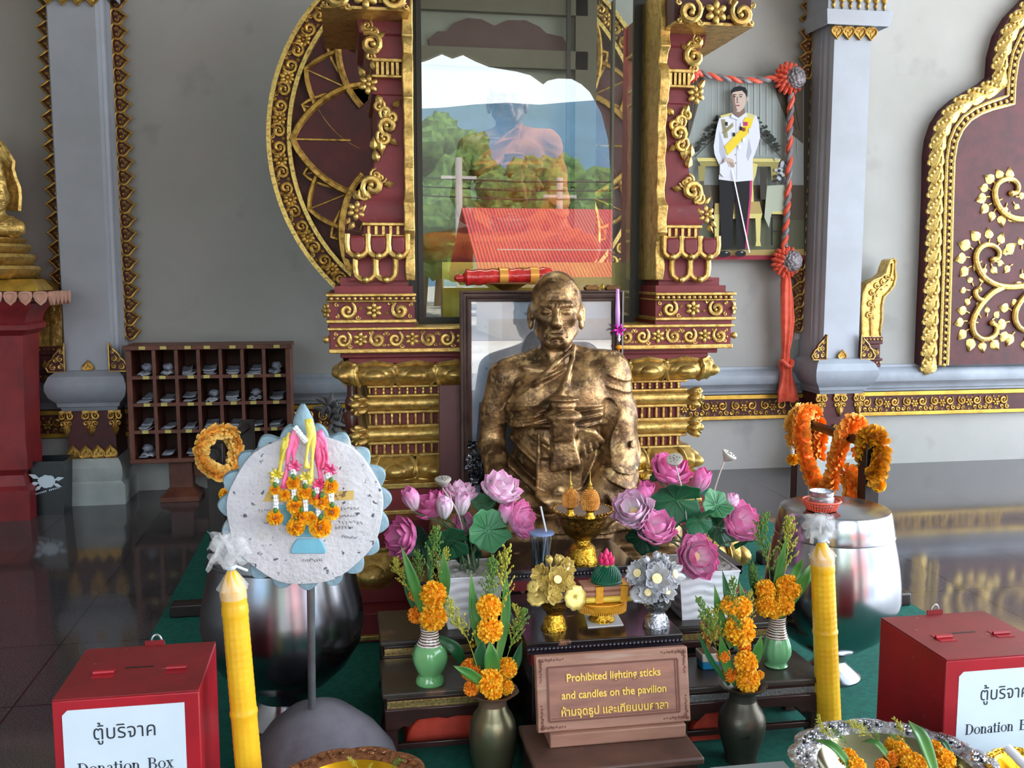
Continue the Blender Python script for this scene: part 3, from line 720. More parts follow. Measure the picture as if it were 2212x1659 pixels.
pts = [at(x, y, 5.99) for x, y in ((930, 112), (925, 85), (945, 68), (965, 68), (980, 50), (1010, 39), (1040, 42), (1068, 56), (1095, 44), (1135, 44), (1165, 58), (1180, 72), (1215, 80), (1235, 112))]
part(case, 'lobed_panel', G().prism([(p.x, p.z) for p in pts], 5.985, 6.0), 'case_brown', smooth=False)
g = G().box(GX0, GX1, GY, 6.0, GZ0-.03, GZ0-.018); part(case, 'floor_panel', g, 'maroon', smooth=False)
M('pedestal_gold', (216, 190, 84), .32, .35, col2=(186, 156, 62), scale=5)
g = G(); mcx = at(1130, 600, 5.1).x; R = []
for px, y in ((922, 690), (922, 652), (926, 650), (926, 640), (920, 638), (920, 630), (928, 626), (928, 612), (932, 610), (940, 585), (936, 580), (925, 576), (925, 566)):
    p = at(px, y, 4.68); hw = min(mcx-p.x, .47); R.append([(mcx-hw, 4.68+(.49-hw), p.z), (mcx+hw, 4.68+(.49-hw), p.z), (mcx+hw, 5.75, p.z), (mcx-hw, 5.75, p.z)])
PEDZ = R[-1][0][2]
solo('gold_pedestal', 'stepped gold pedestal inside the glass case under the seated figure', 'pedestal', G().rings(R), 'pedestal_gold', sharp=20)
# ================================================================ carved wheel behind the shrine
WC = at(1016, 312, 6.25); WR = kk(WC)*426
wheel = thing('carved_roundel', 'large round carved wheel of lotus petals behind the shrine', 'wheel', (WC.x, 6.25, WC.z))
def ringband(g, r0, r1, y0, y1, n=96):
    g.rings([[(WC.x+r*math.cos(a), y, WC.z+r*math.sin(a)) for r, y in ((r0, y0), (r1, y0), (r1, y1), (r0, y1))] for a in [2*PI*i/n for i in range(n+1)]], False, False)
g = G(); ringband(g, .01, WR*.9, 6.24, 6.3); part(wheel, 'disc', g, 'maroon_dark', sharp=30)
g = G(); ringband(g, WR*.895, WR, 6.2, 6.3); part(wheel, 'rim_band', g, 'maroon_dark', sharp=30)
g = G(); ringband(g, WR*.885, WR*.905, 6.18, 6.24); ringband(g, WR*.982, WR*1.003, 6.18, 6.3); part(wheel, 'rim_edging', g, 'gold_leaf', sharp=30)
g = G(); N_ = 30; mo = G(); rosette(mo, 0, 0, .047, 8); st = 2*PI*WR*.943/N_
for s in (-1, 1): scroll(mo, s*st*.3, 0, .046, PI/2+s*.8, 1.4, s, .24, 6, 14); scroll(mo, s*st*.45, .035, .018, 0, 1, s, .3, 5, 8); leaflet(mo, s*st*.16, .02, .045, PI/2-s*.7); leaflet(mo, s*st*.5, -.02, .03, -PI/2)
for i in range(N_):
    a = 2*PI*(i+.5)/N_; g.add(mo, T_(WC.x, 6.198, WC.z) @ RY(-a+PI/2) @ T_(0, 0, WR*.943))
part(wheel, 'rim_relief', g, 'gold_dull')
gp, gr = G(), G()
def wpetal(r0, r1, hw, y, rr):
    o = []
    for i in range(25):
        q = i/12-1; sv = 1-abs(q); sv = sv**.8; w = hw*(1-sv*sv)**.8
        o.append((math.copysign(w, q), r0+(r1-r0)*sv))
    return o
for kind, (cnt, off, r0, r1, hw, y, rr) in enumerate([(16, .5, .55, .845, .12, 6.215, .013), (8, .5, .5, .875, .25, 6.205, .017), (8, 0, .5, .88, .27, 6.185, .022)]):
    o = wpetal(r0*WR, r1*WR, hw*WR, y, rr)
    for i in range(cnt):
        a = 2*PI*(i+off)/cnt; m = T_(WC.x, y, WC.z) @ RY(-a+PI/2)
        if kind == 0: m = T_(WC.x, y, WC.z) @ RY(-2*PI*(i+.5)/16+PI/2)
        gp.prism([(u, v) for u, v in o][::-1], 0, .02, mat=m); gr.tube([m @ Vector((u, -.004, v)) for u, v in o], rr, 6); gr.tube([m @ Vector((0, -.002, v*WR)) for v in (r0+.1, r1-.01)], rr*.35, 5)
part(wheel, 'petals', gp, 'maroon_dark', smooth=False); part(wheel, 'petal_rims', gr, 'gold_dull')
# turned post behind the shrine's corner
M('post_red', (116, 52, 40), .3, col2=(86, 36, 28), scale=9, coat=.3)
p = at(763, 800, 5.1); PB = zz(1112, 4.33); pz = zz(786, 4.39)-PB
prof = [(.055, 0), (.055, .08), (.04, .1), (.05, .2), (.035, .24), (.05, .27), (.035, .3), (.045, .42), (.055, .5), (.035, .55), (.045, .57), (.045, .62), (.033, .66), (.035, .78), (.048, .9), (.04, .94), (.05, .96), (.04, .98), (.05, 1.0), (.05, pz)]
solo('turned_post', 'red brown turned wooden post behind the shrine corner', 'post', G().lathe([(r, z if i == len(prof)-1 else z*.68) for i, (r, z) in enumerate(prof)], 20, (p.x, 5.1, PB)), 'post_red')
# ================================================================ framed picture, board behind it, bundle on top
M('board_brown', (96, 58, 58), .45, col2=(82, 46, 46), scale=4); M('frame_wood', (92, 70, 62), .35, col2=(58, 42, 38), scale=7); M('mat_silver', (196, 208, 222), .35, col2=(168, 184, 204), scale=2.2, spots=[(22, (120, 130, 142), .66, .74)]); M('print_grey', (188, 186, 188), .4, col2=(150, 150, 156), scale=2.5, spots=[(16, (112, 112, 118), .68, .76)]); M('print_dark', (96, 96, 102), .5, col2=(128, 128, 132), scale=9)
FY = 4.12
p0, p1 = at(995, 628, FY), at(1348, 626, FY); fx0, fx1, fz1 = p0.x, p1.x, p0.z; fz0 = .39
bd = at(965, 852, 3.86); be = at(1388, 850, 3.86)
solo('backing_board', 'brown board standing upright behind the framed picture', 'board', G().box(bd.x, be.x, 4.178, 4.2, .39, bd.z), 'board_brown', bev=.003)
pic = thing('framed_picture', 'large brown framed grey portrait print standing behind the bronze figure', 'picture frame', ((fx0+fx1)/2, FY, fz0))
g = G(); prof = [(0, .05), (0, 0), (.008, -.004), (.014, .006), (.022, .008), (.03, .0), (.036, .012), (.044, .014), (.05, .022), (.05, .05)]
R = []
for x, z, sx, sz in ((fx0, fz0, 1, 1), (fx1, fz0, -1, 1), (fx1, fz1, -1, -1), (fx0, fz1, 1, -1), (fx0, fz0, 1, 1)): R.append([(x+sx*a, FY+b, z+sz*a) for a, b in prof])
g.rings(R, False, False); part(pic, 'frame', g, 'frame_wood', sharp=25)
part(pic, 'mat', G().box(fx0+.04, fx1-.04, FY+.03, FY+.035, fz0+.04, fz1-.04), 'mat_silver', smooth=False)
q0, q1 = at(1058, 690, FY), at(1290, 1000, FY)
part(pic, 'print', G().box(q0.x, q1.x+.1, FY+.027, FY+.03, q1.z-.1, q0.z), 'print_grey', smooth=False)
hc = at(1170, 770, FY); pts = [(hc.x+.085*math.cos(a)*(1 if math.sin(a) > -.3 else .9), hc.z+.12*math.sin(a)) for a in [2*PI*i/24 for i in range(24)]]
g = G().prism(pts, FY+.025, FY+.027).prism([(hc.x-.3, q1.z-.08), (hc.x+.3, q1.z-.08), (hc.x+.27, hc.z-.2), (hc.x+.08, hc.z-.1), (hc.x-.08, hc.z-.1), (hc.x-.27, hc.z-.2)], FY+.0252, FY+.0271)
part(pic, 'printed_figure', g, 'print_dark', smooth=False)
part(pic, 'glass', G().box(fx0+.04, fx1-.04, FY+.018, FY+.02, fz0+.04, fz1-.04), 'frame_glass', smooth=False)
M('red_plastic', (214, 52, 44), .22, col2=(180, 34, 34), scale=14, bump=.5, bscale=28, coat=.6); M('gold_tape', (226, 160, 70), .35, .3); M('wood_gold', (128, 92, 40), .4, .5, col2=(70, 46, 24), scale=9)
a, b = at(1000, 600, 4.42), at(1195, 594, 4.42); n = 26
t = thing('wrapped_bundle', 'red cloth roll in clear plastic with gold bands above the picture frame', 'bundle', ((a.x+b.x)/2, 4.42, a.z-.035))
R = []
pts = [a.lerp(b, i/n) for i in range(n+1)]; g = G()
g.tube(pts, [(.018 if i in (0, n) else .036+.003*math.sin(i*1.7)) for i in range(n+1)], 14, flat=1.0); g.ball(a+Vector((-.012, 0, -.002)), (.03, .025, .02), 8, 6)
part(t, 'cloth_roll', g, 'red_plastic')
for f in (.44, .78):
    c = a.lerp(b, f); g = G(); g.tube([c+Vector((-.02, 0, 0)), c+Vector((.02, 0, 0))], .041, 14, False); part(t, 'gold_band', g, 'gold_tape')
c = a.lerp(b, .5); g = G().lathe([(.08, 4.4*0+1.325), (.06, 1.36), (.03, 1.4), (.03, 1.47), (.1, 1.51), (.13, c.z-.034)], 24, (c.x+.0, 4.42, 0))
solo('offering_stand', 'dark gilt footed tray carrying the red bundle behind the picture frame', 'tray', g, 'wood_gold')
t = thing('leaf_boats', 'two small gilt leaf boats with yellow wax on top of the picture frame', 'ornament', (at(1300, 620, FY+.03).x, FY+.03, fz1))
for px in (1278, 1322):
    p = at(px, 620, FY+.03); g = G()
    g.prism([(p.x-.034, fz1+.012), (p.x-.028, fz1), (p.x+.028, fz1), (p.x+.034, fz1+.012), (p.x+.018, fz1+.024), (p.x, fz1+.018), (p.x-.018, fz1+.024)], FY+.01, FY+.05); part(t, 'leaf_boat', g, 'wood_gold', bev=.003)
p = at(1300, 618, FY+.03); g = G(); h = G(); leaflet(h, 0, 0, .03, PI/2, .8, .3); g.add(h, T_(p.x, FY+.02, fz1)); part(t, 'leaf_tip', g, 'gold_paint')
# ================================================================ bronze seated monk: signed-distance sculpture
import openvdb
class SDF:
    def __init__(s, lo, hi, vx):
        s.vx = vx; s.lo = np.array(lo, float); n = np.ceil((np.array(hi)-s.lo)/vx).astype(int)+1; s.n = n
        s.d = np.full(n, .06, np.float32)
    def win(s, lo, hi):
        a = np.clip(np.floor((np.array(lo)-s.lo)/s.vx).astype(int), 0, s.n-1); b = np.clip(np.ceil((np.array(hi)-s.lo)/s.vx).astype(int)+1, 1, s.n)
        sl_ = tuple(slice(i, j) for i, j in zip(a, b))
        ax = [s.lo[i]+s.vx*np.arange(a[i], b[i], dtype=np.float32) for i in range(3)]
        X, Y, Z = np.meshgrid(*[q.astype(np.float32) for q in ax], indexing='ij', sparse=True)
        return sl_, X, Y, Z
    def comb(s, sl_, e, k, sub=False):
        d = s.d[sl_]
        if sub:
            h = np.clip(.5-.5*(d+e)/k, 0, 1); s.d[sl_] = d*(1-h)-e*h+k*h*(1-h)
        else:
            h = np.clip(.5+.5*(d-e)/k, 0, 1); s.d[sl_] = d*(1-h)+e*h-k*h*(1-h)
    def ell(s, c, r, k=.03, sub=False, rot=None):
        m = max(r)+k*1.6+.02; sl_, X, Y, Z = s.win([c[i]-m for i in range(3)], [c[i]+m for i in range(3)])
        P = [X-c[0], Y-c[1], Z-c[2]]
        if rot is not None:
            R = np.array(rot.to_3x3().transposed()); P = [R[i, 0]*P[0]+R[i, 1]*P[1]+R[i, 2]*P[2] for i in range(3)]
        q = np.sqrt((P[0]/r[0])**2+(P[1]/r[1])**2+(P[2]/r[2])**2); q2 = np.sqrt((P[0]/r[0]**2)**2+(P[1]/r[1]**2)**2+(P[2]/r[2]**2)**2)
        s.comb(sl_, q*(q-1)/np.maximum(q2, 1e-6), k, sub)
    def cap(s, a, b, ra, rb=None, k=.02, sub=False):
        rb = ra if rb is None else rb; m = max(ra, rb)+k*1.6+.02
        sl_, X, Y, Z = s.win([min(a[i], b[i])-m for i in range(3)], [max(a[i], b[i])+m for i in range(3)])
        d = [b[i]-a[i] for i in range(3)]; L = sum(q*q for q in d)+1e-9
        t = np.clip(((X-a[0])*d[0]+(Y-a[1])*d[1]+(Z-a[2])*d[2])/L, 0, 1)
        e = np.sqrt((X-a[0]-t*d[0])**2+(Y-a[1]-t*d[1])**2+(Z-a[2]-t*d[2])**2)-(ra+(rb-ra)*t)
        s.comb(sl_, e, k, sub)
    def chain(s, pts, rr, k=.02, kk_=None):
        for i in range(len(pts)-1): s.cap(pts[i], pts[i+1], rr[i], rr[i+1], k)
    def rbox(s, c, h, r=.01, k=.01, rot=None):
        m = max(h)+.06; sl_, X, Y, Z = s.win([c[i]-m*1.2 for i in range(3)], [c[i]+m*1.2 for i in range(3)])
        P = [X-c[0], Y-c[1], Z-c[2]]
        if rot is not None:
            R = np.array(rot.to_3x3().transposed()); P = [R[i, 0]*P[0]+R[i, 1]*P[1]+R[i, 2]*P[2] for i in range(3)]
        q = [np.abs(P[i])-h[i]+r for i in range(3)]
        e = np.sqrt(np.maximum(q[0], 0)**2+np.maximum(q[1], 0)**2+np.maximum(q[2], 0)**2)+np.minimum(np.maximum(np.maximum(q[0], q[1]), q[2]), 0)-r
        s.comb(sl_, e, k)
    def off(s, lo, hi, fn):
        sl_, X, Y, Z = s.win(lo, hi); s.d[sl_] = s.d[sl_]-fn(X, Y, Z)
    def poly(s):
        g = openvdb.FloatGrid(); g.background = .02; arr = np.clip(s.d, -.02, .02); g.copyFromArray(np.ascontiguousarray(arr, dtype=np.float32), tolerance=0.0)
        pts, quads = g.convertToQuads(isovalue=0.0)
        return pts*s.vx+s.lo, quads
def sst(x, a, b):
    t = np.clip((x-a)/(b-a), 0, 1); return t*t*(3-2*t)
def monk_sdf(vx, base=True):
    s = SDF((-.54, -.52, -.02), (.54, .27, 1.06), vx)
    # torso
    s.ell((0, .02, .20), (.19, .14, .12), .03); s.ell((0, -.005, .36), (.145, .132, .18), .035); s.ell((0, .005, .52), (.162, .118, .17), .05)
    s.cap((-.15, .015, .63), (.15, .015, .635), .064, .07, .045); s.ell((-.075, -.075, .56), (.075, .045, .07), .05); s.ell((.08, -.075, .565), (.08, .045, .075), .05)
    s.cap((-.06, .03, .69), (-.16, .02, .645), .045, .052, .035); s.cap((.06, .03, .69), (.17, .02, .65), .05, .058, .035)
    # neck with tendons
    s.cap((0, .02, .64), (.0, -.002, .78), .06, .054, .03); s.cap((-.028, -.035, .77), (-.008, -.06, .665), .012, .01, .02); s.cap((.028, -.035, .77), (.012, -.06, .665), .012, .01, .02); s.cap((-.11, -.055, .665), (-.012, -.07, .66), .011, .009, .02)
    # right arm of the figure (viewer's left), bare
    s.chain([(-.188, .01, .628), (-.224, .02, .5), (-.236, .02, .37)], [.062, .052, .044], .018)
    s.chain([(-.236, .015, .37), (-.2, -.09, .27), (-.1, -.19, .2)], [.05, .047, .031], .025)
    # left arm (viewer's right) under the robe
    s.chain([(.195, .015, .645), (.214, .02, .5), (.225, .02, .36)], [.068, .062, .06], .03)
    s.chain([(.225, .015, .36), (.205, -.09, .26), (.11, -.19, .2)], [.068, .06, .034], .03)
    s.ell((.228, -.03, .34), (.045, .06, .1), .04); s.ell((.236, -.02, .46), (.033, .05, .06), .04)
    # sleeve cloth hanging beside the forearm
    s.rbox((.215, -.07, .2), (.03, .085, .12), .02, .03, RY(-.18)); s.cap((.24, -.11, .27), (.19, -.17, .1), .03, .022, .02); s.cap((.252, -.06, .3), (.225, -.1, .1), .03, .025, .02)
    # legs crossed
    s.cap((-.1, .02, .12), (-.37, -.12, .085), .105, .085, .04); s.cap((.1, .02, .12), (.37, -.12, .085), .105, .085, .04)
    s.cap((.36, -.14, .08), (-.05, -.235, .085), .072, .05, .03); s.cap((-.36, -.14, .085), (.12, -.215, .125), .072, .047, .025)
    s.ell((.17, -.205, .125), (.075, .04, .032), .02); s.ell((-.13, -.235, .085), (.075, .04, .03), .02)
    s.rbox((0, -.15, .07), (.2, .14, .06), .04, .04)
    # robe lap between the legs
    s.rbox((0, -.12, .14), (.13, .08, .05), .03, .04)
    # hands, one laid in the other
    for sg, z0 in ((-1, .195), (1, .217)):
        s.ell((sg*.05, -.205, z0), (.055, .036, .018), .015, rot=RZ(sg*.25))
        for f in range(4):
            y = -.235+.018*f; x0 = sg*.02; x1 = -sg*(.05+.006*(f in (1, 2))); s.chain([(x0, y, z0), (x1*.55, y-.004, z0+.003), (x1, y, z0-.002)], [.0105, .0095, .008], .006)
        s.chain([(sg*.06, -.185, z0+.01), (sg*.03, -.2, z0+.028), (sg*.004, -.215, z0+.034)], [.013, .011, .009], .008)
    # ---- robe: raised layer with folds over torso and left arm
    def robe(X, Y, Z):
        edge = (Z-.745)-(X-.063)*.9-.0*Y            # diagonal edge: armpit to neck
        inside = sst(-edge, -.004, .006)
        inside = inside*sst(X, -.205+.0*Z, -.17)     # not the bare arm
        inside = np.where((Z < .47) & (X < -.168), 0, inside)
        a = np.arctan2(Z-.74, X-.16)                 # folds fan from the shoulder
        rad = np.sqrt((X-.16)**2+(Z-.74)**2)
        fan = np.maximum(0, np.sin(a*17+rad*9+1.0))**2*sst(rad, .07, .2)*sst(-X, -.07, .02)*(1-sst(-Z, -.47, -.42))
        low = np.maximum(0, np.sin((Z*1.15+X*.95)*62+.6))**2*(1-sst(Z, .40, .44))*sst(-X, -.0, .05)*sst(Z, .14, .2)
        arm = np.maximum(0, np.sin((Z*.75+X*1.1-Y*.9+.06*np.sin(Z*21))*78+1.2))**2*sst(X, .165, .2)*(.45+.5*(1-sst(Z, .38, .52)))
        chest = .35*np.maximum(0, np.sin((X*1.2-Z*.35)*48))**2*sst(X, .08, .13)*(1-sst(X, .17, .2))*sst(Z, .45, .5)
        fr_ = sst(-Y, -.02, .03)
        return inside*(.009+(fan*.02+low*.018+chest*.01)*fr_+arm*.012)
    s.off((-.25, -.3, .12), (.36, .2, .74), robe)
    # lapel edge running from neck to knot
    s.chain([(.066, -.05, .745), (.058, -.085, .70), (.035, -.125, .62), (.005, -.14, .54)], [.008, .009, .01, .009], .01)
    s.chain([(.06, -.06, .735), (0, -.1, .685), (-.07, -.12, .62), (-.165, -.06, .545)], [.007, .009, .01, .009], .012)
    # sash
    def sash(X, Y, Z):
        b = sst(Z, .455, .462)*(1-sst(Z, .528, .536))*sst(X, -.19, -.175)*(1-sst(X, .165, .18))*sst(-Y, -.06, .0)
        return b*(.011+.007*np.maximum(0, np.sin((Z+(np.abs(X-.03)**1.5)*.35*np.sign(X-.03)*-1)*210))**2)
    s.off((-.2, -.3, .43), (.2, .08, .56), sash)
    # knot and hanging ends
    s.ell((.028, -.168, .545), (.046, .034, .02), .008); s.ell((.028, -.172, .567), (.054, .038, .012), .006); s.ell((.028, -.178, .507), (.066, .05, .027), .006)
    for i in range(6): s.cap((.002+.0115*i-.004, -.202, .483), (.004+.0108*i-.004, -.195, .43), .0125, .0095, .004)
    s.ell((.028, -.17, .455), (.05, .032, .035), .012)
    for i in range(5): s.cap((.008+.012*i, -.172, .43), (-.006+.0205*i, -.174, .325+.004*i), .0125, .0145, .005)
    s.rbox((.035, -.152, .37), (.05, .016, .055), .012, .012)
    for i in range(4): s.cap((.085+.016*i, -.155, .46-.004*i), (.1+.022*i, -.135+.012*i, .36+.016*i), .012, .012, .008)
    # panel below
    s.rbox((.02, -.142, .28), (.075, .018, .07), .01, .01); s.cap((-.058, -.16, .44), (-.062, -.165, .21), .007, .008, .01)
    # ---- head
    s.ell((0, .012, .912), (.087, .104, .102), .02); s.ell((0, -.02, .835), (.07, .078, .095), .03); s.ell((0, .03, .83), (.066, .07, .08), .03)
    s.ell((0, -.068, .768), (.034, .028, .026), .025); s.cap((-.056, -.02, .80), (-.024, -.07, .766), .022, .02, .025); s.cap((.056, -.02, .80), (.024, -.07, .766), .022, .02, .025)
    for q in (-1, 1):
        s.ell((q*.048, -.066, .848), (.026, .022, .02), .022)                       # cheekbone
        s.ell((q*.035, -.105, .871), (.025, .022, .017), .014, True)                # socket
        s.cap((q*.018, -.094, .893), (q*.052, -.078, .893), .0115, .0095, .012)     # brow
        s.ell((q*.034, -.0795, .868), (.0235, .0165, .0145), .004)                   # closed lid
        s.cap((q*.013, -.0935, .8605), (q*.054, -.077, .8615), .0022, .0022, .004, True)   # lid line
        s.cap((q*.014, -.088, .852), (q*.05, -.076, .848), .003, .003, .008)        # bag
        s.ell((q*.0145, -.104, .826), (.0105, .013, .0095), .006)                   # nostril wing
        s.ell((q*.007, -.112, .8185), (.0045, .006, .0035), .004, True)
        s.cap((q*.023, -.1, .824), (q*.037, -.083, .785), .0035, .003, .01, True)   # nasolabial fold
        s.cap((q*.012, -.094, .76), (q*.034, -.08, .775), .003, .003, .01, True)
        # ear
        s.ell((q*.093, .008, .853), (.011, .026, .043), .006, rot=RZ(-q*.35)); s.ell((q*.099, .002, .86), (.008, .014, .026), .005, True, rot=RZ(-q*.35)); s.ell((q*.092, -.002, .816), (.009, .013, .016), .008); s.ell((q*.088, -.014, .85), (.007, .007, .012), .006)
        s.ell((q*.074, -.02, .905), (.02, .035, .04), .02, True)                    # temple hollow (shallow)
        s.ell((q*.068, -.016, .905), (.022, .045, .05), .02)
    s.cap((0, -.092, .892), (0, -.119, .832), .0095, .0135, .012); s.ell((0, -.118, .829), (.0135, .012, .011), .008)
    s.cap((-.01, -.1, .815), (.01, -.1, .815), .008, .008, .012)
    s.cap((-.021, -.0945, .7955), (.021, -.0945, .7955), .0075, .0075, .008); s.ell((0, -.098, .797), (.016, .008, .006), .006)
    s.cap((-.018, -.093, .781), (.018, -.093, .781), .0085, .0085, .008)
    s.cap((-.027, -.1, .788), (.027, -.1, .788), .0026, .0026, .004, True); s.cap((-.012, -.094, .7705), (.012, -.094, .7705), .004, .004, .01, True)
    for z, w in ((.925, .04), (.94, .035), (.912, .03)): s.cap((-w, -.0905, z), (w, -.0905, z-.002), .0022, .0022, .006, True)
    s.cap((-.006, -.1, .9), (-.007, -.1, .882), .002, .002, .005, True); s.cap((.006, -.1, .9), (.007, -.1, .882), .002, .002, .005, True)
    if base: s.rbox((0, -.11, .02), (.44, .185, .035), .02, .02)
    return s
def sdf_mesh(name, s, mats, classify=None):
    pts, quads = s.poly()
    me = bpy.data.meshes.new(name); me.from_pydata(pts.tolist(), [], quads[:, ::-1].tolist())
    for m in mats: me.materials.append(MATS[m])
    if classify is not None:
        c = pts[quads].mean(axis=1); me.polygons.foreach_set('material_index', classify(c[:, 0], c[:, 1], c[:, 2]).astype(np.int32))
    me.shade_smooth(); me.update()
    return me
M('bronze_leaf', (92, 67, 42), .38, .6, col2=(170, 134, 90), scale=15, lo=.42, hi=.58, detail=12, bump=.3, bscale=80, spots=[(11, (58, 52, 38), .56, .72), (22, (208, 172, 116), .57, .7), (90, (66, 52, 34), .64, .74)], rough2=.3)
S0 = monk_sdf(.0046)
me = sdf_mesh('bronze_figure', S0, ['bronze_leaf'])
statue = bpy.data.objects.new('bronze_figure', me); COL.objects.link(statue)
ST = at(1210, 1228, 3.2); ST = at(1199, 1000, 3.94); ST = Vector((ST.x, 3.935, .408))
statue.location = ST; statue.rotation_euler = (0, 0, math.radians(-12.5)); statue.scale = (1.14, 1.12, 1.136)
tag(statue, 'life-size seated bronze monk statue patched with gold leaf, eyes closed', 'statue')
# the figure inside the case: same pose in cloth and wax
M('wax_skin', (138, 92, 62), .4, col2=(110, 70, 48), scale=6, sss=.05); M('robe_cloth', (200, 112, 36), .75, col2=(170, 88, 26), scale=5, bump=.3, bscale=30)
def cls(x, y, z):
    edge = (z-.745)-(x-.063)*.9
    robe_ = (edge < .0) & ~((x < -.165) & (z > .14)) & ~((z > .745)) & ~((np.abs(x) < .09) & (y < -.17) & (z > .17) & (z < .26))
    robe_ |= (x > .165) & (z > .14) & (z < .72); robe_ |= (z < .17)
    return robe_
S0 = monk_sdf(.0085, False)
me = sdf_mesh('wax_monk_figure', S0, ['wax_skin', 'robe_cloth'], cls); del S0
monk = bpy.data.objects.new('wax_monk_figure', me); COL.objects.link(monk)
mp = at(1100, 565, 5.2); monk.location = (mp.x, 5.25, PEDZ-.01); monk.rotation_euler = (0, 0, math.radians(-8)); monk.scale = (1.08, 1.08, 1.0)
tag(monk, 'seated monk figure in an orange robe behind the glass of the case', 'statue')

ll = bpy.data.lights.new('case_fill_light', 'AREA'); ll.shape = 'RECTANGLE'; ll.size = .8; ll.size_y = .5; ll.energy = 2.2; ll.color = (1, .93, .82)  # fill light added to brighten the dim case interior, no visible fixture
lo_ = bpy.data.objects.new('case_fill_light', ll); COL.objects.link(lo_); lo_.location = ((GX0+GX1)/2, 4.95, 3.15); lo_.rotation_euler = (.2, 0, 0)
# ================================================================ carpet, tables, platform
M('carpet_green', (10, 104, 88), .95, col2=(6, 86, 74), scale=40, bump=.4, bscale=320)
struct('carpet', G().box(-.84, 2.6, .9, 6.5, 0, .008), 'carpet_green', loc=(0, 0, 0))
C0 = .008
M('lacquer', (34, 26, 26), .22, col2=(22, 17, 18), scale=9, coat=.4, spots=[(17, (120, 84, 62), .67, .71)])
M('lacquer_edge', (40, 32, 40), .25, coat=.4); M('lacquer_red', (104, 30, 38), .3, coat=.3); M('pearl', (220, 218, 206), .25, coat=.5)
M('dark_wood', (62, 36, 32), .3, col2=(44, 26, 24), scale=6, coat=.3, stretch=(1, 6, 6)); M('worn_top', (66, 58, 50), .35, col2=(48, 42, 36), scale=7, spots=[(9, (104, 78, 58), .62, .7)])
M('gold_strip', (214, 190, 128), .3, .7, col2=(150, 120, 70), scale=120); M('silver_strip', (206, 206, 204), .28, .75, col2=(150, 150, 146), scale=120)
def lacquer_table(name, label, x0, x1, y0, y1, z0, z1, pearls=3, skirt=True):
    t = thing(name, label, 'table', ((x0+x1)/2, (y0+y1)/2, z0))
    part(t, 'tabletop', G().box(x0, x1, y0, y1, z1-.014, z1), 'lacquer', bev=.003)
    g = G(); n = int((x1-x0)/.0125)
    g.box(x0+.002, x1-.002, y0+.002, y1, z1-.036, z1-.014)
    for i in range(n): g.ball((x0+.006+(x1-x0-.012)*i/(n-1), y0, z1-.021), (.0062, .006, .007), 8, 5)
    part(t, 'beaded_edge', g, 'lacquer_edge')
    part(t, 'red_frieze', G().box(x0+.015, x1-.015, y0+.01, y1-.01, z1-.075, z1-.036), 'lacquer_red')
    g = G()
    for i in range(pearls): g.ball((x0+(x1-x0)*(i+.9)/(pearls+.8), y0+.009, z1-.056), (.006, .003, .006), 8, 6)
    part(t, 'pearl_dots', g, 'pearl')
    part(t, 'body', G().box(x0+.02, x1-.02, y0+.018, y1-.015, z0, z1-.075), 'lacquer', bev=.003)
    return t
p = at(1604, 1245, 3.57); PZ = .39
t = lacquer_table('platform_table', 'wide black lacquer platform with beaded edge under the bronze figure', .25, p.x, 3.57, 3.96, C0, PZ, 4)
part(t, 'rear_shelf', G().box(.25, p.x, 3.96, 4.205, PZ-.05, PZ), 'lacquer', bev=.003)
ct0, ct1 = at(1138, 1388, 2.75), at(1475, 1372, 2.75); TZ = .45; UT = .53
lacquer_table('altar_table', 'black lacquer inlaid table with three pearl dots behind the wooden sign', ct0.x, ct1.x, 2.75, 3.2, C0, TZ)
lacquer_table('altar_table', 'taller black lacquer table carrying the cup and the tall gilt bowl', ct0.x+.005, ct1.x-.005, 3.205, 3.56, C0, UT)
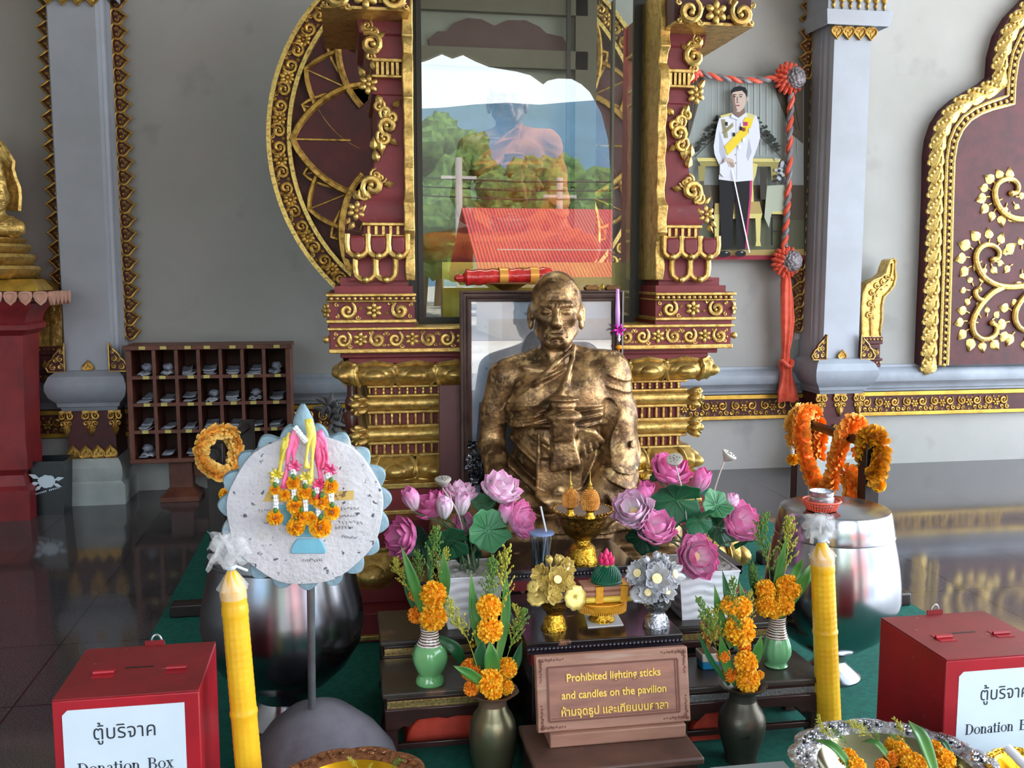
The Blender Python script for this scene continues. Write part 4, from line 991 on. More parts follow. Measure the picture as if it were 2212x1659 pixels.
def bench(label, x0, x1, y0, y1, zt, strip, cut=.07, rail=True, notch=True):
    """small Thai altar bench: moulded top, gilded strip, curved apron, square legs"""
    t = thing('altar_bench', label, 'table', ((x0+x1)/2, (y0+y1)/2, C0))
    part(t, 'top', G().box(x0, x1, y0, y1, zt-.02, zt), 'worn_top', bev=.006)
    g = G().box(x0+.012, x1-.012, y0+.012, y1-.012, zt-.034, zt-.02); part(t, 'molding', g, 'dark_wood', bev=.004)
    zs = zt-.056
    g = G().box(x0+.016, x1-.016, y0+.016, y1-.016, zs, zt-.034)
    n = int((x1-x0-.03)/.008)
    for i in range(n):
        for k in range(3): x = x0+.018+.008*i; g.box(x+.001, x+.007, y0+.0135, y0+.017, zs+.001+.007*k, zs+.007+.007*k)
    part(t, 'gilded_strip', g, strip, smooth=False)
    hx, za = (x1-x0)/2, zs-cut
    pts = [(x0+.008, zs), (x0+.008, za), (x0+.05, za), (x0+.07, za+.012), (x0+.085, za+.006), (x0+.11, za+.03), (x0+hx-.03, za+.034), (x0+hx, za+.028)]
    pts += [(2*(x0+hx)-a, b) for a, b in pts[-2::-1]]
    g = G().prism(pts, y0+.004, y0+.026); g.box(x0+.008, x0+.03, y0+.026, y1-.01, za+.02, zs); g.box(x1-.03, x1-.008, y0+.026, y1-.01, za+.02, zs); g.box(x0+.03, x1-.03, y1-.03, y1-.01, za+.02, zs)
    part(t, 'apron', g, 'dark_wood', bev=.004)
    for x in (x0+.008, x1-.05):
        for y in (y0+.006, y1-.048):
            g = G().rings([[(x+a, y+b, z) for a, b in ((0, 0), (.042, 0), (.042, .042), (0, .042))] for z in (zs-.01, za, .05)]+[[(x+a-.004, y+b-.004, .012+z) for a, b in ((0, 0), (.05, 0), (.05, .05), (0, .05))] for z in (.02, 0)])
            part(t, 'leg', g, 'dark_wood', bev=.004)
    if rail:
        g = G().box(x0+.03, x1-.03, y0+.018, y0+.034, C0+.03, C0+.05).box(x0+.03, x1-.03, y1-.034, y1-.018, C0+.03, C0+.05).box(x0+.018, x0+.034, y0+.04, y1-.04, C0+.03, C0+.05).box(x1-.034, x1-.018, y0+.04, y1-.04, C0+.03, C0+.05); part(t, 'stretcher', g, 'dark_wood', bev=.003)
    return t
LZ, UZ = .236, .292
bench('low dark altar bench with gilded strip carrying the swirled green vase', .095, .505, 2.95, 3.235, LZ, 'gold_strip')
bench('higher dark bench with gilded strip carrying the planter behind the swirled green vase', .1, .517, 3.245, 3.56, UZ, 'gold_strip', .06)
R1 = fl(1788, 1463, LZ-.02); 
bench('low bench with silvery strip carrying the ribbed green vase', 1.03, R1.x, R1.y, 3.12, LZ-.02, 'silver_strip')
R2 = fl(1735, 1338, UZ-.01)
bench('higher dark bench carrying the planter behind the ribbed green vase', 1.03, 1.588, R2.y, 3.55, UZ-.01, 'gold_strip', .06)
M('robe_orange', (206, 66, 40), .7, col2=(170, 48, 30), scale=7, bump=.4, bscale=18)
def cloth_heap(x0, x1, y0, y1, z0, z1, label):
    g = G()
    def fn(u, v):
        s = (u-.5)*2; w = (v-.5)*2; h = (1-abs(s)**9)*(1-abs(w)**9)
        return (x0+(x1-x0)*u, y0+(y1-y0)*v, z0+(z1-z0)*h*(.7+.35*noise.noise((u*5, v*4, x0*7)))+.001)
    g.sheet(fn, 22, 14); g.box(x0+.03, x1-.03, y0+.03, y1-.03, z0, z0+.01)
    solo('folded_robe', label, 'cloth', g, 'robe_orange')
cloth_heap(.17, .43, 3.03, 3.19, C0, .17, 'orange folded robe under the low bench of the swirled green vase')
cloth_heap(1.1, 1.33, 2.92, 3.06, C0, .16, 'orange folded robe under the bench with the silvery strip')
# ---------------------------------------------------------------- sign, its stand and the step in front
M('sign_wood', (160, 118, 98), .5, col2=(136, 96, 78), scale=4, stretch=(1, 1, 7), spots=[(2.5, (176, 158, 140), .6, .75)]); M('sign_field', (152, 104, 84), .5, col2=(126, 84, 70), scale=5, stretch=(1, 1, 6)); M('carving', (104, 62, 48), .6); M('letter_gold', (216, 184, 92), .35, .45); M('step_wood', (96, 66, 54), .4, col2=(66, 46, 40), scale=5, spots=[(8, (150, 132, 118), .66, .72)])
sx0, sx1 = at(1157, 1640, 2.47).x, at(1520, 1640, 2.47).x; SZ = .2
t = thing('wooden_step', 'worn brown wooden step under the wooden sign', 'step', ((sx0+sx1)/2, 2.6, C0))
part(t, 'tread', G().box(sx0, sx1, 2.46, 2.745, SZ-.022, SZ), 'step_wood', bev=.006); part(t, 'riser', G().box(sx0+.015, sx1-.015, 2.475, 2.74, C0, SZ-.022), 'dark_wood')
a, b = at(1186, 1610, 2.6), at(1478, 1590, 2.6); bz = at(1163, 1588, 2.6).z; tz = at(1158, 1414, 2.66).z
solo('sign_stand', 'plain wooden block holding up the sign on the step', 'stand', G().box(a.x, b.x, 2.585, 2.68, SZ, bz+.004), 'sign_wood', bev=.004)
c, d = at(1160, 1500, 2.62), at(1489, 1480, 2.62); wx0, wx1 = c.x, d.x; hgt = tz-bz; til = math.atan2(.045, hgt)
sign = thing('wooden_sign', 'carved wooden sign with gilt lettering forbidding sticks and candles', 'sign', ((wx0+wx1)/2, 2.6, bz+.005))
MS = T_((wx0+wx1)/2, 2.6, bz+.005) @ RX(-til); W2 = (wx1-wx0)/2
part(sign, 'board', G().box(-W2, W2, 0, .03, 0, hgt, MS), 'sign_wood', bev=.003)
bx0, bz0_ = W2-.034, .03
g = G().box(-bx0, bx0, -.0015, .001, bz0_, hgt-.034, MS); part(sign, 'lettered_field', g, 'sign_field', smooth=False)
g = G()
for x0_, x1_, z0_, z1_ in ((-bx0, bx0, bz0_-.003, bz0_+.002), (-bx0, bx0, hgt-.036, hgt-.031), (-bx0-.003, -bx0+.002, bz0_, hgt-.034), (bx0-.002, bx0+.003, bz0_, hgt-.034), (-bx0+.006, bx0-.006, bz0_+.006, bz0_+.008), (bx0-.009, bx0-.006, bz0_, hgt-.034)): g.box(x0_, x1_, -.003, 0, z0_, z1_, MS)
part(sign, 'border_line', g, 'carving', smooth=False)
g = G()
for sx in (-1, 1):
    for sz in (-1, 1):
        for i in range(9):
            r = .0065*(1-i*.055)
            for (ux, uz) in ((W2-.012-.0085*i, hgt/2-.012-.002*(i % 2)), (W2-.012-.002*(i % 2), hgt/2-.014-.0075*i)):
                h = G(); scroll(h, sx*ux, hgt/2+sz*uz, r, i*1.3, 1.2, 1 if i % 2 else -1, .18, 4, 8); g.add(h, MS)
part(sign, 'corner_carving', g, 'carving')
def text(parent, body, mat, size, M_, ext=.001, name='lettering', sx=1.0, bold=0.0, shear=0.0):
    cu = bpy.data.curves.new(name, 'FONT'); cu.body = body; cu.size = size; cu.align_x = 'CENTER'; cu.align_y = 'CENTER'; cu.extrude = ext; cu.offset = bold; cu.shear = shear
    tmp = bpy.data.objects.new('tmp', cu); COL.objects.link(tmp); bpy.context.view_layer.update()
    me = bpy.data.meshes.new_from_object(tmp.evaluated_get(bpy.context.evaluated_depsgraph_get())); bpy.data.objects.remove(tmp); me.materials.clear(); me.materials.append(MATS[mat])
    o = bpy.data.objects.new(name, me); COL.objects.link(o); o.parent = parent
    o.matrix_local = Matrix.Translation(-wloc(parent)) @ M_ @ RX(PI/2) @ Matrix.Diagonal((sx, 1, 1, 1)); return o
for s_, z_, sz_, w_ in (('Prohibited lighting sticks', .69, .031, .93), ('and candles on the pavilion', .465, .031, .93), ('ห้ามจุดธูป และเทียนบนศาลา', .245, .031, .95)):
    text(sign, s_, 'letter_gold', sz_, MS @ T_(0, -.003, hgt*z_), .002, sx=w_, bold=.0006)
# ---------------------------------------------------------------- donation boxes
M('box_red', (168, 26, 38), .38, col2=(140, 22, 32), scale=5, spots=[(30, (196, 120, 110), .72, .76)]); M('box_top', (140, 32, 36), .45, col2=(116, 26, 30), scale=6, spots=[(34, (180, 130, 120), .73, .77)]); M('label_paper', (206, 218, 226), .6, col2=(190, 203, 214), scale=2); M('ink', (44, 50, 58), .6); M('steel', (190, 192, 196), .25, .9)
SER = {'D': (.72, [[(0, 0), (.12, 0), (.12, 1), (0, 1)], 'bowlD']), }
def serif_word(g, s, x, z, h, y, wt=.16):
    """roman bold capitals and lower case built from strokes; returns the end x"""
    q = h
    def bar(x0, x1, z0, z1): g.box(x+x0*q, x+x1*q, y, y+.0006, z+z0*q, z+z1*q)
    def arc(cx, cz, rx, rz, a0, a1, w0, w1, n=14):
        P = []
        for i in range(n+1):
            a = a0+(a1-a0)*i/n; c, s_ = math.cos(a), math.sin(a); w = w0+(w1-w0)*abs(c)
            P.append(((cx+(rx-w/2)*c*1.0, cz+(rz-w0/2)*s_), (cx+(rx+w/2)*c, cz+(rz+w0/2)*s_)))
        b = len(g.v)
        for p_, q_ in P:
            for (u, v) in (p_, q_): g.vert((x+u*q, y, z+v*q))
        for i in range(n): g.face(b+2*i, b+2*i+1, b+2*i+3, b+2*i+2)
    for ch in s:
        if ch == ' ': x += .55*q; continue
        if ch == 'D': bar(.1, .26, 0, 1); bar(0, .4, 0, .05); bar(0, .4, .95, 1); arc(.36, .5, .38, .475, -PI/2, PI/2, .05, .17); adv = .9
        elif ch == 'B': bar(.1, .26, 0, 1); bar(0, .4, 0, .05); bar(0, .4, .95, 1); bar(.2, .42, .5, .55); arc(.38, .75, .22, .225, -PI/2, PI/2, .05, .15); arc(.4, .265, .27, .24, -PI/2, PI/2, .05, .16); adv = .82
        elif ch == 'o': arc(.31, .34, .24, .32, 0, 2*PI, .05, .14, 24); adv = .64
        elif ch == 'n': bar(.08, .22, 0, .68); bar(.02, .3, 0, .045); bar(0, .2, .63, .68); arc(.33, .45, .16, .2, 0, PI, .06, .13); bar(.43, .56, 0, .46); bar(.37, .63, 0, .045); adv = .7
        elif ch == 'a': bar(.34, .47, .05, .5); arc(.26, .49, .15, .16, 0, PI*.95, .05, .12); arc(.24, .2, .17, .18, 0, 2*PI, .05, .13, 20); bar(.36, .56, 0, .05); adv = .58
        elif ch == 't': bar(.1, .23, .08, .9); bar(0, .36, .63, .68); arc(.23, .1, .08, .09, PI, 2*PI, .05, .1, 8); adv = .42
        elif ch == 'i': bar(.08, .22, 0, .68); bar(.02, .3, 0, .045); bar(0, .2, .63, .68); arc(.15, .86, .05, .055, 0, 2*PI, .09, .09, 12); adv = .36
        elif ch == 'x':
            for i in range(12): v = i/12*.68; u = .06+v*.62; bar(u-.05, u+.11, v, v+.06) if 0 else None
            b = len(g.v)
            for (u, v) in ((.06, .66), (.22, .66), (.54, .02), (.38, .02), (.46, .66), (.52, .66), (.14, .02), (.08, .02)): g.vert((x+u*q, y, z+v*q))
            g.face(b, b+1, b+2, b+3); g.face(b+4, b+5, b+6, b+7); bar(0, .28, .63, .68); bar(.36, .6, .63, .68); bar(0, .24, 0, .045); bar(.32, .62, 0, .045); adv = .66
        x += adv*q
    return x
def serif_width(s, h): return sum({' ': .55, 'D': .9, 'B': .82, 'o': .64, 'n': .7, 'a': .58, 't': .42, 'i': .36, 'x': .66}[c] for c in s)*h
def donation_box(x0, y0, label, lab_x0, lab_x1, lab_top, thai_z, eng_z):
    w, d, z1 = .335, .318, .55
    t = thing('donation_box', label, 'donation box', (x0+w/2, y0+d/2, C0))
    part(t, 'body', G().box(x0, x0+w, y0, y0+d, C0, z1-.004), 'box_red', bev=.003)
    part(t, 'lid', G().box(x0+.001, x0+w-.001, y0+.001, y0+d, z1-.004, z1), 'box_top', bev=.001)
    part(t, 'coin_slot', G().box(x0+.13, x0+.2, y0+.165, y0+.172, z1, z1+.0006), 'black_gap', smooth=False)
    for xx in (.06, .235):
        g = G().tube([(x0+xx, y0+.14, z1+.004), (x0+xx+.05, y0+.14, z1+.004)], .005, 8); g.box(x0+xx, x0+xx+.05, y0+.115, y0+.165, z1, z1+.0015); part(t, 'hinge', g, 'box_red')
    g = G().box(x0+.15, x0+.2, y0+d, y0+d+.004, z1-.03, z1+.012); h = part(t, 'hasp', g, 'box_top')
    g = G().tube([(x0+.165+.014*(1-math.cos(a)), y0+d+.008, z1-.0+.026*math.sin(a)) for a in [PI*i/10 for i in range(11)]], .003, 6); g.box(x0+.158, x0+.2, y0+d+.004, y0+d+.016, z1-.03, z1); o = mesh('padlock', g, 'steel', loc=wloc(h)); o.parent = h
    lx0, lx1 = x0+lab_x0, x0+lab_x1; lt = z1-lab_top
    pts = [(lx0, lt-.26), (lx1, lt-.26), (lx1, lt), (lx0+.012, lt), (lx0, lt-.012)]
    part(t, 'paper_notice', G().prism(pts, y0-.0012, y0), 'label_paper', smooth=False, label='white paper notice with Thai and English lettering')
    cx = (lx0+lx1)/2
    text(t, 'ตู้บริจาค', 'ink', .05, T_(cx, y0-.0016, z1-thai_z), .0003, name='thai_lettering', sx=.9)
    g = G(); hh = .0315; s_ = 'Donation Box'; serif_word(g, s_, cx-serif_width(s_, hh)/2*.92, z1-eng_z, hh*.92, y0-.002); part(t, 'english_lettering', g, 'ink', smooth=False)
    return t
donation_box(-.697, 2.345, 'red metal donation box beside the tall candle with the crumpled wrapper', .022, .3, .028, .09, .19)
donation_box(1.529, 2.205, 'red metal donation box beside the silver flower tray', .038, .31, .036, .103, .21)
# ---------------------------------------------------------------- alms bowls
M('bowl_steel', (176, 178, 182), .2, 1.0, col2=(150, 152, 158), scale=3, bump=.02, bscale=8); M('bowl_dark', (150, 152, 158), .22, 1.0, col2=(112, 114, 120), scale=2.5); M('bowl_brown', (112, 92, 80), .3, .8, col2=(90, 74, 66), scale=4)
def bowl(name, label, c, prof, rim, lid, foot, mats, seams=()):
    t = thing(name, label, 'alms bowl', (c[0], c[1], C0)); cc = (c[0], c[1], C0)
    part(t, 'body', G().lathe(prof, 64, cc), mats[0], sharp=50)
    part(t, 'foot', G().lathe(foot, 48, cc), mats[2], sharp=50)
    if lid: part(t, 'lid', G().lathe(lid, 64, cc), mats[1], sharp=35)
    g = G()
    for r, z in seams: g.lathe([(r, z-.003), (r+.003, z), (r, z+.003)], 64, cc, cap0=False, cap1=False)
    part(t, 'seam_rim', g, mats[0]); return t
bc = fl(1790, 1468, 0); RB = (at(1793, 1300, 3.345).x+.005, 3.345)
def zr(y): return at(1790, y, 3.34).z-C0
def rr(a, b): return (b-a)/2*kk((RB[0], RB[1], .4))
bowl('alms_bowl', 'large polished steel alms bowl carrying the small red basket', RB,
     [(.05, zr(1405)), (.12, zr(1392)), (.185, zr(1365)), (.235, zr(1325)), (rr(1653, 1937), zr(1285)), (.248, zr(1250)), (.24, zr(1215)), (.228, zr(1180)), (.215, zr(1148))], None,
     [(.219, zr(1152)), (.219, zr(1146)), (.205, zr(1105)), (.2, zr(1098)), (.18, zr(1094)), (.01, zr(1092))], [(.118, 0), (.118, .006), (.11, .009), (.062, zr(1430)), (.056, zr(1420)), (.06, zr(1412)), (.085, zr(1402))], ['bowl_steel', 'bowl_steel', 'bowl_steel'], [(.218, zr(1150))])
LB = (at(612, 1330, 3.3).x, 3.3)
def zl(y): return at(612, y, 3.3).z-C0
bowl('alms_bowl', 'large dark steel alms bowl behind the round stone disc', LB,
     [(.1, zl(1472)), (.16, zl(1462)), (.215, zl(1430)), (.26, zl(1385)), (.274, zl(1340)), (.268, zl(1300)), (.25, zl(1250)), (.235, zl(1200))], None,
     [(.24, zl(1202)), (.24, zl(1196)), (.225, zl(1165)), (.2, zl(1155)), (.01, zl(1152))], [(.125, 0), (.125, .006), (.118, .01), (.088, zl(1502)), (.1, zl(1500)), (.105, zl(1472))], ['bowl_dark', 'bowl_dark', 'bowl_steel'], [(.24, zl(1199)), (.102, zl(1470))])
# basket and cup on the lid
lz = C0+zr(1092)+.001; bp = fl(1774, 1100, lz)
M('basket_red', (226, 92, 66), .45); M('cup_silver', (200, 202, 206), .25, .9, bump=.3, bscale=120)
t = thing('plastic_basket', 'small coral red plastic basket on the polished alms bowl lid', 'basket', (bp.x, bp.y, lz))
g = G().lathe([(.052, 0), (.052, .003)], 32, (bp.x, bp.y, lz)); part(t, 'base', g, 'basket_red')
g = G()
for i in range(36): a = 2*PI*i/36; g.tube([(bp.x+.052*math.cos(a), bp.y+.052*math.sin(a), lz), (bp.x+.066*math.cos(a), bp.y+.066*math.sin(a), lz+.033)], .0022, 5)
for r, z in ((.056, .011), (.061, .022)): g.tube([(bp.x+r*math.cos(2*PI*i/32), bp.y+r*math.sin(2*PI*i/32), lz+z) for i in range(33)], .0018, 5)
part(t, 'mesh_side', g, 'basket_red')
part(t, 'rim', G().tube([(bp.x+.068*math.cos(2*PI*i/40), bp.y+.068*math.sin(2*PI*i/40), lz+.034) for i in range(41)], .004, 6), 'basket_red')
solo('silver_cup', 'small embossed silver cup standing in the coral red basket', 'cup', G().lathe([(.034, .003), (.043, .012), (.045, .044), (.04, .05), (.043, .055), (.043, .064), (.046, .07), (.043, .07), (.04, .062), (.038, .014), (.01, .012)], 32, (bp.x, bp.y, lz), cap1=True), 'cup_silver', loc=(bp.x, bp.y, lz+.003))
# ---------------------------------------------------------------- candles
M('candle_wax', (238, 188, 40), .35, sss=.25, col2=(226, 168, 30), scale=8, bump=.15, bscale=30, coat=.25); M('wrap_film', (240, 240, 240), .2, alpha=.24)
def candle(label, top, bot, r0, r1, knot, crumple):
    """top, bot: world points on the axis"""
    top, bot = Vector(top), Vector(bot); ax = (top-bot); L = ax.length; m = T_(bot) @ frame_from(ax)
    t = thing('ceremonial_candle', label, 'candle', bot)
    n = 120; prof = []
    for i in range(n+1):
        s = i/n; z = s*L; r = r1+(r0-r1)*s; q = s
        dz = L-z
        for c_ in (.12, .135, .45, .46): r += .0022*math.exp(-((s-(1-c_))/.006)**2)
        if dz < .05: r *= .3+.7*(dz/.05)**.75
        prof.append((r, z))
    def fl_(a, i):
        s = i/n; z = s*L
        sc = .012 if .15 < (1-s) < .42 or (1-s) > .5 else .0
        return 1+.028*math.sin(a*7+z*170)*math.sin(a*7-z*170)*(1 if sc else .35)
    part(t, 'wax_body', G().lathe(prof, 48, mat=m, flute=fl_), 'candle_wax', sharp=70)
    g = G()
    def fn(u, v):
        a = 2*PI*u; z = L-.07+.1*v; r = r0*1.06 if v < .2 else r0*1.06*(1-(v-.2)/.55)+.006 if v < .75 else .006+(v-.75)*.07
        r *= 1+.16*math.sin(a*7+v*5)*(.2 if v < .2 else 1); return m @ Vector((r*math.cos(a), r*math.sin(a), z))
    g.sheet(fn, 40, 16)
    for k in range(9 if crumple else 6):
        a = k*2.4; o = Vector((.02*math.cos(a), .02*math.sin(a), L+.03+.006*k)); h = G()
        h.sheet(lambda u, v: m @ (o+Vector(((u-.5)*.05+.012*math.sin(v*9+k), (v-.5)*.05+.012*math.sin(u*8+k*2), .02*math.sin(u*6+v*5+k)))), 7, 7); g.add(h)
    part(t, 'plastic_wrap', g, 'wrap_film', label='clear crumpled plastic wrap'); part(t, 'white_tie', G().tube([m @ Vector((.011*math.cos(a), .011*math.sin(a), L+.006+.0006*a)) for a in [i*.7 for i in range(14)]]+[m @ Vector((-.035, -.02, L-.01))], .0035, 6), 'label_paper')
    return t
a = at(500, 1232, 2.42); b = at(545, 1750, 2.42); d = (b-a); s_ = (a.z-C0-.002)/(a.z-b.z); b = a+d*s_; b.y = 2.42
candle('tall yellow embossed candle beside the donation box, grey knotted wrapper on top', a, b, .031, .0335, 1, True)
a = at(1775, 1172, 2.88); b = at(1790, 1562, 2.88); d = b-a; s_ = (a.z-C0-.002)/(a.z-b.z); b = a+d*s_; b.y = 2.88
candle('tall yellow embossed candle in front of the polished alms bowl', a, b, .037, .0415, 1, True)
# ---------------------------------------------------------------- stone disc on a pole
M('disc_paint', (212, 210, 212), .7, col2=(190, 190, 194), scale=7, bump=.5, bscale=70, spots=[(46, (92, 94, 100), .64, .69), (9, (176, 160, 140), .68, .8)]); M('disc_blue', (142, 170, 180), .65, col2=(112, 140, 154), scale=9, bump=.4, bscale=60, spots=[(12, (170, 176, 176), .6, .72)]); M('disc_gold', (206, 174, 98), .7, spots=[(60, (120, 100, 70), .62, .68)]); M('blue_paint', (120, 186, 206), .6, col2=(104, 168, 192), scale=14); M('galvanized', (142, 144, 148), .4, .7, col2=(116, 118, 124), scale=8); M('cement', (112, 110, 118), .85, col2=(90, 88, 96), scale=6, bump=.3, bscale=30, spots=[(14, (76, 76, 82), .66, .74)])
DY = 2.72; DC = at(661, 1100, DY); kd = kk(DC)
disc = thing('stone_disc', 'round white speckled stone disc with scalloped blue edge on a pole', 'disc', (DC.x, DY, C0))
tl = math.radians(0)
def ring_pts(fr, n): return [(DC.x+fr(2*PI*i/n)*math.cos(2*PI*i/n), DC.z+fr(2*PI*i/n)*math.sin(2*PI*i/n)) for i in range(n)]
NT = 19
def scal(a):
    u = ((a-PI/2)*NT/(2*PI)) % 1.0; w = abs(u-.5)*2; return kd*(163+22*(1-w**1.7)+2*math.sin(a*5))
o_ = ring_pts(scal, 272); i_ = ring_pts(lambda a: kd*(166+1.5*math.sin(a*9)), 272)
g = G(); g.rings([[(x, DY+y, z) for x, z in q] for q, y in ((o_, .03), (o_, .008), ([(DC.x+(x-DC.x)*.985, DC.z+(z-DC.z)*.985) for x, z in o_], 0.0), (i_, -.002), (i_, .03))], True, True)
part(disc, 'scalloped_edge', g, 'disc_blue', sharp=50)
g = G()
g.rings([[(DC.x+(x-DC.x)*f, DY+y, DC.z+(z-DC.z)*f) for x, z in i_] for f, y in ((1, 0), (.985, -.014), (.9, -.017), (.4, -.021), (.05, -.022))], True, True)
part(disc, 'face', g, 'disc_paint', sharp=60)
def dz(px, py): p = at(px, py, DY-.02); return (p.x, p.z)
part(disc, 'finial', G().lathe([(.02, -.02), (.026, .0), (.03, .03), (.028, .06), (.018, .085), (.006, .105)], 14, (at(656, 955, DY).x, DY+.012, at(656, 955, DY).z-.0), flute=lambda a, i: 1+.06*math.sin(a*3+i)), 'disc_blue')
f0 = -.0255
g = G().prism([dz(628, 1188), (dz(630, 1195)), dz(702, 1195), dz(704, 1188), dz(697, 1172), dz(690, 1163), dz(642, 1163), dz(634, 1173)], DY+f0, DY-.018); g.prism([dz(640, 1160), dz(694, 1160), dz(690, 1145), dz(680, 1128), dz(656, 1128), dz(645, 1145)], DY+f0+.001, DY-.018); g.prism([dz(600, 1090), dz(612, 1135), dz(700, 1135), dz(730, 1090)], DY+f0+.002, DY-.018)
part(disc, 'painted_vase', g, 'blue_paint', bev=.002)
g = G().prism([dz(568, 1083), dz(578, 1062), dz(764, 1060), dz(763, 1079)], DY+f0+.002, DY-.018); part(disc, 'gold_bar', g, 'disc_gold')
g = G(); rd = random.Random(3)
for row, (x0_, y0_, n_, sz_) in enumerate([(560, 1103, 9, 6), (724, 1098, 8, 7), (728, 1113, 8, 6), (733, 1128, 7, 8), (726, 1139, 6, 7), (655, 1210, 9, 5), (740, 1160, 7, 5), (572, 1130, 6, 6)]):
    for i in range(n_):
        x, z = dz(x0_+i*sz_, y0_+rd.uniform(-2, 2)); a = rd.uniform(.4, 2.6); l = kd*rd.uniform(2, 4)
        g.box(-l, l, -.0006, .0006, -.0006, .0006, T_(x, DY-.0215, z) @ RY(a))
part(disc, 'faded_scratches', g, 'ink', smooth=False)
pt = at(671, 1258, DY+.01); pb = at(674, 1532, 2.86)
part(disc, 'pole', G().tube([(pt.x, DY+.012, DC.z-.1), (pt.x, DY+.02, pt.z), (pb.x, 2.86, pb.z-.02)], .0115, 14), 'galvanized')
cbx = at(690, 1600, 2.86).x; cz = pb.z+.004
g = G(); 
g.lathe([(.245, 0), (.24, .02), (.215, cz*.38), (.165, cz*.66), (.1, cz*.88), (.04, cz*.98), (.005, cz)], 48, (cbx, 2.88, C0), flute=lambda a, i: 1+.03*math.sin(a*3+i*.6)+.02*math.sin(a*5+2))
part(disc, 'cement_base', g, 'cement')
# ================================================================ vases
M('celadon', (122, 186, 122), .12, col2=(104, 168, 106), scale=5, coat=.6); M('celadon_pale', (134, 200, 142), .14, col2=(110, 180, 122), scale=8, coat=.6)
M('glaze_neck', (232, 226, 216), .25, col2=(226, 218, 206), scale=8, wave=(38, (96, 62, 40), 2.5, 'Z', .45, .62), coat=.4)
M('bronze_vase', (122, 116, 88), .34, .75, col2=(102, 98, 74), scale=4, bump=.05, bscale=60); M('bronze_old', (92, 88, 76), .4, .7, col2=(72, 70, 62), scale=5, bump=.1, bscale=50, spots=[(18, (44, 40, 36), .66, .74)]); M('rim_brown', (120, 96, 78), .45, .4)
def vprof(cx, Y, z0, rows):
    """rows (pixel y, pixel radius) -> [(r, z)] from z0 up"""
    k = kk(at(cx, rows[0][0], Y)); b = rows[0][0]
    return [(r*k, (b-y)*k*1.02) for y, r in rows]
VASE = {}
def vase(key, label, cx, py, zt, rows, nneck, mats, flute=None, lobes=False, Y=None):
    c = fl(cx, py, zt); pr = vprof(cx, c.y, zt, rows); t = thing('vase', label, 'vase', (c.x, c.y, zt)); cc = (c.x, c.y, zt)
    n = len(pr)-nneck
    part(t, 'body', G().lathe(pr[:n], 64, cc, flute=flute, cap1=False), mats[0], sharp=60)
    r, z = pr[-1]; inner = [(pr[i][0]*.88, pr[i][1]) for i in range(len(pr)-1, n-2, -1)]
    g = G().lathe(pr[n-1:]+inner, 48, cc, cap0=False, flute=(lambda a, i: 1+(.05*abs(math.sin(a*4)) if abs(i-nneck) < 2 else 0)) if lobes else None); part(t, 'rim' if lobes else 'neck', g, mats[1], sharp=60)
    VASE[key] = (c.x, c.y, zt+z, pr[-2][0]); return t
vase('A', 'swirled light green glazed vase on the low bench, brown and white neck', 929, 1474, LZ, [(1480, 30), (1476, 31.5), (1468, 29), (1461, 24), (1455, 27), (1445, 33), (1430, 38), (1418, 39), (1405, 35), (1395, 28), (1386, 23), (1378, 20), (1368, 19), (1356, 21)], 4, ['celadon', 'glaze_neck'], flute=lambda a, i: 1+(.035*math.cos(a*6+i*.42) if 3 < i < 10 else 0))
vase('D', 'ribbed pale green glazed vase on the bench with silvery strip', 1676, 1438, LZ-.02, [(1444, 23), (1441, 25), (1436, 22), (1430, 25), (1418, 30), (1408, 31), (1395, 29), (1380, 24), (1366, 20), (1356, 18), (1346, 17), (1334, 19)], 4, ['celadon_pale', 'glaze_neck'], flute=lambda a, i: 1+(.03*math.cos(a*12) if 3 < i < 8 else 0))
vase('B', 'tall olive bronze vase with wide lobed rim, left of the wooden sign', 1065, 1692, C0, [(1700, 38), (1696, 40), (1688, 38), (1660, 42), (1630, 48), (1600, 51), (1580, 51), (1562, 48), (1548, 42), (1535, 33), (1524, 29), (1512, 29), (1504, 36), (1498, 50), (1494, 54)], 4, ['bronze_vase', 'rim_brown'], lobes=True)
vase('C', 'tall grey bronze vase with wide lobed rim, right of the wooden sign', 1600, 1642, C0, [(1650, 33), (1646, 35), (1638, 34), (1615, 40), (1590, 48), (1568, 51), (1552, 49), (1540, 44), (1528, 35), (1515, 29), (1502, 28), (1494, 32), (1486, 46), (1481, 50)], 4, ['bronze_old', 'bronze_old'], lobes=True)
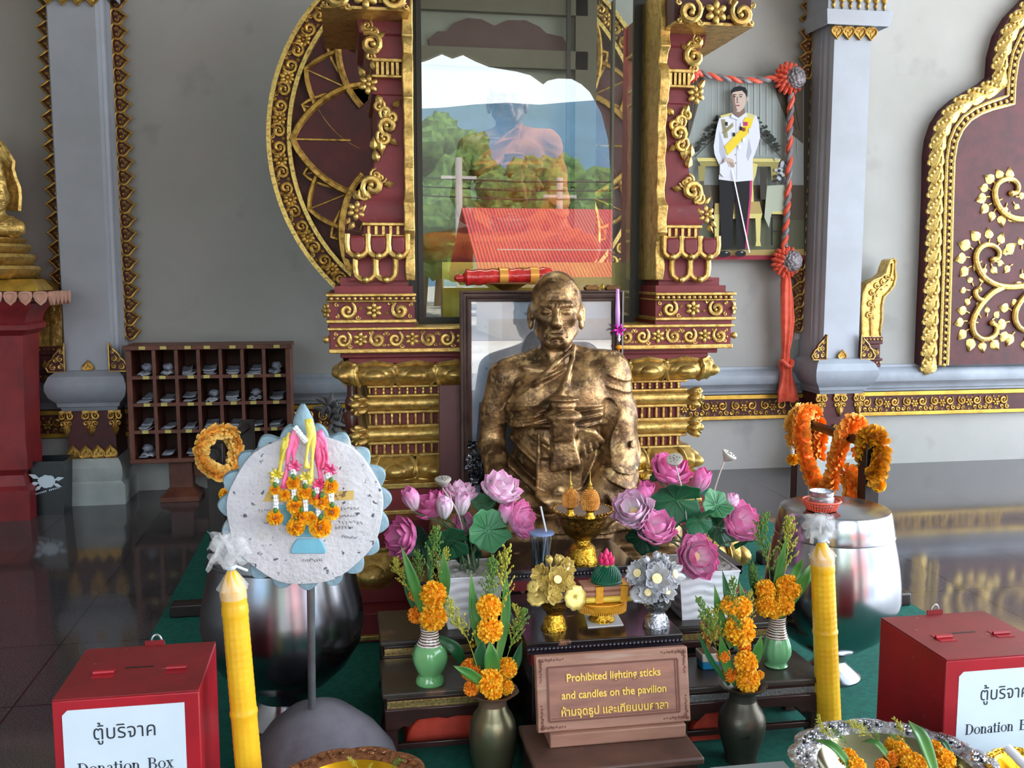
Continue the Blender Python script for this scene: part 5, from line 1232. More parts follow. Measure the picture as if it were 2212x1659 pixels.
# ================================================================ offerings on the lacquer tables
M('phan_gold', (236, 190, 66), .22, .95, col2=(150, 106, 30), scale=70, bump=.5, bscale=130); M('phan_dark', (176, 130, 54), .28, .9, col2=(84, 58, 24), scale=60, bump=.5, bscale=140); M('plate_wood', (136, 112, 98), .6, col2=(112, 92, 80), scale=6); M('phan_silver', (214, 216, 220), .2, .95, col2=(120, 122, 128), scale=70, bump=.5, bscale=130)
def phan(name, label, cx, py, zt, rows, mats, plate=True):
    c = fl(cx, py, zt); k = kk(c); cc = (c.x, c.y, zt); pr = [((r*k), (rows[0][1]-y)*k*1.03) for r, y in rows]; n = next(i for i, q in enumerate(rows) if len(q) > 2) if any(len(q) > 2 for q in rows) else len(rows)//2
    return c, k, cc, pr
def footed(name, label, cat, cx, py, zt, foot, bowl_, mats):
    c = fl(cx, py, zt); k = kk(c); cc = (c.x, c.y, zt); b = foot[0][0]
    f = [(r*k, (b-y)*k*1.04) for y, r in foot]; w = [(r*k, (b-y)*k*1.04) for y, r in bowl_]
    t = thing(name, label, cat, cc)
    part(t, 'foot', G().lathe(f, 40, cc, flute=lambda a, i: 1+.03*abs(math.sin(a*8))), mats[0], sharp=50)
    part(t, 'bowl', G().lathe(w, 48, cc), mats[1], sharp=50)
    zt2 = zt+w[-1][1]
    part(t, 'plate', G().lathe([(w[-1][0]*.3, -.004), (w[-1][0]*.97, -.003), (w[-1][0]*.96, .002), (.002, .0025)], 40, (c.x, c.y, zt2)), mats[2], sharp=40)
    return t, Vector((c.x, c.y, zt2+.0025)), k
t, PT, k1 = footed('offering_bowl', 'tall gilt footed offering bowl with a brown plate before the bronze figure', 'offering bowl', 1258, 1213, UT,
    [(1222, 33), (1220, 34), (1215, 32), (1205, 30), (1192, 27), (1186, 22), (1183, 17), (1174, 17)], [(1174, 17), (1168, 30), (1158, 40), (1142, 48), (1128, 52), (1120, 55), (1117, 62), (1112, 63)], ['phan_gold', 'phan_dark', 'plate_wood'])
g = G()
for i in range(44): a = 2*PI*i/44; g.ball((PT.x+63*k1*math.cos(a), PT.y+63*k1*math.sin(a), PT.z-.001), .0058, 6, 5)
part(t, 'beaded_rim', g, 'phan_dark')
M('bead_amber', (196, 122, 40), .4, .15, col2=(228, 160, 72), scale=60, lo=.4, hi=.6)
def bead_cone(px, py, r, label):
    p = fl(px, py, PT.z); k = kk(p); R = r*k; t = thing('beaded_cone', label, 'ornament', (p.x, p.y, PT.z), 'beaded cones on the offering bowl')
    part(t, 'stand', G().lathe([(R*.62, 0), (R*.62, .004), (R*.42, .012), (R*.38, .02), (R*.7, .03), (R*.8, .034)], 20, (p.x, p.y, PT.z)), 'phan_gold')
    g = G(); z0 = PT.z+.034
    for i in range(13):
        q = i/12; rr_ = R*math.sin(PI*(.2+.8*(1-q)))**.8*(1 if q < .6 else 1.0) if q < 1 else R*.2; rr_ = R*(math.sqrt(max(0, 1-(q*1.02-.35)**2/.46)) if q < .98 else .22)
        n = max(5, int(2*PI*rr_/.0056))
        for j in range(n): a = 2*PI*(j+.5*(i % 2))/n; g.ball((p.x+rr_*math.cos(a), p.y+rr_*math.sin(a), z0+q*R*2.2), .0033, 5, 4)
    g.lathe([(R*.8, 0), (R*.92, R*.8), (R*.6, R*1.8), (.002, R*2.2)], 14, (p.x, p.y, z0)); part(t, 'beaded_body', g, 'bead_amber')
    g = G(); g.lathe([(R*.3, 0), (R*.34, .006), (R*.16, .01), (R*.26, .016), (R*.12, .022), (.0016, .03), (.001, .062)], 12, (p.x, p.y, z0+R*2.15)); part(t, 'spire', g, 'gold_paint')
bead_cone(1232, 1113, 17, 'smaller amber beaded cone on the tall gilt offering bowl'); bead_cone(1274, 1119, 19.5, 'larger amber beaded cone on the tall gilt offering bowl')
# cup of water with a straw
M('cup_lid', (128, 150, 196), .3); M('straw_white', (232, 232, 240), .4); pane_mat('cup_plastic', .1, (232, 236, 240), .05); pane_mat('water', .1, (222, 228, 236), .1)
c = fl(1170, 1224, UT); k = kk(c); cc = (c.x, c.y, UT)
t = thing('plastic_cup', 'clear plastic cup of water with blue lid and white straw on the platform', 'cup', cc)
part(t, 'cup_wall', G().lathe([(19*k, 0), (20*k, .002), (26*k, 74*k), (25*k, 74*k), (19*k, .004)], 32, cc, cap1=False), 'cup_plastic'); part(t, 'ice_water', G().lathe([(18.5*k, .004), (23.5*k, 56*k)], 32, cc), 'water')
part(t, 'lid', G().lathe([(27*k, 73*k), (27*k, 77*k), (25*k, 78*k)], 32, cc, cap0=True), 'cup_lid', sharp=30)
part(t, 'straw', G().tube([(c.x+.004, c.y, UT+.02), at(1180, 1148, c.y), at(1168, 1094, c.y)], .0034, 10), 'straw_white')
# gilt and silver lotus bouquets
M('lotus_gilt', (232, 208, 124), .35, .3, col2=(200, 168, 84), scale=30); M('lotus_silver', (222, 222, 224), .4, .45, col2=(190, 190, 196), scale=30); M('stamen', (236, 206, 110), .6, col2=(246, 232, 196), scale=200); M('foil_dark', (120, 118, 108), .4, .5)
def petal_g(l, w, cup=.35, tip=.15, n=7, m=6, base=.25):
    """one petal: base at origin, growing along +z, cupped towards -y... inner face +y"""
    g = G()
    def fn(u, v):
        s = 2*v-1; wd = w*.5*(base+(1-base)*math.sin(PI*min(1, u*.62+.02))**.9)*(1-max(0, (u-.55)/.45)**2.2)
        y = -cup*l*math.sin(PI*.5*min(1, u*1.2))*.6+cup*l*.35*(u**2)+abs(s)**2*wd*.55
        return (s*wd, y, u*l*(1-tip*abs(s)*0))
    g.sheet(fn, n, m, T=lambda u, v: u); return g
def blossom(r, open_=.5, whorls=((6, .55), (7, .8), (8, 1.0)), w=.62, jit=.1, seed=1, cup=.35):
    """lotus bloom of radius ~r pointing along +z, base at origin"""
    g = G(); rd = random.Random(seed); N = len(whorls)
    for wi, (n, f) in enumerate(whorls):
        ang = open_*f
        pg = petal_g(r*1.55*(1.05-.1*f), r*1.55*w, cup)
        for i in range(n):
            a = 2*PI*(i+.5*wi)/n+rd.uniform(-jit, jit)
            m = RZ(a) @ T_(0, -r*.1, r*.02) @ RX(ang*1.35+rd.uniform(-jit, jit)) @ SC(rd.uniform(.93, 1.05)); g.add(pg, m)
    return g
def metal_bouquet(name, label, mat, cx, py, zt, foot, bw, mats, spec, leafspec, kr=1.0):
    t, p, k = footed('offering_bowl', label+' footed bowl on the lower lacquer table', 'offering bowl', cx, py, zt, foot, bw, mats)
    b = thing(name, label+' lotus bouquet standing on its footed bowl', 'bouquet', p)
    g = G(); mid = at(cx, 1255, p.y)
    for i, (x, y, r, kind, dx, dy) in enumerate(spec):
        q = at(x, y, p.y-.02+dy); d = Vector((dx, -.75 if kind == 'o' else -.25, .35 if kind == 'o' else 1.0)); R = r*k
        g.tube([p+Vector((0, 0, .0)), p+(q-p)*.5+Vector((0, 0, .005)), q-d.normalized()*R*.2], .0028, 5)
        if kind == 'o':
            o = part(b, 'open_lotus', G().add(blossom(R, .85, ((6, .55), (8, .85), (8, 1.15)), .55, seed=i), T_(q-d.normalized()*R*.55) @ frame_from(d)), mat, sharp=0, solid=.0006)
            if r > 16:
                s = mesh('seed_head', G().lathe([(.003, 0), (R*.42, R*.5), (R*.42, R*.56), (.001, R*.62)], 16, mat=T_(q-d.normalized()*R*.35) @ frame_from(d)), 'stamen', loc=wloc(o)); s.parent = o
        else: part(b, 'lotus_bud', G().add(blossom(R*.8, .18, ((4, .4), (5, .8)), .8, seed=i), T_(q-d.normalized()*R) @ frame_from(d)), mat, sharp=0, solid=.0006)
    part(b, 'stems', g, mat)
    for (x, y, r, dx, dz) in leafspec:
        q = at(x, y, p.y-.04); m = T_(q) @ frame_from((dx, -1, dz)); h = G().lathe([(.001, .0), (r*k*.3, .001), (r*k*.7, .001), (r*k, -.001)], 28, mat=m, flute=lambda a, i: 1+.06*math.sin(a*9)*(i > 1), cap0=False, cap1=False)
        h.tube([p, (p+q)*.5+Vector((0, 0, -.004)), q], .002, 5); part(b, 'round_leaf', h, mat, solid=.0008)
metal_bouquet('gilt_bouquet', 'gilt', 'lotus_gilt', 1198, 1358, TZ, [(1369, 27), (1366, 28), (1358, 25), (1345, 22), (1340, 18), (1336, 17)], [(1336, 17), (1330, 22), (1322, 28), (1312, 30), (1304, 33), (1300, 36)], ['phan_gold', 'phan_dark', 'plate_wood'],
    [(1204, 1252, 21, 'o', .05, -.02), (1165, 1240, 16, 'o', -.7, 0), (1222, 1225, 18, 'o', .3, .02), (1175, 1262, 15, 'o', -.5, -.02), (1195, 1285, 15, 'o', .0, -.05), (1225, 1258, 15, 'o', .6, -.01), (1186, 1205, 17, 'b', -.15, .01), (1206, 1203, 17, 'b', .15, .02), (1229, 1217, 12, 'b', .9, .0)], [(1243, 1291, 27, .35, .25), (1160, 1288, 22, -.5, .9), (1150, 1268, 14, -.9, .6)])
metal_bouquet('silver_bouquet', 'silver', 'lotus_silver', 1418, 1353, TZ, [(1363, 28), (1360, 29), (1352, 26), (1341, 23), (1335, 18), (1331, 17)], [(1331, 17), (1325, 24), (1316, 29), (1308, 30), (1298, 34), (1293, 38)], ['phan_silver', 'phan_silver', 'plate_wood'],
    [(1418, 1250, 26, 'o', .0, -.03), (1378, 1238, 21, 'o', -.6, 0), (1456, 1240, 22, 'o', .6, 0), (1400, 1280, 18, 'o', -.3, -.04), (1440, 1277, 18, 'o', .3, -.03), (1418, 1225, 16, 'o', .0, .02), (1395, 1205, 17, 'b', -.3, .0), (1419, 1197, 18, 'b', .0, .02), (1438, 1201, 17, 'b', .15, .01)], [(1380, 1283, 20, -.5, .9)])
# stack of candles and sticks on a gilt stand
M('paper_white', (206, 202, 196), .6); M('wax_yellow', (236, 206, 76), .4, sss=.15); M('wax_brown', (176, 124, 98), .5, col2=(158, 106, 84), scale=9); M('satin_gold', (226, 150, 30), .35, .2, col2=(240, 178, 60), scale=120); M('cloth_green', (10, 96, 68), .5, col2=(6, 78, 56), scale=20); M('pink_bud', (226, 52, 112), .5, col2=(206, 36, 96), scale=30); M('bud_green', (150, 170, 80), .6)
bq = fl(1300, 1340, TZ); k = kk(bq); bx, by = bq.x, bq.y
m0 = G(); P4 = [fl(1270, 1357, TZ), fl(1347, 1351, TZ), fl(1332, 1324, TZ), fl(1262, 1328, TZ)]
m0.hexa([(p.x, p.y, TZ) for p in P4]+[(p.x, p.y, TZ+.003) for p in P4]); solo('paper_mat', 'square white card under the gilt candle stand', 'mat', m0, 'paper_white', smooth=False)
b0 = TZ+.003; cc = (bx, by, b0)
t = thing('candle_offering', 'bundle of yellow candles and brown sticks with gold bands on a fringed gilt stand', 'offering', cc)
part(t, 'stand', G().lathe([(29*k, 0), (29*k, .004), (24*k, .012), (22*k, .022), (26*k, .03), (40*k, .036), (44*k, .044)], 32, cc), 'phan_gold')
g = G(); zf = b0+.062
for i in range(70): a = 2*PI*i/70; g.tube([(bx+50*k*math.cos(a), by+38*k*math.sin(a), zf), (bx+53*k*math.cos(a), by+41*k*math.sin(a), zf-.012), (bx+52*k*math.cos(a), by+40*k*math.sin(a), zf-.03)], .0021, 5)
g.tube([(bx+51*k*math.cos(2*PI*i/40), by+39*k*math.sin(2*PI*i/40), zf) for i in range(41)], .003, 6); g.lathe([(44*k, -.02), (50*k, 0), (.002, .002)], 32, (bx, by, zf)); part(t, 'fringe', g, 'satin_gold')
zc = zf+.004
for r_, (n, rad, x0, x1, mat, nm) in enumerate([(5, .0105, -42, 60, 'wax_yellow', 'candle_row'), (6, .0095, -46, 58, 'wax_brown', 'stick_row'), (5, .0095, -48, 56, 'wax_brown', 'stick_row')]):
    g = G()
    for i in range(n): y = by-.03+.06*i/(n-1); g.tube([(bx+x0*k, y, zc+rad), (bx+x1*k, y, zc+rad)], rad, 10)
    part(t, nm, g, mat); zc += rad*1.85
for x in (-13, 41):
    xx = bx+x*k; g = G().box(xx-.012, xx+.012, by-.0425, by-.041, zf+.006, zc+.002).box(xx-.012, xx+.012, by-.0425, by+.042, zc+.0005, zc+.002); part(t, 'gold_band', g, 'satin_gold', smooth=False)
g = G()
for i in range(4): g.box(bx-20*k+i*16*k, bx-8*k+i*16*k, by-.03, by+.03, zc, zc+.003+.001*i)
part(t, 'leaf_wrap', g, 'plate_wood', smooth=False)
gx = bx+9*k; g = G(); cz0 = zc+.003
for i in range(26):
    a = 2*PI*i/26; P = [(gx+r*k*math.cos(a+tw), by+r*k*math.sin(a+tw), cz0+h*k) for r, h, tw in ((30, 4, 0), (30, 14, .1), (24, 26, .3), (15, 36, .5), (9, 41, .6))]; g.tube(P, [.0042, .0042, .0036, .0028, .002], 5)
g.lathe([(31*k, 0), (31*k, 5*k), (26*k, 22*k), (10*k, 40*k)], 30, (gx, by, cz0)); g.tube([(gx+31*k*math.cos(2*PI*i/30), by+31*k*math.sin(2*PI*i/30), cz0+4*k) for i in range(31)], .004, 6)
part(t, 'green_cone', g, 'cloth_green')
g = G(); g2 = G()
for i, (r, n, h) in enumerate(((12, 7, 44), (8, 5, 53), (0, 1, 62))):
    for j in range(n):
        a = 2*PI*j/n+i*.4; o = Vector((gx+r*k*math.cos(a), by+r*k*math.sin(a), cz0+h*k)); h_ = G().lathe([(.002, -9*k), (5*k, -5*k), (6*k, 0), (4.5*k, 6*k), (.001, 12*k)], 10); g.add(h_, T_(o) @ RY(.35*math.cos(a)*(r > 0)) @ RX(-.35*math.sin(a)*(r > 0)))
        if i == 0: h2 = G().lathe([(.001, -14*k), (5*k, -9*k), (5.5*k, -4*k)], 8, cap1=False); g2.add(h2, T_(o))
part(t, 'pink_buds', g, 'pink_bud'); part(t, 'bud_cups', g2, 'bud_green')
# foil flowers and gilt leaf sprig behind, purple ribbon on the frame
M('foil_silver', (150, 152, 160), .22, .9, col2=(40, 42, 46), scale=60, lo=.4, hi=.6); M('ribbon_purple', (206, 150, 220), .35); M('ribbon_magenta', (206, 40, 170), .35); M('jasmine_white', (236, 236, 232), .5, sss=.1); M('marigold_o', (244, 150, 18), .6)
p = at(1040, 1050, 4.07); t = thing('foil_flowers', 'crumpled dark silver foil flowers in front of the framed picture', 'ornament', (p.x, 4.07, PZ)); g = G(); rd = random.Random(5)
for i in range(26):
    q = at(1038+rd.uniform(-20, 20), rd.uniform(960, 1060), 4.07+rd.uniform(-.02, .02)); h = blossom(.02, .9, ((5, 1),), .8, seed=i); g.add(h, T_(q) @ frame_from((rd.uniform(-1, 1), -1, rd.uniform(-1, 1))))
part(t, 'foil_petals', g, 'foil_silver', solid=.0006); part(t, 'stem', G().tube([(p.x, 4.07, PZ), (p.x, 4.07, .8), at(1043, 960, 4.07)], .005, 6), 'foil_silver')
p = at(1380, 1070, 4.1); t = thing('gilt_leaf_sprig', 'small gilt leaf sprig beside the shoulder-high backing board', 'ornament', (p.x, 4.1, PZ)); g = G()
for i, (x, y, a) in enumerate([(1373, 1005, 2.0), (1381, 1012, .6), (1370, 1025, 2.6), (1379, 1032, .3), (1385, 1050, .2), (1376, 1060, 2.5), (1378, 1018, 1.4)]): h = G(); leaflet(h, 0, 0, .04, a, .75, .3); q = at(x, y, 4.09); g.add(h, T_(q))
part(t, 'gilt_leaves', g, 'phan_gold'); part(t, 'stem', G().tube([(p.x, 4.1, PZ), (p.x, 4.1, .65), at(1377, 1008, 4.1)], .004, 6), 'phan_gold')
def ribbon(g, pts, w, wob=.0, nrm=(0, -1, 0)):
    P = [Vector(q) for q in pts]; b = len(g.v); n = Vector(nrm)
    for i, q in enumerate(P):
        d = P[min(i+1, len(P)-1)]-P[max(i-1, 0)]; s = d.cross(n); s = s.normalized() if s.length > 1e-6 else Vector((1, 0, 0)); ww = w[i] if isinstance(w, (list, tuple)) else w
        tw = wob*math.sin(i*1.3); s = (s*math.cos(tw)+n*math.sin(tw))
        for f in (-.5, 0, .5): g.vert(q+s*ww*f+n*(.15*ww if f == 0 else 0))
    for i in range(len(P)-1):
        for j in range(2): a = b+i*3+j; g.face(a, a+1, a+4, a+3)
RY_ = FY-.014
t = thing('ribbon_garland', 'small garland on a pale purple ribbon hanging at the corner of the framed picture', 'garland', at(1335, 630, RY_))
g = G(); ribbon(g, [at(1334, y, RY_) for y in (624, 650, 675, 705)], [.014, .018, .022, .02]); part(t, 'ribbon', g, 'ribbon_purple', solid=.0006)
g = G()
for i in range(6): a = i*1.05; c = at(1336, 713, RY_-.006); ribbon(g, [c, c+Vector((.02*math.cos(a), -.01, .02*math.sin(a))), c+Vector((.034*math.cos(a+.2), -.002, .03*math.sin(a+.2)))], [.004, .012, .003])
part(t, 'bow', g, 'ribbon_magenta', solid=.0006)
g = G().lathe([(.003, .0), (.008, .01), (.005, .018), (.008, .026), (.003, .036)], 10, at(1337, 738, RY_)); part(t, 'jasmine_beads', g, 'jasmine_white')
g = G().ball(at(1337, 750, RY_-.004), (.016, .014, .01), 12, 8); g.tube([at(1337, 750, RY_), at(1338, 800, RY_)], .002, 5); g.ball(at(1338, 802, RY_), (.006, .006, .012), 8, 6); part(t, 'marigold_drop', g, 'marigold_o')
# small pot with a dried gilt plant, gilt balls
M('pot_white', (222, 216, 204), .5); M('pot_blue', (36, 142, 196), .4); M('dried_gold', (190, 138, 50), .5, .2, col2=(214, 176, 90), scale=30); M('soil', (120, 84, 60), .9)
c = fl(1528, 1440, LZ-.02); k = kk(c); t = thing('small_pot', 'small white and blue square pot on the bench beside the sign', 'pot', (c.x, c.y, LZ-.02))
def sq(h, z): return [(c.x-h, c.y-h, z), (c.x+h, c.y-h, z), (c.x+h, c.y+h, z), (c.x-h, c.y+h, z)]
z = LZ-.02
part(t, 'blue_base', G().rings([sq(18*k, z), sq(19*k, z+17*k)]), 'pot_blue', bev=.004); part(t, 'white_rim', G().rings([sq(19.5*k, z+17*k), sq(21*k, z+36*k)]), 'pot_white', bev=.004); part(t, 'soil', G().rings([sq(17*k, z+35*k), sq(17*k, z+37*k)]), 'soil')
t2 = thing('dried_plant', 'dried golden plant in the small white and blue pot', 'plant', (c.x, c.y, z+37*k)); g = G(); rd = random.Random(2)
for i in range(14):
    e = c+Vector((rd.uniform(-24, 34)*k, rd.uniform(-.02, .02), 37*k+rd.uniform(40, 90)*k)); b_ = Vector((c.x, c.y, z+37*k)); g.tube([b_, b_.lerp(e, .5)+Vector((0, 0, .01)), e], .0016, 5)
    for j in range(7): q = b_.lerp(e, .4+.1*j); g.ball(q+Vector((rd.uniform(-.007, .007), rd.uniform(-.007, .007), 0)), rd.uniform(.004, .008), 6, 5)
part(t2, 'dried_sprays', g, 'dried_gold')
c = fl(1022, 1404, LZ); t = thing('gilt_ball_ornament', 'small cluster of gilt balls on the bench behind the olive bronze vase', 'ornament', (c.x, c.y, LZ)); g = G()
for x, y, r in ((1029, 1345, 10), (1027, 1372, 9), (1016, 1384, 9), (1032, 1390, 9), (1022, 1400, 8)): q = at(x, y, c.y); g.ball((q.x, q.y, max(q.z, LZ+r*k)), r*k, 12, 8)
g.tube([(c.x, c.y, LZ), at(1028, 1350, c.y)], .003, 5); part(t, 'gilt_balls', g, 'gold_shiny')
# ================================================================ trays at the near edge
M('tray_silver', (214, 216, 220), .16, .95, col2=(130, 132, 138), scale=34, bump=.7, bscale=44); M('tray_olive', (150, 150, 120), .15, .9, col2=(120, 118, 84), scale=3); M('tray_brown', (150, 96, 56), .4, .45, col2=(96, 56, 32), scale=60, bump=.6, bscale=70); M('tray_yellow', (230, 176, 36), .2, .85, col2=(206, 150, 20), scale=4)
def tray(name, label, cx, py, zt, rx, lobes, mats, foot=.06, inner=.74, rimw=.0, amp=.06):
    c = fl(cx, py, zt); R = rx*kk(c); t = thing(name, label, 'tray', (c.x, c.y, zt-foot)); cc = (c.x, c.y, zt)
    def fl_(a, i): return 1+amp*(abs(math.cos(a*lobes/2))**.6-.5)*(i/4 if i < 5 else 1)+(.012*math.sin(a*lobes*3) if 1 <= i <= 3 else 0)
    part(t, 'rim', G().lathe([(R*inner, 0), (R*(inner+.06), .008), (R*(inner+.14), .004), (R*.93, .012), (R, .008), (R*.99, .003), (R*inner, -.006)], 180, cc, flute=fl_, cap0=False, cap1=False), mats[0], sharp=60)
    g = G()
    for i in range(lobes):
        for q, rr_ in ((-.25, .9), (0, .92), (.25, .9), (0, .83)):
            a = 2*PI*(i+q)/lobes; h = G(); scroll(h, 0, 0, R*.045, i, 1.2, 1 if q < 0 else -1, .25, 5, 10); g.add(h, T_(c.x+R*rr_*math.cos(a), c.y+R*rr_*math.sin(a), zt+.009) @ RZ(a) @ RX(-PI/2))
    part(t, 'embossed_scrolls', g, mats[0])
    part(t, 'dish', G().lathe([(R*.28, -foot), (R*.28, -foot+.004), (R*.2, -foot*.75), (R*.3, -foot*.62), (R*.6, -foot*.5), (R*inner, -.004), (R*inner, .002), (R*.62, -foot*.4), (.004, -foot*.5)], 96, cc), mats[1], sharp=40)
    return c, R, t
zt = .40
sc_, SR, _t = tray('silver_tray', 'large embossed silver tray with pointed rim full of marigolds', 1938, 1662, zt, 222, 14, ['tray_silver', 'tray_olive'])
gc, GR, _t = tray('gold_tray', 'gold embossed tray with a white candle, beside the donation box notice', 2232, 1668, zt, 96, 14, ['gold_shiny', 'tray_yellow'])
wc_, WR2, _t = tray('carved_tray', 'brown carved lobed tray with yellow dish below the stone disc', 762, 1704, zt-.04, 172, 10, ['tray_brown', 'tray_yellow'], inner=.72)
solo('white_candle', 'white candle lying in the gold embossed tray', 'candle', G().tube([(gc.x-GR*.15, gc.y-.05, zt+.0), (gc.x-GR*.22, gc.y+.06, zt+.03)], .011, 12), 'straw_white')
for nm, lab, xs in (('offering_table', 'dark low table under the silver and gold trays', (at(1760, 1700, sc_.y).x, at(2330, 1700, sc_.y).x)), ('offering_table', 'dark low table under the carved brown tray', (at(640, 1740, wc_.y).x, at(880, 1740, wc_.y).x))):
    zb = zt-.06 if xs[0] > .6 else zt-.1; yb = (sc_.y if xs[0] > .6 else wc_.y)+.07
    t = thing(nm, lab, 'table', ((xs[0]+xs[1])/2, yb-.2, C0)); part(t, 'top', G().box(xs[0], xs[1], yb-.45, yb, zb-.02, zb), 'lacquer', bev=.003)
    for x in (xs[0]+.01, xs[1]-.05):
        for y in (yb-.44, yb-.05): part(t, 'leg', G().box(x, x+.04, y, y+.04, C0, zb-.02), 'lacquer')
q0, q1 = fl(1528, 1652, .27), fl(1692, 1643, .27); t = thing('metal_stand', 'low grey metal stand edge in front of the grey bronze vase', 'stand', ((q0.x+q1.x)/2, q1.y-.12, C0))
M('stand_grey', (152, 166, 170), .35, .4)
part(t, 'top', G().box(q0.x, q1.x, q1.y-.25, q1.y, .255, .27), 'stand_grey', bev=.002)
for x in (q0.x+.005, q1.x-.025):
    for y in (q1.y-.245, q1.y-.025): part(t, 'leg', G().box(x, x+.02, y, y+.02, C0, .255), 'stand_grey')
# ================================================================ lotus planters
M('planter_white', (240, 242, 246), .4, coat=.2); M('gravel_white', (212, 210, 204), .9, col2=(176, 172, 164), scale=60, bump=.8, bscale=90)
M('lotus_pink', (226, 110, 170), .55, attr=[(0, (240, 232, 224)), (.3, (246, 214, 228)), (.7, (240, 162, 204)), (1, (232, 116, 178))], sss=.12)
M('lotus_deep', (216, 84, 150), .55, attr=[(0, (238, 214, 220)), (.25, (242, 178, 208)), (.7, (236, 134, 186)), (1, (230, 104, 170))], sss=.12)
M('lotus_pale', (236, 190, 214), .55, attr=[(0, (228, 232, 216)), (.3, (244, 232, 238)), (.8, (242, 204, 226)), (1, (234, 158, 204))], sss=.12)
M('lotus_leaf', (34, 100, 62), .45, col2=(24, 80, 52), scale=5, bump=.1, bscale=20); M('lotus_leaf_pale', (70, 132, 84), .5, col2=(52, 112, 72), scale=6); M('lotus_leaf_dark', (18, 62, 44), .5, col2=(14, 50, 38), scale=6)
M('stem_green', (84, 112, 72), .6, col2=(62, 92, 60), scale=10); M('pod_grey', (196, 190, 180), .7, col2=(168, 162, 152), scale=9); M('pod_dark', (110, 104, 96), .8)
def planter(label, cx, py, zb, wt, wb, ht):
    c = fl(cx, py, zb); k = kk(c); t = thing('planter', label, 'planter', (c.x, c.y, zb)); W, B, Hh = wt*k/2, wb*k/2, ht*k*1.04
    g = G(); n = 22; R = []
    def h(z): return B+(W-B)*z
    for i in range(25):
        z = i/24; q = h(z); ring = []
        for side in range(4):
            for j in range(n):
                u = j/n*2-1; d = q+.0035*math.sin(z*34+1.3*math.sin(u*5.2+(1 if int(z*11) % 2 else -1)*.4))*(0 if i in (0, 24) else 1)*(1-u**8)
                x, y = {0: (u*q, -d), 1: (d, u*q), 2: (-u*q, d), 3: (-d, -u*q)}[side]; ring.append((c.x+x, c.y+y, zb+z*Hh))
        R.append(ring)
    g.rings(R, True, False); part(t, 'pot', g, 'planter_white', sharp=55)
    g = G(); g.sheet(lambda u, v: (c.x+(u*2-1)*W*.97, c.y+(v*2-1)*W*.97, zb+Hh-.004+.012*noise.noise((u*9, v*9, cx))), 24, 24); part(t, 'gravel', g, 'gravel_white', sharp=0)
    g = G().tube([(c.x+W*a, c.y+W*b, zb+Hh) for a, b in ((-1, -1), (1, -1), (1, 1), (-1, 1), (-1, -1))], .004, 6); part(t, 'rim', g, 'planter_white')
    return Vector((c.x, c.y, zb+Hh-.01)), W
def stem_to(g, base, tip, d=None, r=.0035, sag=.02):
    b, e = Vector(base), Vector(tip); m = b.lerp(e, .55)+Vector(((e.x-b.x)*-.12, 0, sag)); 
    P = bez([b, m, e-(Vector(d)*.012 if d is not None else Vector((0, 0, 0)))]+([e] if d is not None else []), 14); g.tube(P, r, 7)
def lotus(pos, W, px, py, r, kind, d, mat, label, grp, dy=0.0, st=True):
    q = at(px, py, pos.y+dy); k = kk(q); R = r*k; d = Vector(d).normalized(); rd = random.Random(px*7+py)
    base = pos+Vector((rd.uniform(-.5, .5)*W*.7, rd.uniform(-.4, .4)*W*.7, 0))
    nm = {'o': 'lotus_flower', 'b': 'lotus_bud', 'p': 'lotus_seed_pod', 'l': 'lotus_leaf'}[kind]
    t = thing(nm, label, {'o': 'flower', 'b': 'flower', 'p': 'seed pod', 'l': 'leaf'}[kind], base, grp); 
    if kind == 'o':
        o = q-d*R*.9; part(t, 'petals', G().add(blossom(R*1.1, .54, ((5, .25), (6, .6), (8, .88), (8, 1.05)), .7, .1, px, .5), T_(o) @ frame_from(d)), mat, sharp=0, solid=.0008); e = o
        part(t, 'seed_head', G().lathe([(.004, 0), (R*.28, R*.5), (R*.26, R*.56), (.001, R*.58)], 14, mat=T_(o) @ frame_from(d)), 'stamen')
    elif kind == 'b':
        o = q-d*R*1.1; part(t, 'petals', G().add(blossom(R*1.42, .1, ((3, .2), (4, .7), (5, 1.0)), .66, .04, px, .4), T_(o) @ frame_from(d)), mat, sharp=0, solid=.0008); e = o
    elif kind == 'p':
        o = q-d*R*.5; part(t, 'pod', G().lathe([(R*.16, -R*.15), (R*.3, 0), (R*.75, R*.5), (R, R*.85), (R*.98, R*.98), (R*.85, R*1.04), (.002, R*1.0)], 24, mat=T_(o) @ frame_from(d)), 'pod_grey', sharp=50)
        g = G()
        for i in range(11): a = i*2.4; s = R*.75*math.sqrt(i/11); g.ball(T_(o) @ frame_from(d) @ Vector((s*math.cos(a), s*math.sin(a), R*1.03)), R*.09, 6, 5)
        part(t, 'seeds', g, 'pod_dark'); e = o
    else:
        o = q; ph = rd.uniform(0, 6); fold = .35
        def fn(u, v):
            a = 2*PI*v*.985+.05; rr_ = R*u*(1+.07*math.sin(a*5+ph)+.04*math.sin(a*11)); return T_(o) @ frame_from(d) @ Vector((rr_*math.cos(a), rr_*math.sin(a), R*(.42*u**1.6*(.5+.5*math.sin(a*2+ph))+.07*u*math.sin(a*5+ph)+.02*u*abs(math.sin(a*9)))-.1*R))
        g = G().sheet(fn, 12, 72); part(t, 'blade', g, mat, sharp=0, solid=.0008); e = fn(0, 0)
        g = G()
        for i in range(12): g.tube([fn(u/6, i/12)+d*.001 for u in range(1, 6)], [.0016, .0013, .001, .0008, .0005], 5)
        part(t, 'veins', g, 'stem_green' if mat != 'lotus_leaf_pale' else 'lotus_leaf')
    if st:
        g = G(); stem_to(g, base, e, d if kind != 'l' else None, .0034 if kind != 'p' else .003, .03); part(t, 'stem', g, 'stem_green' if kind != 'p' else 'pod_grey')
    return t
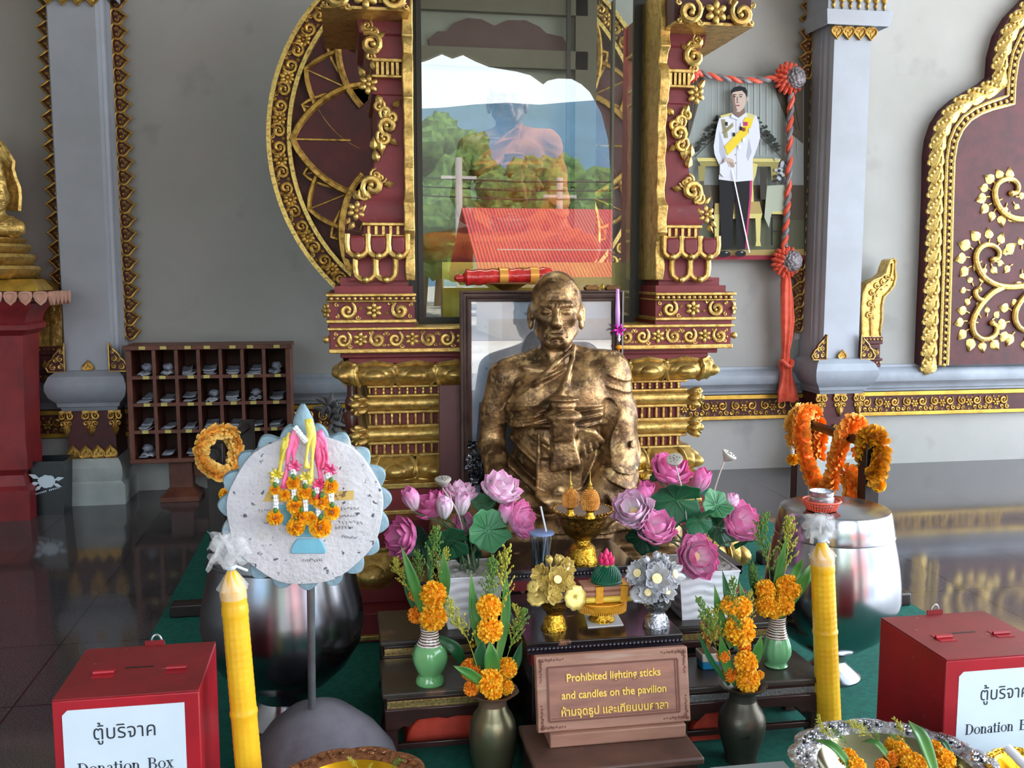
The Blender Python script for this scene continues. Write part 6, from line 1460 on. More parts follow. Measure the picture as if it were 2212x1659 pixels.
LP, LW = planter('white wave-textured planter of pink lotuses left of the tall gilt offering bowl', 1014, 1338, UZ, 128, 104, 108)
RP, RW = planter('white wave-textured planter of pink lotuses behind the silver bouquet', 1507, 1318, UZ-.01, 132, 108, 100)
gl_, gr_ = 'lotuses in the planter left of the offering bowl', 'lotuses in the planter behind the silver bouquet'
for a in [(868, 1160, 36, 'o', (-.75, -.5, .25), 'lotus_deep', 'deep pink open lotus turned sideways, lowest beside the stone disc', .03),
          (889, 1079, 25, 'b', (-.35, -.2, 1), 'lotus_pink', 'pink lotus bud on a slanting stem nearest the stone disc', .02),
          (933, 1090, 33, 'o', (-.6, -.1, .8), 'lotus_deep', 'deep pink open lotus behind the seed pod stem', .07),
          (960, 1096, 26, 'b', (.0, -.25, 1), 'lotus_pale', 'pale pink lotus bud crossed by the seed pod stem', -.03),
          (996, 1062, 28, 'o', (.2, -.1, 1), 'lotus_pale', 'pale lotus half hidden above two buds', .08),
          (998, 1090, 24, 'b', (.05, -.2, 1), 'lotus_pale', 'slim pale lotus bud next to the folded lotus leaf', 0),
          (1005, 1130, 22, 'o', (.2, -.4, .6), 'lotus_pink', 'small pink lotus tucked under the slim pale bud', .06),
          (1083, 1053, 36, 'o', (.3, -.45, .9), 'lotus_pale', 'large pale lotus, topmost at the bronze forearm', .02),
          (1091, 1110, 23, 'b', (.1, -.2, 1), 'lotus_pink', 'pink lotus bud just under the large pale lotus', .0),
          (1128, 1122, 34, 'o', (.75, -.5, .25), 'lotus_pink', 'pink open lotus drooping towards the plastic cup', .0)]:
    lotus(LP, LW, *a[:7], gl_, a[7])
lotus(LP, LW, 957, 1042, 18, 'p', (-.05, -.2, 1), 'pod_grey', 'grey lotus seed pod on a tall pale stem above the pale bud', gl_, -.05)
for a in [(1055, 1145, 46, (.25, -1, .35), 'lotus_leaf_pale', 'broad pale green lotus leaf facing the viewer', -.05), (965, 1170, 47, (-.1, -.75, -.5), 'lotus_leaf', 'dark lotus leaf spreading above the white planter', -.03), (905, 1172, 34, (-.5, -.8, .1), 'lotus_leaf_dark', 'darkest lotus leaf behind the deep pink sideways lotus', .04), (1040, 1088, 30, (.2, -.5, .9), 'lotus_leaf', 'folded lotus leaf standing under the large pale lotus', .05), (1000, 1185, 40, (.1, -.8, -.5), 'lotus_leaf_dark', 'low dark lotus leaf behind the broad pale one', .02)]:
    lotus(LP, LW, a[0], a[1], a[2], 'l', a[3], a[4], a[5], gl_, a[6])
for a in [(1449, 1013, 35, 'o', (.1, -.5, .9), 'lotus_deep', 'deep pink open lotus behind the tilted grey seed pod', .06),
          (1514, 1040, 27, 'b', (.3, -.2, 1), 'lotus_deep', 'deep pink lotus bud below the gold shrine petals', .05),
          (1392, 1066, 26, 'b', (.2, -.3, .9), 'lotus_deep', 'deep pink bud behind the mauve lotus', .03),
          (1366, 1099, 36, 'o', (-.45, -.65, .6), 'lotus_pale', 'mauve pink open lotus nearest the tall gilt offering bowl', -.02),
          (1418, 1138, 36, 'o', (.0, -.55, .85), 'lotus_pink', 'pink open lotus just above the silver bouquet', -.05),
          (1580, 1087, 20, 'b', (.15, -.2, 1), 'lotus_pale', 'pale narrow lotus bud beside the fan-shaped leaf', .03),
          (1602, 1127, 37, 'o', (.2, -.7, .55), 'lotus_pink', 'pink open lotus nearest the polished alms bowl', -.02),
          (1508, 1202, 38, 'o', (.05, -.95, .35), 'lotus_pink', 'pink open lotus hanging low over the planter rim', -.13)]:
    lotus(RP, RW, *a[:7], gr_, a[7])
lotus(RP, RW, 1458, 997, 18, 'p', (-.35, -.5, .85), 'pod_grey', 'tilted grey seed pod in front of the deep pink lotus', gr_, -.03); lotus(RP, RW, 1572, 987, 17, 'p', (.45, -.3, .8), 'pod_grey', 'pale seed pod on the tallest bare stem against the floor', gr_, .0)
for a in [(1462, 1083, 54, (-.15, -.9, -.35), 'lotus_leaf', 'largest dark green lotus leaf under the tilted seed pod', -.03), (1512, 1125, 36, (.25, -.85, -.4), 'lotus_leaf', 'small curled lotus leaf over the stems', -.05), (1549, 1090, 34, (.1, -.7, .6), 'lotus_leaf_pale', 'fan-shaped lighter lotus leaf between two buds', -.02), (1388, 1163, 36, (-.4, -.75, -.4), 'lotus_leaf_dark', 'dark lotus leaf drooping over the lacquer platform', -.04), (1418, 1032, 14, (-.3, -.5, .8), 'lotus_leaf_dark', 'smallest lotus leaf beside the gold shrine base', .06), (1560, 1140, 40, (.3, -.7, .2), 'lotus_leaf', 'lotus leaf half behind the lowest right stems', .06), (1608, 1168, 26, (.3, -.3, -.6), 'lotus_leaf', 'lotus leaf below the lotus nearest the polished bowl', .02)]:
    lotus(RP, RW, a[0], a[1], a[2], 'l', a[3], a[4], a[5], gr_, a[6])
# ================================================================ marigolds, blades and goldenrod sprigs
M('marigold', (246, 164, 16), .6, attr=[(0, (246, 150, 10)), (.45, (253, 172, 18)), (1, (255, 198, 46))], sss=.08); M('marigold_deep', (226, 120, 16), .6, attr=[(0, (206, 96, 10)), (.5, (236, 130, 16)), (1, (246, 160, 36))])
M('blade_green', (58, 118, 46), .35, attr=[(0, (96, 142, 70)), (.7, (54, 112, 44)), (1, (96, 138, 62))], col2=None, coat=.15); M('blade_dark', (34, 84, 44), .4, coat=.1); M('sprig_green', (112, 142, 54), .7, col2=(80, 120, 48), scale=30); M('sprig_yellow', (196, 176, 60), .7, col2=(140, 156, 58), scale=20)
def marigold_mesh(seed, n=330):
    g = G(); rd = random.Random(seed)
    for i in range(n):
        z = 1-2*(i+.5)/n*.93; a = i*2.39996; s = math.sqrt(max(0, 1-z*z)); d = Vector((s*math.cos(a), s*math.sin(a), z))
        m = frame_from(d+Vector((rd.uniform(-.18, .18), rd.uniform(-.18, .18), rd.uniform(-.1, .1)))) @ RZ(rd.uniform(0, 6.3)); f = rd.uniform(.88, 1.06)
        w = .18; b = len(g.v)
        for v, zz_, ww, tt in ((0, .55, .5, 0), (.05, .82, 1.0, .5), (-.06, 1.0, .85, 1.0)):
            for u in (-1, 0, 1): g.vert(m @ Vector((u*w*ww*.62, v+abs(u)*.07, f*(zz_-.05*abs(u)+rd.uniform(-.02, .02)))), tt*rd.uniform(.8, 1))
        for r_ in range(2):
            for c_ in range(2): q = b+r_*3+c_; g.face(q, q+1, q+4, q+3)
    c = G(); c.t = .12; c.ball((0, 0, 0), .72, 14, 10); g.add(c); return mesh('marigold', g, 'marigold', sharp=0)
_mg = [marigold_mesh(i) for i in range(3)]; _md = marigold_mesh(9); _md.data.materials[0] = MATS['marigold_deep']
mcount = [0]
def marigold(p, r, label, grp, deep=False, name='marigold', facing=(0, -1, .5)):
    src = _md if deep else _mg[mcount[0] % 3]; mcount[0] += 1
    o = src.copy(); COL.objects.link(o); o.name = name; o.location = p; r *= 1.1; o.scale = (r, r, r*.94); rd = random.Random(mcount[0])
    o.rotation_euler = (frame_from(facing) @ RZ(rd.uniform(0, 6))).to_euler(); return tag(o, label, 'flower', grp)
def blade(base, tip, w, bend, mat, label, grp, up=(0, -1, 0), fold=.35, name='long_leaf'):
    b, e = Vector(base), Vector(tip); m = b.lerp(e, .5)+Vector(bend); P = bez([b, m, e], 14); g = G(); n = len(P)
    for i, q in enumerate(P):
        d = (P[min(i+1, n-1)]-P[max(i-1, 0)]).normalized(); s = d.cross(Vector(up)).normalized(); nn = s.cross(d); u = i/(n-1); ww = w*(.3+.7*math.sin(PI*min(1, .12+u*.75)))*(1-max(0, (u-.6)/.4)**1.8)
        for f in (-1, -.5, 0, .5, 1): g.vert(q+s*ww*.5*f+nn*(abs(f)*ww*fold*.5), u)
    for i in range(n-1):
        for j in range(4): a = i*5+j; g.face(a, a+1, a+6, a+5)
    return solo(name, label, 'leaf', g, mat, loc=b, group=grp, sharp=0, solid=.0008)
def sprig_mesh(seed, mat):
    g = G(); rd = random.Random(seed); P = bez([(0, 0, 0), (.03, 0, .5), (rd.uniform(-.08, .08), rd.uniform(-.05, .05), .8), (rd.uniform(-.2, .2), 0, 1)], 14); g.tube(P, .007, 5)
    for i in range(30):
        u = .35+.65*i/30; q = P[min(14, int(u*14))]; a = i*2.4; L = .2*(1.08-u)+.035; e = q+Vector((L*math.cos(a), L*math.sin(a), L*.9)); g.tube([q, e], .004, 4)
        for j in range(7): c = q.lerp(e, .25+.75*j/6)+Vector([rd.uniform(-.018, .018) for _ in range(3)]); g.ball(c, rd.uniform(.009, .016), 5, 4)
    return mesh('goldenrod_sprig', g, mat, sharp=0)
_sp = [sprig_mesh(1, 'sprig_green'), sprig_mesh(2, 'sprig_yellow'), sprig_mesh(3, 'sprig_green'), sprig_mesh(4, 'sprig_yellow')]; scount = [0]
def sprig(base, tip, label, grp):
    b, e = Vector(base), Vector(tip); o = _sp[scount[0] % 4].copy(); scount[0] += 1; COL.objects.link(o); o.name = 'goldenrod_sprig'; d = e-b; L = d.length; o.scale = (L*.62, L*.62, L); o.location = b; o.rotation_euler = (frame_from(d) @ RZ(scount[0]*1.7)).to_euler(); return tag(o, label, 'sprig', grp)
def vase_set(key, nick, mg, bl, sp):
    x, y, z, r = VASE[key]; gm, gb, gs = f'marigolds in the {nick}', f'long leaves in the {nick}', f'goldenrod sprigs in the {nick}'; mouth = Vector((x, y, z-.03))
    for px, py, pr, dy, pos, deep in mg: q = at(px, py, y+dy); marigold(q, pr*kk(q), f'{pos} marigold in the {nick}', gm, deep, facing=(.3*(px-1106)/400-.1, -1, .4))
    for bx_, by_, tx, ty, dy, w, bend, mat, pos in bl: q = at(tx, ty, y+dy); b = at(bx_, by_, y+dy*.4); blade(b, q, w*kk(q), bend, mat, f'{pos} leaf blade in the {nick}', gb)
    for bx_, by_, tx, ty, dy, pos in sp: sprig(at(bx_, by_, y+dy*.3), at(tx, ty, y+dy), f'{pos} goldenrod sprig in the {nick}', gs)
vase_set('A', 'swirled green vase', [(936, 1285, 28, -.03, 'upper large', 0), (935, 1333, 28.5, -.035, 'lower large', 0), (899, 1281, 17, .02, 'small upper outer', 1), (900, 1328, 18, .01, 'small lower outer', 1), (925, 1358, 15, .0, 'stem-hiding lowest', 1)],
    [(924, 1345, 866, 1178, -.02, 24, (.0, -.01, .0), 'blade_green', 'pointed pale outermost'), (942, 1340, 957, 1188, .01, 25, (.015, 0, 0), 'blade_green', 'broad upright'), (915, 1345, 873, 1220, .03, 22, (-.01, 0, 0), 'blade_dark', 'dark low'), (938, 1345, 922, 1170, .03, 10, (0, 0, 0), 'blade_dark', 'thin brownish'), (948, 1378, 1000, 1440, -.03, 27, (.012, -.02, .02), 'blade_dark', 'blade hanging down the side')],
    [(922, 1340, 938, 1138, .0, 'tallest upright'), (915, 1340, 852, 1205, .0, 'outermost drooping'), (918, 1340, 898, 1190, .02, 'short inner'), (930, 1330, 960, 1185, .03, 'rear')])
vase_set('D', 'ribbed green vase', [(1653, 1275, 22, -.02, 'upper', 0), (1703, 1270, 27, -.025, 'largest upper', 0), (1654, 1308, 23, -.03, 'lower outer', 0), (1692, 1305, 23, -.035, 'lower inner', 0), (1672, 1318, 18, -.03, 'lowest', 0)],
    [(1675, 1340, 1757, 1213, -.03, 30, (.01, -.02, .03), 'blade_green', 'broad sideways'), (1672, 1335, 1700, 1155, .0, 20, (-.01, 0, 0), 'blade_green', 'tall upright'), (1662, 1335, 1618, 1205, .02, 18, (-.02, 0, .01), 'blade_dark', 'dark leaning'), (1682, 1320, 1735, 1205, .03, 22, (.02, .02, .03), 'blade_green', 'curled rear')],
    [(1668, 1330, 1645, 1112, 0, 'tallest yellowish'), (1680, 1330, 1712, 1118, .02, 'tall slim'), (1665, 1330, 1622, 1220, -.01, 'short side')])
vase_set('B', 'olive bronze vase', [(1057, 1311, 26, .0, 'topmost', 0), (1058, 1361, 27, -.01, 'second from the top', 0), (1017, 1446, 22, .01, 'middle outer', 1), (1095, 1443, 22, .0, 'middle inner', 0), (1058, 1472, 27, -.04, 'large front', 0), (1018, 1487, 16, -.02, 'low outer', 1), (1094, 1484, 16, -.02, 'low inner', 0), (1065, 1492, 20, -.045, 'lowest front', 0)],
    [(1060, 1490, 979, 1438, -.06, 22, (-.005, -.02, .02), 'blade_green', 'low pale outward'), (1050, 1440, 1017, 1232, .03, 22, (-.01, 0, 0), 'blade_green', 'tall pointed outer'), (1072, 1440, 1093, 1230, .03, 22, (.012, 0, 0), 'blade_green', 'tall pointed inner'), (1064, 1470, 1058, 1383, -.03, 34, (0, -.01, 0), 'blade_green', 'wide upright front'), (1080, 1490, 1128, 1383, -.0, 22, (.01, 0, 0), 'blade_dark', 'dark outward'), (1045, 1470, 1042, 1380, .0, 30, (-.01, 0, 0), 'blade_dark', 'dark rear')],
    [(1040, 1470, 975, 1295, -.01, 'long yellow-green outer'), (1078, 1470, 1133, 1315, .0, 'long inner'), (1082, 1465, 1122, 1310, .02, 'second inner'), (1062, 1420, 1055, 1205, .03, 'tall upright'), (1072, 1420, 1098, 1185, .04, 'tallest yellowish')])
vase_set('C', 'grey bronze vase', [(1577, 1308, 20, .0, 'topmost outer', 0), (1604, 1310, 21, .0, 'topmost inner', 0), (1597, 1360, 33, -.01, 'largest', 0), (1563, 1416, 15, .0, 'small outer', 1), (1611, 1432, 25, -.03, 'round front', 0), (1616, 1470, 25, -.035, 'lowest front', 0), (1576, 1456, 17, .0, 'low outer', 1), (1608, 1396, 14, .01, 'middle', 1), (1642, 1458, 9, .0, 'smallest', 0)],
    [(1590, 1480, 1555, 1370, -.01, 24, (-.01, 0, 0), 'blade_green', 'front broad'), (1600, 1470, 1645, 1370, .0, 26, (.012, 0, 0), 'blade_green', 'front inner broad'), (1575, 1480, 1505, 1362, -.02, 12, (-.01, 0, 0), 'blade_dark', 'thin outward'), (1580, 1400, 1543, 1262, .02, 20, (-.01, 0, 0), 'blade_green', 'upper outer'), (1590, 1380, 1560, 1230, .03, 20, (0, 0, 0), 'blade_dark', 'topmost dark'), (1605, 1380, 1597, 1255, .03, 18, (.01, 0, 0), 'blade_green', 'upper inner')],
    [(1570, 1470, 1515, 1295, -.01, 'long outer'), (1580, 1470, 1540, 1310, .01, 'second outer'), (1590, 1400, 1578, 1250, -.02, 'upper front'), (1612, 1390, 1625, 1278, .0, 'inner slim'), (1600, 1450, 1590, 1330, -.04, 'front hanging')])
# flowers lying in the trays
zt0 = zt-.03
for px, py, pr, pos, deep in [(1832, 1636, 19, 'upper outermost', 0), (1850, 1656, 20, 'lower outermost', 0), (1935, 1612, 21, 'top middle', 0), (1925, 1640, 16, 'small middle', 1), (1950, 1634, 23, 'large middle', 0), (1975, 1654, 26, 'lowest middle', 0), (1905, 1655, 15, 'small low', 1), (2018, 1618, 18, 'upper one beside the tall blade', 0), (2038, 1642, 24, 'large one beside the tall blade', 0)]:
    q = fl(px, py, zt0+.03); marigold(q, pr*kk(q), f'{pos} marigold in the silver tray', 'marigolds in the silver tray', deep, facing=(0, -.6, 1))
for bx_, by_, tx, ty, z0_, z1_, w, mat, pos in [(1848, 1672, 1756, 1596, .02, .06, 22, 'blade_green', 'outermost'), (1925, 1645, 1858, 1602, .03, .05, 18, 'blade_green', 'middle'), (2020, 1672, 1962, 1556, .04, .09, 30, 'blade_green', 'tallest'), (2060, 1650, 2022, 1600, .02, .05, 14, 'blade_dark', 'small rear')]:
    q = fl(tx, ty, zt+z1_-.03); blade(fl(bx_, by_, zt+z0_-.03), q, w*kk(q), (0, 0, .02), mat, f'{pos} leaf blade in the silver tray', 'leaf blades in the silver tray', up=(0, -.4, 1))
for bx_, by_, tx, ty, z1_, pos in [(1850, 1640, 1762, 1552, .08, 'outermost'), (1860, 1640, 1800, 1575, .05, 'second outer'), (1925, 1625, 1832, 1556, .09, 'long middle'), (1915, 1630, 1888, 1576, .06, 'upright middle'), (1960, 1620, 1935, 1556, .09, 'tallest middle'), (1975, 1620, 1925, 1585, .06, 'leaning middle')]:
    sprig(fl(bx_, by_, zt), fl(tx, ty, zt+z1_), f'{pos} goldenrod sprig in the silver tray', 'sprigs in the silver tray')
for bx_, by_, tx, ty, pos in [(790, 1680, 752, 1635, 'outer'), (820, 1675, 868, 1640, 'inner'), (800, 1690, 800, 1650, 'middle')]: sprig(fl(bx_, by_, zt-.03), fl(tx, ty, zt+.02), f'{pos} goldenrod sprig in the carved tray', 'sprigs in the carved tray')
# ================================================================ offering garlands hung over the stone disc
M('ribbon_pink', (226, 46, 104), .25, col2=(240, 120, 170), scale=14, coat=.3); M('ribbon_yellow', (232, 214, 96), .3, col2=(220, 200, 60), scale=12, coat=.3); M('bead_green', (70, 116, 50), .5)
GYD = DY-.05
def flat_marigold(g, p, r, rd):
    for i in range(70):
        a = i*2.4; cz = 1-1.25*i/70; u = math.sqrt(max(0, 1-cz*cz)); d = Vector((math.cos(a)*u, -cz, math.sin(a)*u*.85)); m = T_(p) @ frame_from(d) @ RZ(rd.uniform(0, 6)); w = r*.2; b = len(g.v)
        for z, ww, tt in ((.3, .5, 0), (.72, 1.1, .6), (1.0, .8, 1.0)):
            for s in (-1, 0, 1): g.vert(m @ Vector((s*w*ww, abs(s)*w*.3, r*z)), tt)
        for q in range(2):
            for c in range(2): k_ = b+q*3+c; g.face(k_, k_+1, k_+4, k_+3)
def jasmine(g, p, q, n, w=.0085):
    p, q = Vector(p), Vector(q); m = frame_from(q-p); L = (q-p).length
    for i in range(n):
        c = p.lerp(q, (i+.5)/n)
        for j in range(5): a = 2*PI*j/5+i; g.add(G().ball((w*.55*math.cos(a), w*.55*math.sin(a), 0), (w*.45, w*.45, L/n*.62), 6, 5), T_(c) @ m)
dp = lambda x, y, o=0.0: at(x, y, GYD-o)
MAL = [('garland on a yellow ribbon, outermost toward the candle', 'ribbon_yellow', [[(628, 935), (612, 985), (600, 1030)], [(618, 945), (607, 1000), (588, 1045)]], 597, [(594, 1058, 11), (594, 1118, 16)], [(597, 1030, 1044), (596, 1068, 1100)], None),
       ('garland on a wide pink ribbon under the finial', 'ribbon_pink', [[(640, 925), (626, 965), (619, 1010), (613, 1055)], [(642, 930), (634, 980), (636, 1008)]], 635, [(633, 1043, 14), (637, 1093, 16), (639, 1138, 18)], [(634, 1013, 1026), (635, 1056, 1078)], (615, 1070, 12)),
       ('garland on a yellow satin ribbon in the middle', 'ribbon_yellow', [[(664, 905), (670, 940), (662, 985), (663, 1012)], [(668, 905), (676, 945), (674, 1000), (670, 1048)]], 660, [(658, 1064, 15), (650, 1118, 18)], [(660, 1036, 1046), (660, 1078, 1104)], (670, 1120, 14)),
       ('garland with a long red ribbon tail', 'ribbon_pink', [[(683, 935), (686, 985), (691, 1040), (684, 1080)], [(688, 940), (693, 990), (693, 1045)]], 688, [(694, 1085, 16), (677, 1078, 11), (692, 1138, 22)], [(685, 1052, 1066), (688, 1094, 1116)], None),
       ('garland on a glossy pink ribbon, outermost toward the shrine', 'ribbon_pink', [[(690, 930), (704, 970), (708, 1012)], [(686, 935), (698, 975), (700, 1015)]], 713, [(714, 1051, 15), (717, 1106, 16)], [(709, 1020, 1034), (715, 1064, 1084)], None)]
for i, (lab, rmat, ribs, cx, fls, js, extra) in enumerate(MAL):
    rd = random.Random(i); t = thing('flower_garland', 'small marigold '+lab, 'garland', dp(*ribs[0][0]), 'flower garlands on the stone disc')
    for rb in ribs: g = G(); ribbon(g, bez([dp(x, y, .006*i_) for i_, (x, y) in enumerate(rb)], 12), [kd*16*(.7+.3*math.sin(j*.6)) for j in range(13)], .35); part(t, 'ribbon', g, rmat, solid=.0005, sharp=0)
    g = G(); c = dp(cx, js[0][1]-6, .012)
    for j in range(7): a = j*.9; ribbon(g, [c, c+Vector((.014*math.cos(a), -.008, .012*math.sin(a))), c+Vector((.022*math.cos(a+.3), 0, .018*math.sin(a+.3)))], [.003, .009, .002])
    part(t, 'bow', g, rmat, solid=.0005)
    for x, y, r in fls+([extra] if extra else []): g = G(); flat_marigold(g, dp(x, y, .01), r*kd*1.12, rd); part(t, 'marigold_tuft', g, 'marigold', sharp=0)
    for x, y0, y1 in js: g = G(); jasmine(g, dp(x, y0, .014), dp(x, y1, .014), max(2, int((y1-y0)/7))); part(t, 'jasmine_string', g, 'jasmine_white')
    if i == 2: g = G(); jasmine(g, dp(636, 922, .004), dp(662, 955, .01), 5); part(t, 'jasmine_string', g, 'jasmine_white')
    for x, y, r in fls: part(t, 'green_bead', G().ball(dp(x+1, y-r*.95, .02), (.0065, .006, .009), 8, 6), 'bead_green')
# ================================================================ garland frames beside the alms bowls
M('frame_black', (38, 28, 26), .4, col2=(28, 22, 20), scale=5)
def gframe(label, near, far, th=.036):
    t = thing('garland_frame', label, 'frame', ((near.x+far.x)/2, (near.y+far.y)/2, C0)); d = (far-near); d.z = 0; d.normalize()
    for p in (near, far):
        part(t, 'post', G().box(p.x-th, p.x+th, p.y-.035, p.y+.035, C0+.06, p.z), 'frame_black', bev=.004)
        part(t, 'foot', G().box(p.x-.22, p.x+.22, p.y-.04, p.y+.04, C0, C0+.06), 'frame_black', bev=.008)
    part(t, 'rail', G().tube([near-d*.06+Vector((0, 0, -.03)), far+d*.03+Vector((0, 0, -.03))], .024, 8), 'frame_black'); return t
a = at(465, 955, 4.46); t = gframe('dark wooden garland frame behind the dark alms bowl', a, at(533, 908, 5.15))
part(t, 'knob', G().tube([(a.x, 4.37, a.z-.04), (a.x, 4.43, a.z-.04)], .026, 16).tube([(a.x, 4.355, a.z-.04), (a.x, 4.37, a.z-.04)], .014, 12), 'black_gap')
gframe('dark wooden garland frame behind the polished alms bowl', at(1880, 946, 4.05), at(1732, 898, 4.76))
M('garland_orange', (248, 132, 30), .6, attr=[(0, (248, 118, 28)), (.5, (255, 148, 40)), (1, (255, 184, 76))]); M('garland_gold', (222, 142, 10), .6, attr=[(0, (160, 84, 6)), (.5, (216, 136, 12)), (1, (240, 170, 26))]); M('garland_faded', (232, 176, 76), .6, attr=[(0, (232, 160, 56)), (.5, (246, 186, 80)), (1, (250, 216, 124))])
def ruffle(g, pts, r, n, w=.3, seed=0, rows=11):
    rd = random.Random(seed); P = bez(pts, n)
    for i in range(n+1):
        d = (P[min(i+1, n)]-P[max(i-1, 0)]).normalized(); m = T_(P[i]) @ frame_from(d)
        for j in range(rows):
            a = 2*PI*(j+.5*(i % 2))/rows+rd.uniform(-.15, .15); mm = m @ RZ(a) @ RY(PI/2+rd.uniform(-.5, .5)) @ RZ(rd.uniform(-.5, .5)); b_ = len(g.v); rr_ = r*rd.uniform(.85, 1.1)
            for z, ww, tt, cv in ((.2, .35, 0, 0), (.7, 1, .5, .1), (1.0, .75, 1, -.05)):
                for s in (-1, 0, 1): g.vert(mm @ Vector((s*w*r*ww, (cv+abs(s)*.16)*r, rr_*(z-.06*abs(s)))), tt*rd.uniform(.75, 1))
            for q in range(2):
                for c in range(2): k_ = b_+q*3+c; g.face(k_, k_+1, k_+4, k_+3)
    c = G(); c.t = .1; c.tube(P, r*.45, 7); g.add(c)
def garland(label, mat, pts, r, n, seed, extra=None, w=.34):
    g = G(); ruffle(g, pts, r, n, w, seed); t = thing('orange_garland', label, 'garland', pts[0]); part(t, 'flower_rope', g, mat, sharp=0)
    if extra: extra(t)
    return t
def rp(x, y, Y): return at(x, y, Y)
ga = [rp(x, y, Y) for x, y, Y in ((1766, 985, 4.76), (1768, 925, 4.74), (1752, 888, 4.68), (1733, 905, 4.6), (1735, 960, 4.58), (1750, 1015, 4.55), (1775, 1058, 4.5), (1796, 1040, 4.4), (1807, 990, 4.32), (1822, 942, 4.25), (1842, 912, 4.26), (1862, 930, 4.3), (1860, 985, 4.32))]
garland('long orange flower garland looped twice over the rail behind the polished alms bowl', 'garland_orange', ga, .047, 74, 1)
def tassel(x, y0, y1, Y, mat='marigold'):
    def f(t):
        g = G(); jasmine(g, rp(x, y0, Y), rp(x, y1-8, Y), 4, .012); part(t, 'jasmine_string', g, 'jasmine_white'); g = G(); rd = random.Random(x); flat_marigold(g, rp(x, y1, Y), .034, rd); part(t, 'tassel', g, mat, sharp=0)
    return f
garland('faded round garland hanging behind the long orange one', 'garland_faded', [rp(x, y, Y) for x, y, Y in ((1733, 886, 4.77), (1718, 900, 4.72), (1711, 922, 4.71), (1713, 948, 4.72), (1724, 962, 4.76))], .045, 16, 2, tassel(1712, 962, 992, 4.72))
garland('orange garland tail hanging in a clump over the bowl lid edge', 'garland_orange', [rp(x, y, Y) for x, y, Y in ((1832, 1025, 4.2), (1846, 1045, 4.15), (1848, 1070, 4.12), (1850, 1090, 4.12))], .058, 13, 3)
garland('thick golden marigold garland bundle at the near end of the rail', 'garland_gold', [rp(x, y, Y) for x, y, Y in ((1868, 1000, 4.1), (1868, 960, 4.05), (1880, 938, 3.99), (1900, 945, 3.98), (1903, 985, 3.98), (1895, 1025, 3.98), (1880, 1030, 3.99))], .047, 34, 4, tassel(1898, 1030, 1048, 3.97), .3)
lg = [rp(x, y, Y) for x, y, Y in ((500, 935, 4.5), (470, 932, 4.42), (445, 948, 4.37), (436, 975, 4.37), (448, 1005, 4.38), (470, 1022, 4.38), (495, 1020, 4.4), (508, 990, 4.46), (508, 960, 4.5), (495, 938, 4.5))]
garland('faded yellow-orange garland ring on the post end behind the dark alms bowl', 'garland_faded', lg, .04, 40, 5, tassel(489, 1045, 1068, 4.42, 'marigold'))
for q in _mg+[_md]+_sp: bpy.data.objects.remove(q)
# ================================================================ pigeonhole cabinet and its papers
M('cabinet_wood', (124, 74, 56), .5, col2=(92, 52, 40), scale=7, stretch=(1, 1, 1), spots=[(30, (170, 130, 104), .72, .77)]); M('cabinet_dark', (78, 46, 36), .65, col2=(58, 34, 28), scale=5); M('tag_yellow', (212, 200, 116), .6); M('slip_paper', (140, 148, 168), .7, col2=(186, 192, 204), scale=9, lo=.45, hi=.55, bump=.2, bscale=30); M('slip_dark', (96, 100, 116), .7, col2=(130, 134, 150), scale=8)
CY = 6.74
cl, cr_ = at(275, 870, CY).x, at(630, 870, CY).x; ctp, cbt = at(450, 755, CY).z, at(450, 988, CY).z; CB = 7.06
cab = thing('pigeonhole_cabinet', 'brown wooden pigeonhole cabinet of seven by four holes against the wall', 'cabinet', ((cl+cr_)/2, 6.9, 0))
g = G().box(cl, cl+.035, CY, CB, cbt, ctp).box(cr_-.035, cr_, CY, CB, cbt, ctp).box(cl-.01, cr_+.01, CY-.01, CB, ctp, ctp+.03).box(cl, cr_, CY, CB, cbt-.03, cbt); part(cab, 'case', g, 'cabinet_wood', bev=.004)
part(cab, 'back_panel', G().box(cl+.03, cr_-.03, CB-.015, CB-.005, cbt, ctp), 'cabinet_dark', smooth=False)
pw, ph = (cr_-cl-.07)/7, (ctp-cbt)/4
for i in range(1, 7): x = cl+.035+pw*i; part(cab, 'divider', G().box(x-.011, x+.011, CY+.004, CB-.015, cbt, ctp), 'cabinet_wood')
for j in range(1, 4): z = cbt+ph*j; part(cab, 'shelf', G().box(cl+.035, cr_-.035, CY+.002, CB-.015, z-.011, z+.011), 'cabinet_wood')
for j in range(4):
    for i in range(7):
        x = cl+.035+pw*(i+.5)+.02*math.sin(i*3+j); z = cbt+ph*(j+1)+(.0 if j < 3 else .015); part(cab, 'number_tag', G().box(x-.02, x+.02, CY-.012 if j == 3 else CY-.001, CY-.01 if j == 3 else CY+.001, z-.01, z+.012), 'tag_yellow', smooth=False)
px0, px1 = at(368, 1030, 6.9).x, at(418, 1030, 6.9).x
g = G().rings([[(px0-a, 6.86-b, z), (px1+a, 6.86-b, z), (px1+a, 6.98+b, z), (px0-a, 6.98+b, z)] for a, b, z in ((.05, .08, 0), (.05, .08, .035), (.02, .03, .06), (0, 0, .09), (0, 0, cbt-.03))]); part(cab, 'leg', g, 'cabinet_wood', bev=.003)
xo = cr_-(px1-cl); part(cab, 'leg', G().rings([[(xo-a, 6.86-b, z), (xo+px1-px0+a, 6.86-b, z), (xo+px1-px0+a, 6.98+b, z), (xo-a, 6.98+b, z)] for a, b, z in ((.05, .08, 0), (.05, .08, .035), (.02, .03, .06), (0, 0, .09), (0, 0, cbt-.03))]), 'cabinet_wood', bev=.003)
part(cab, 'stretcher', G().box(px1, xo, 6.9, 6.94, cbt-.16, cbt-.06), 'cabinet_wood', bev=.003)
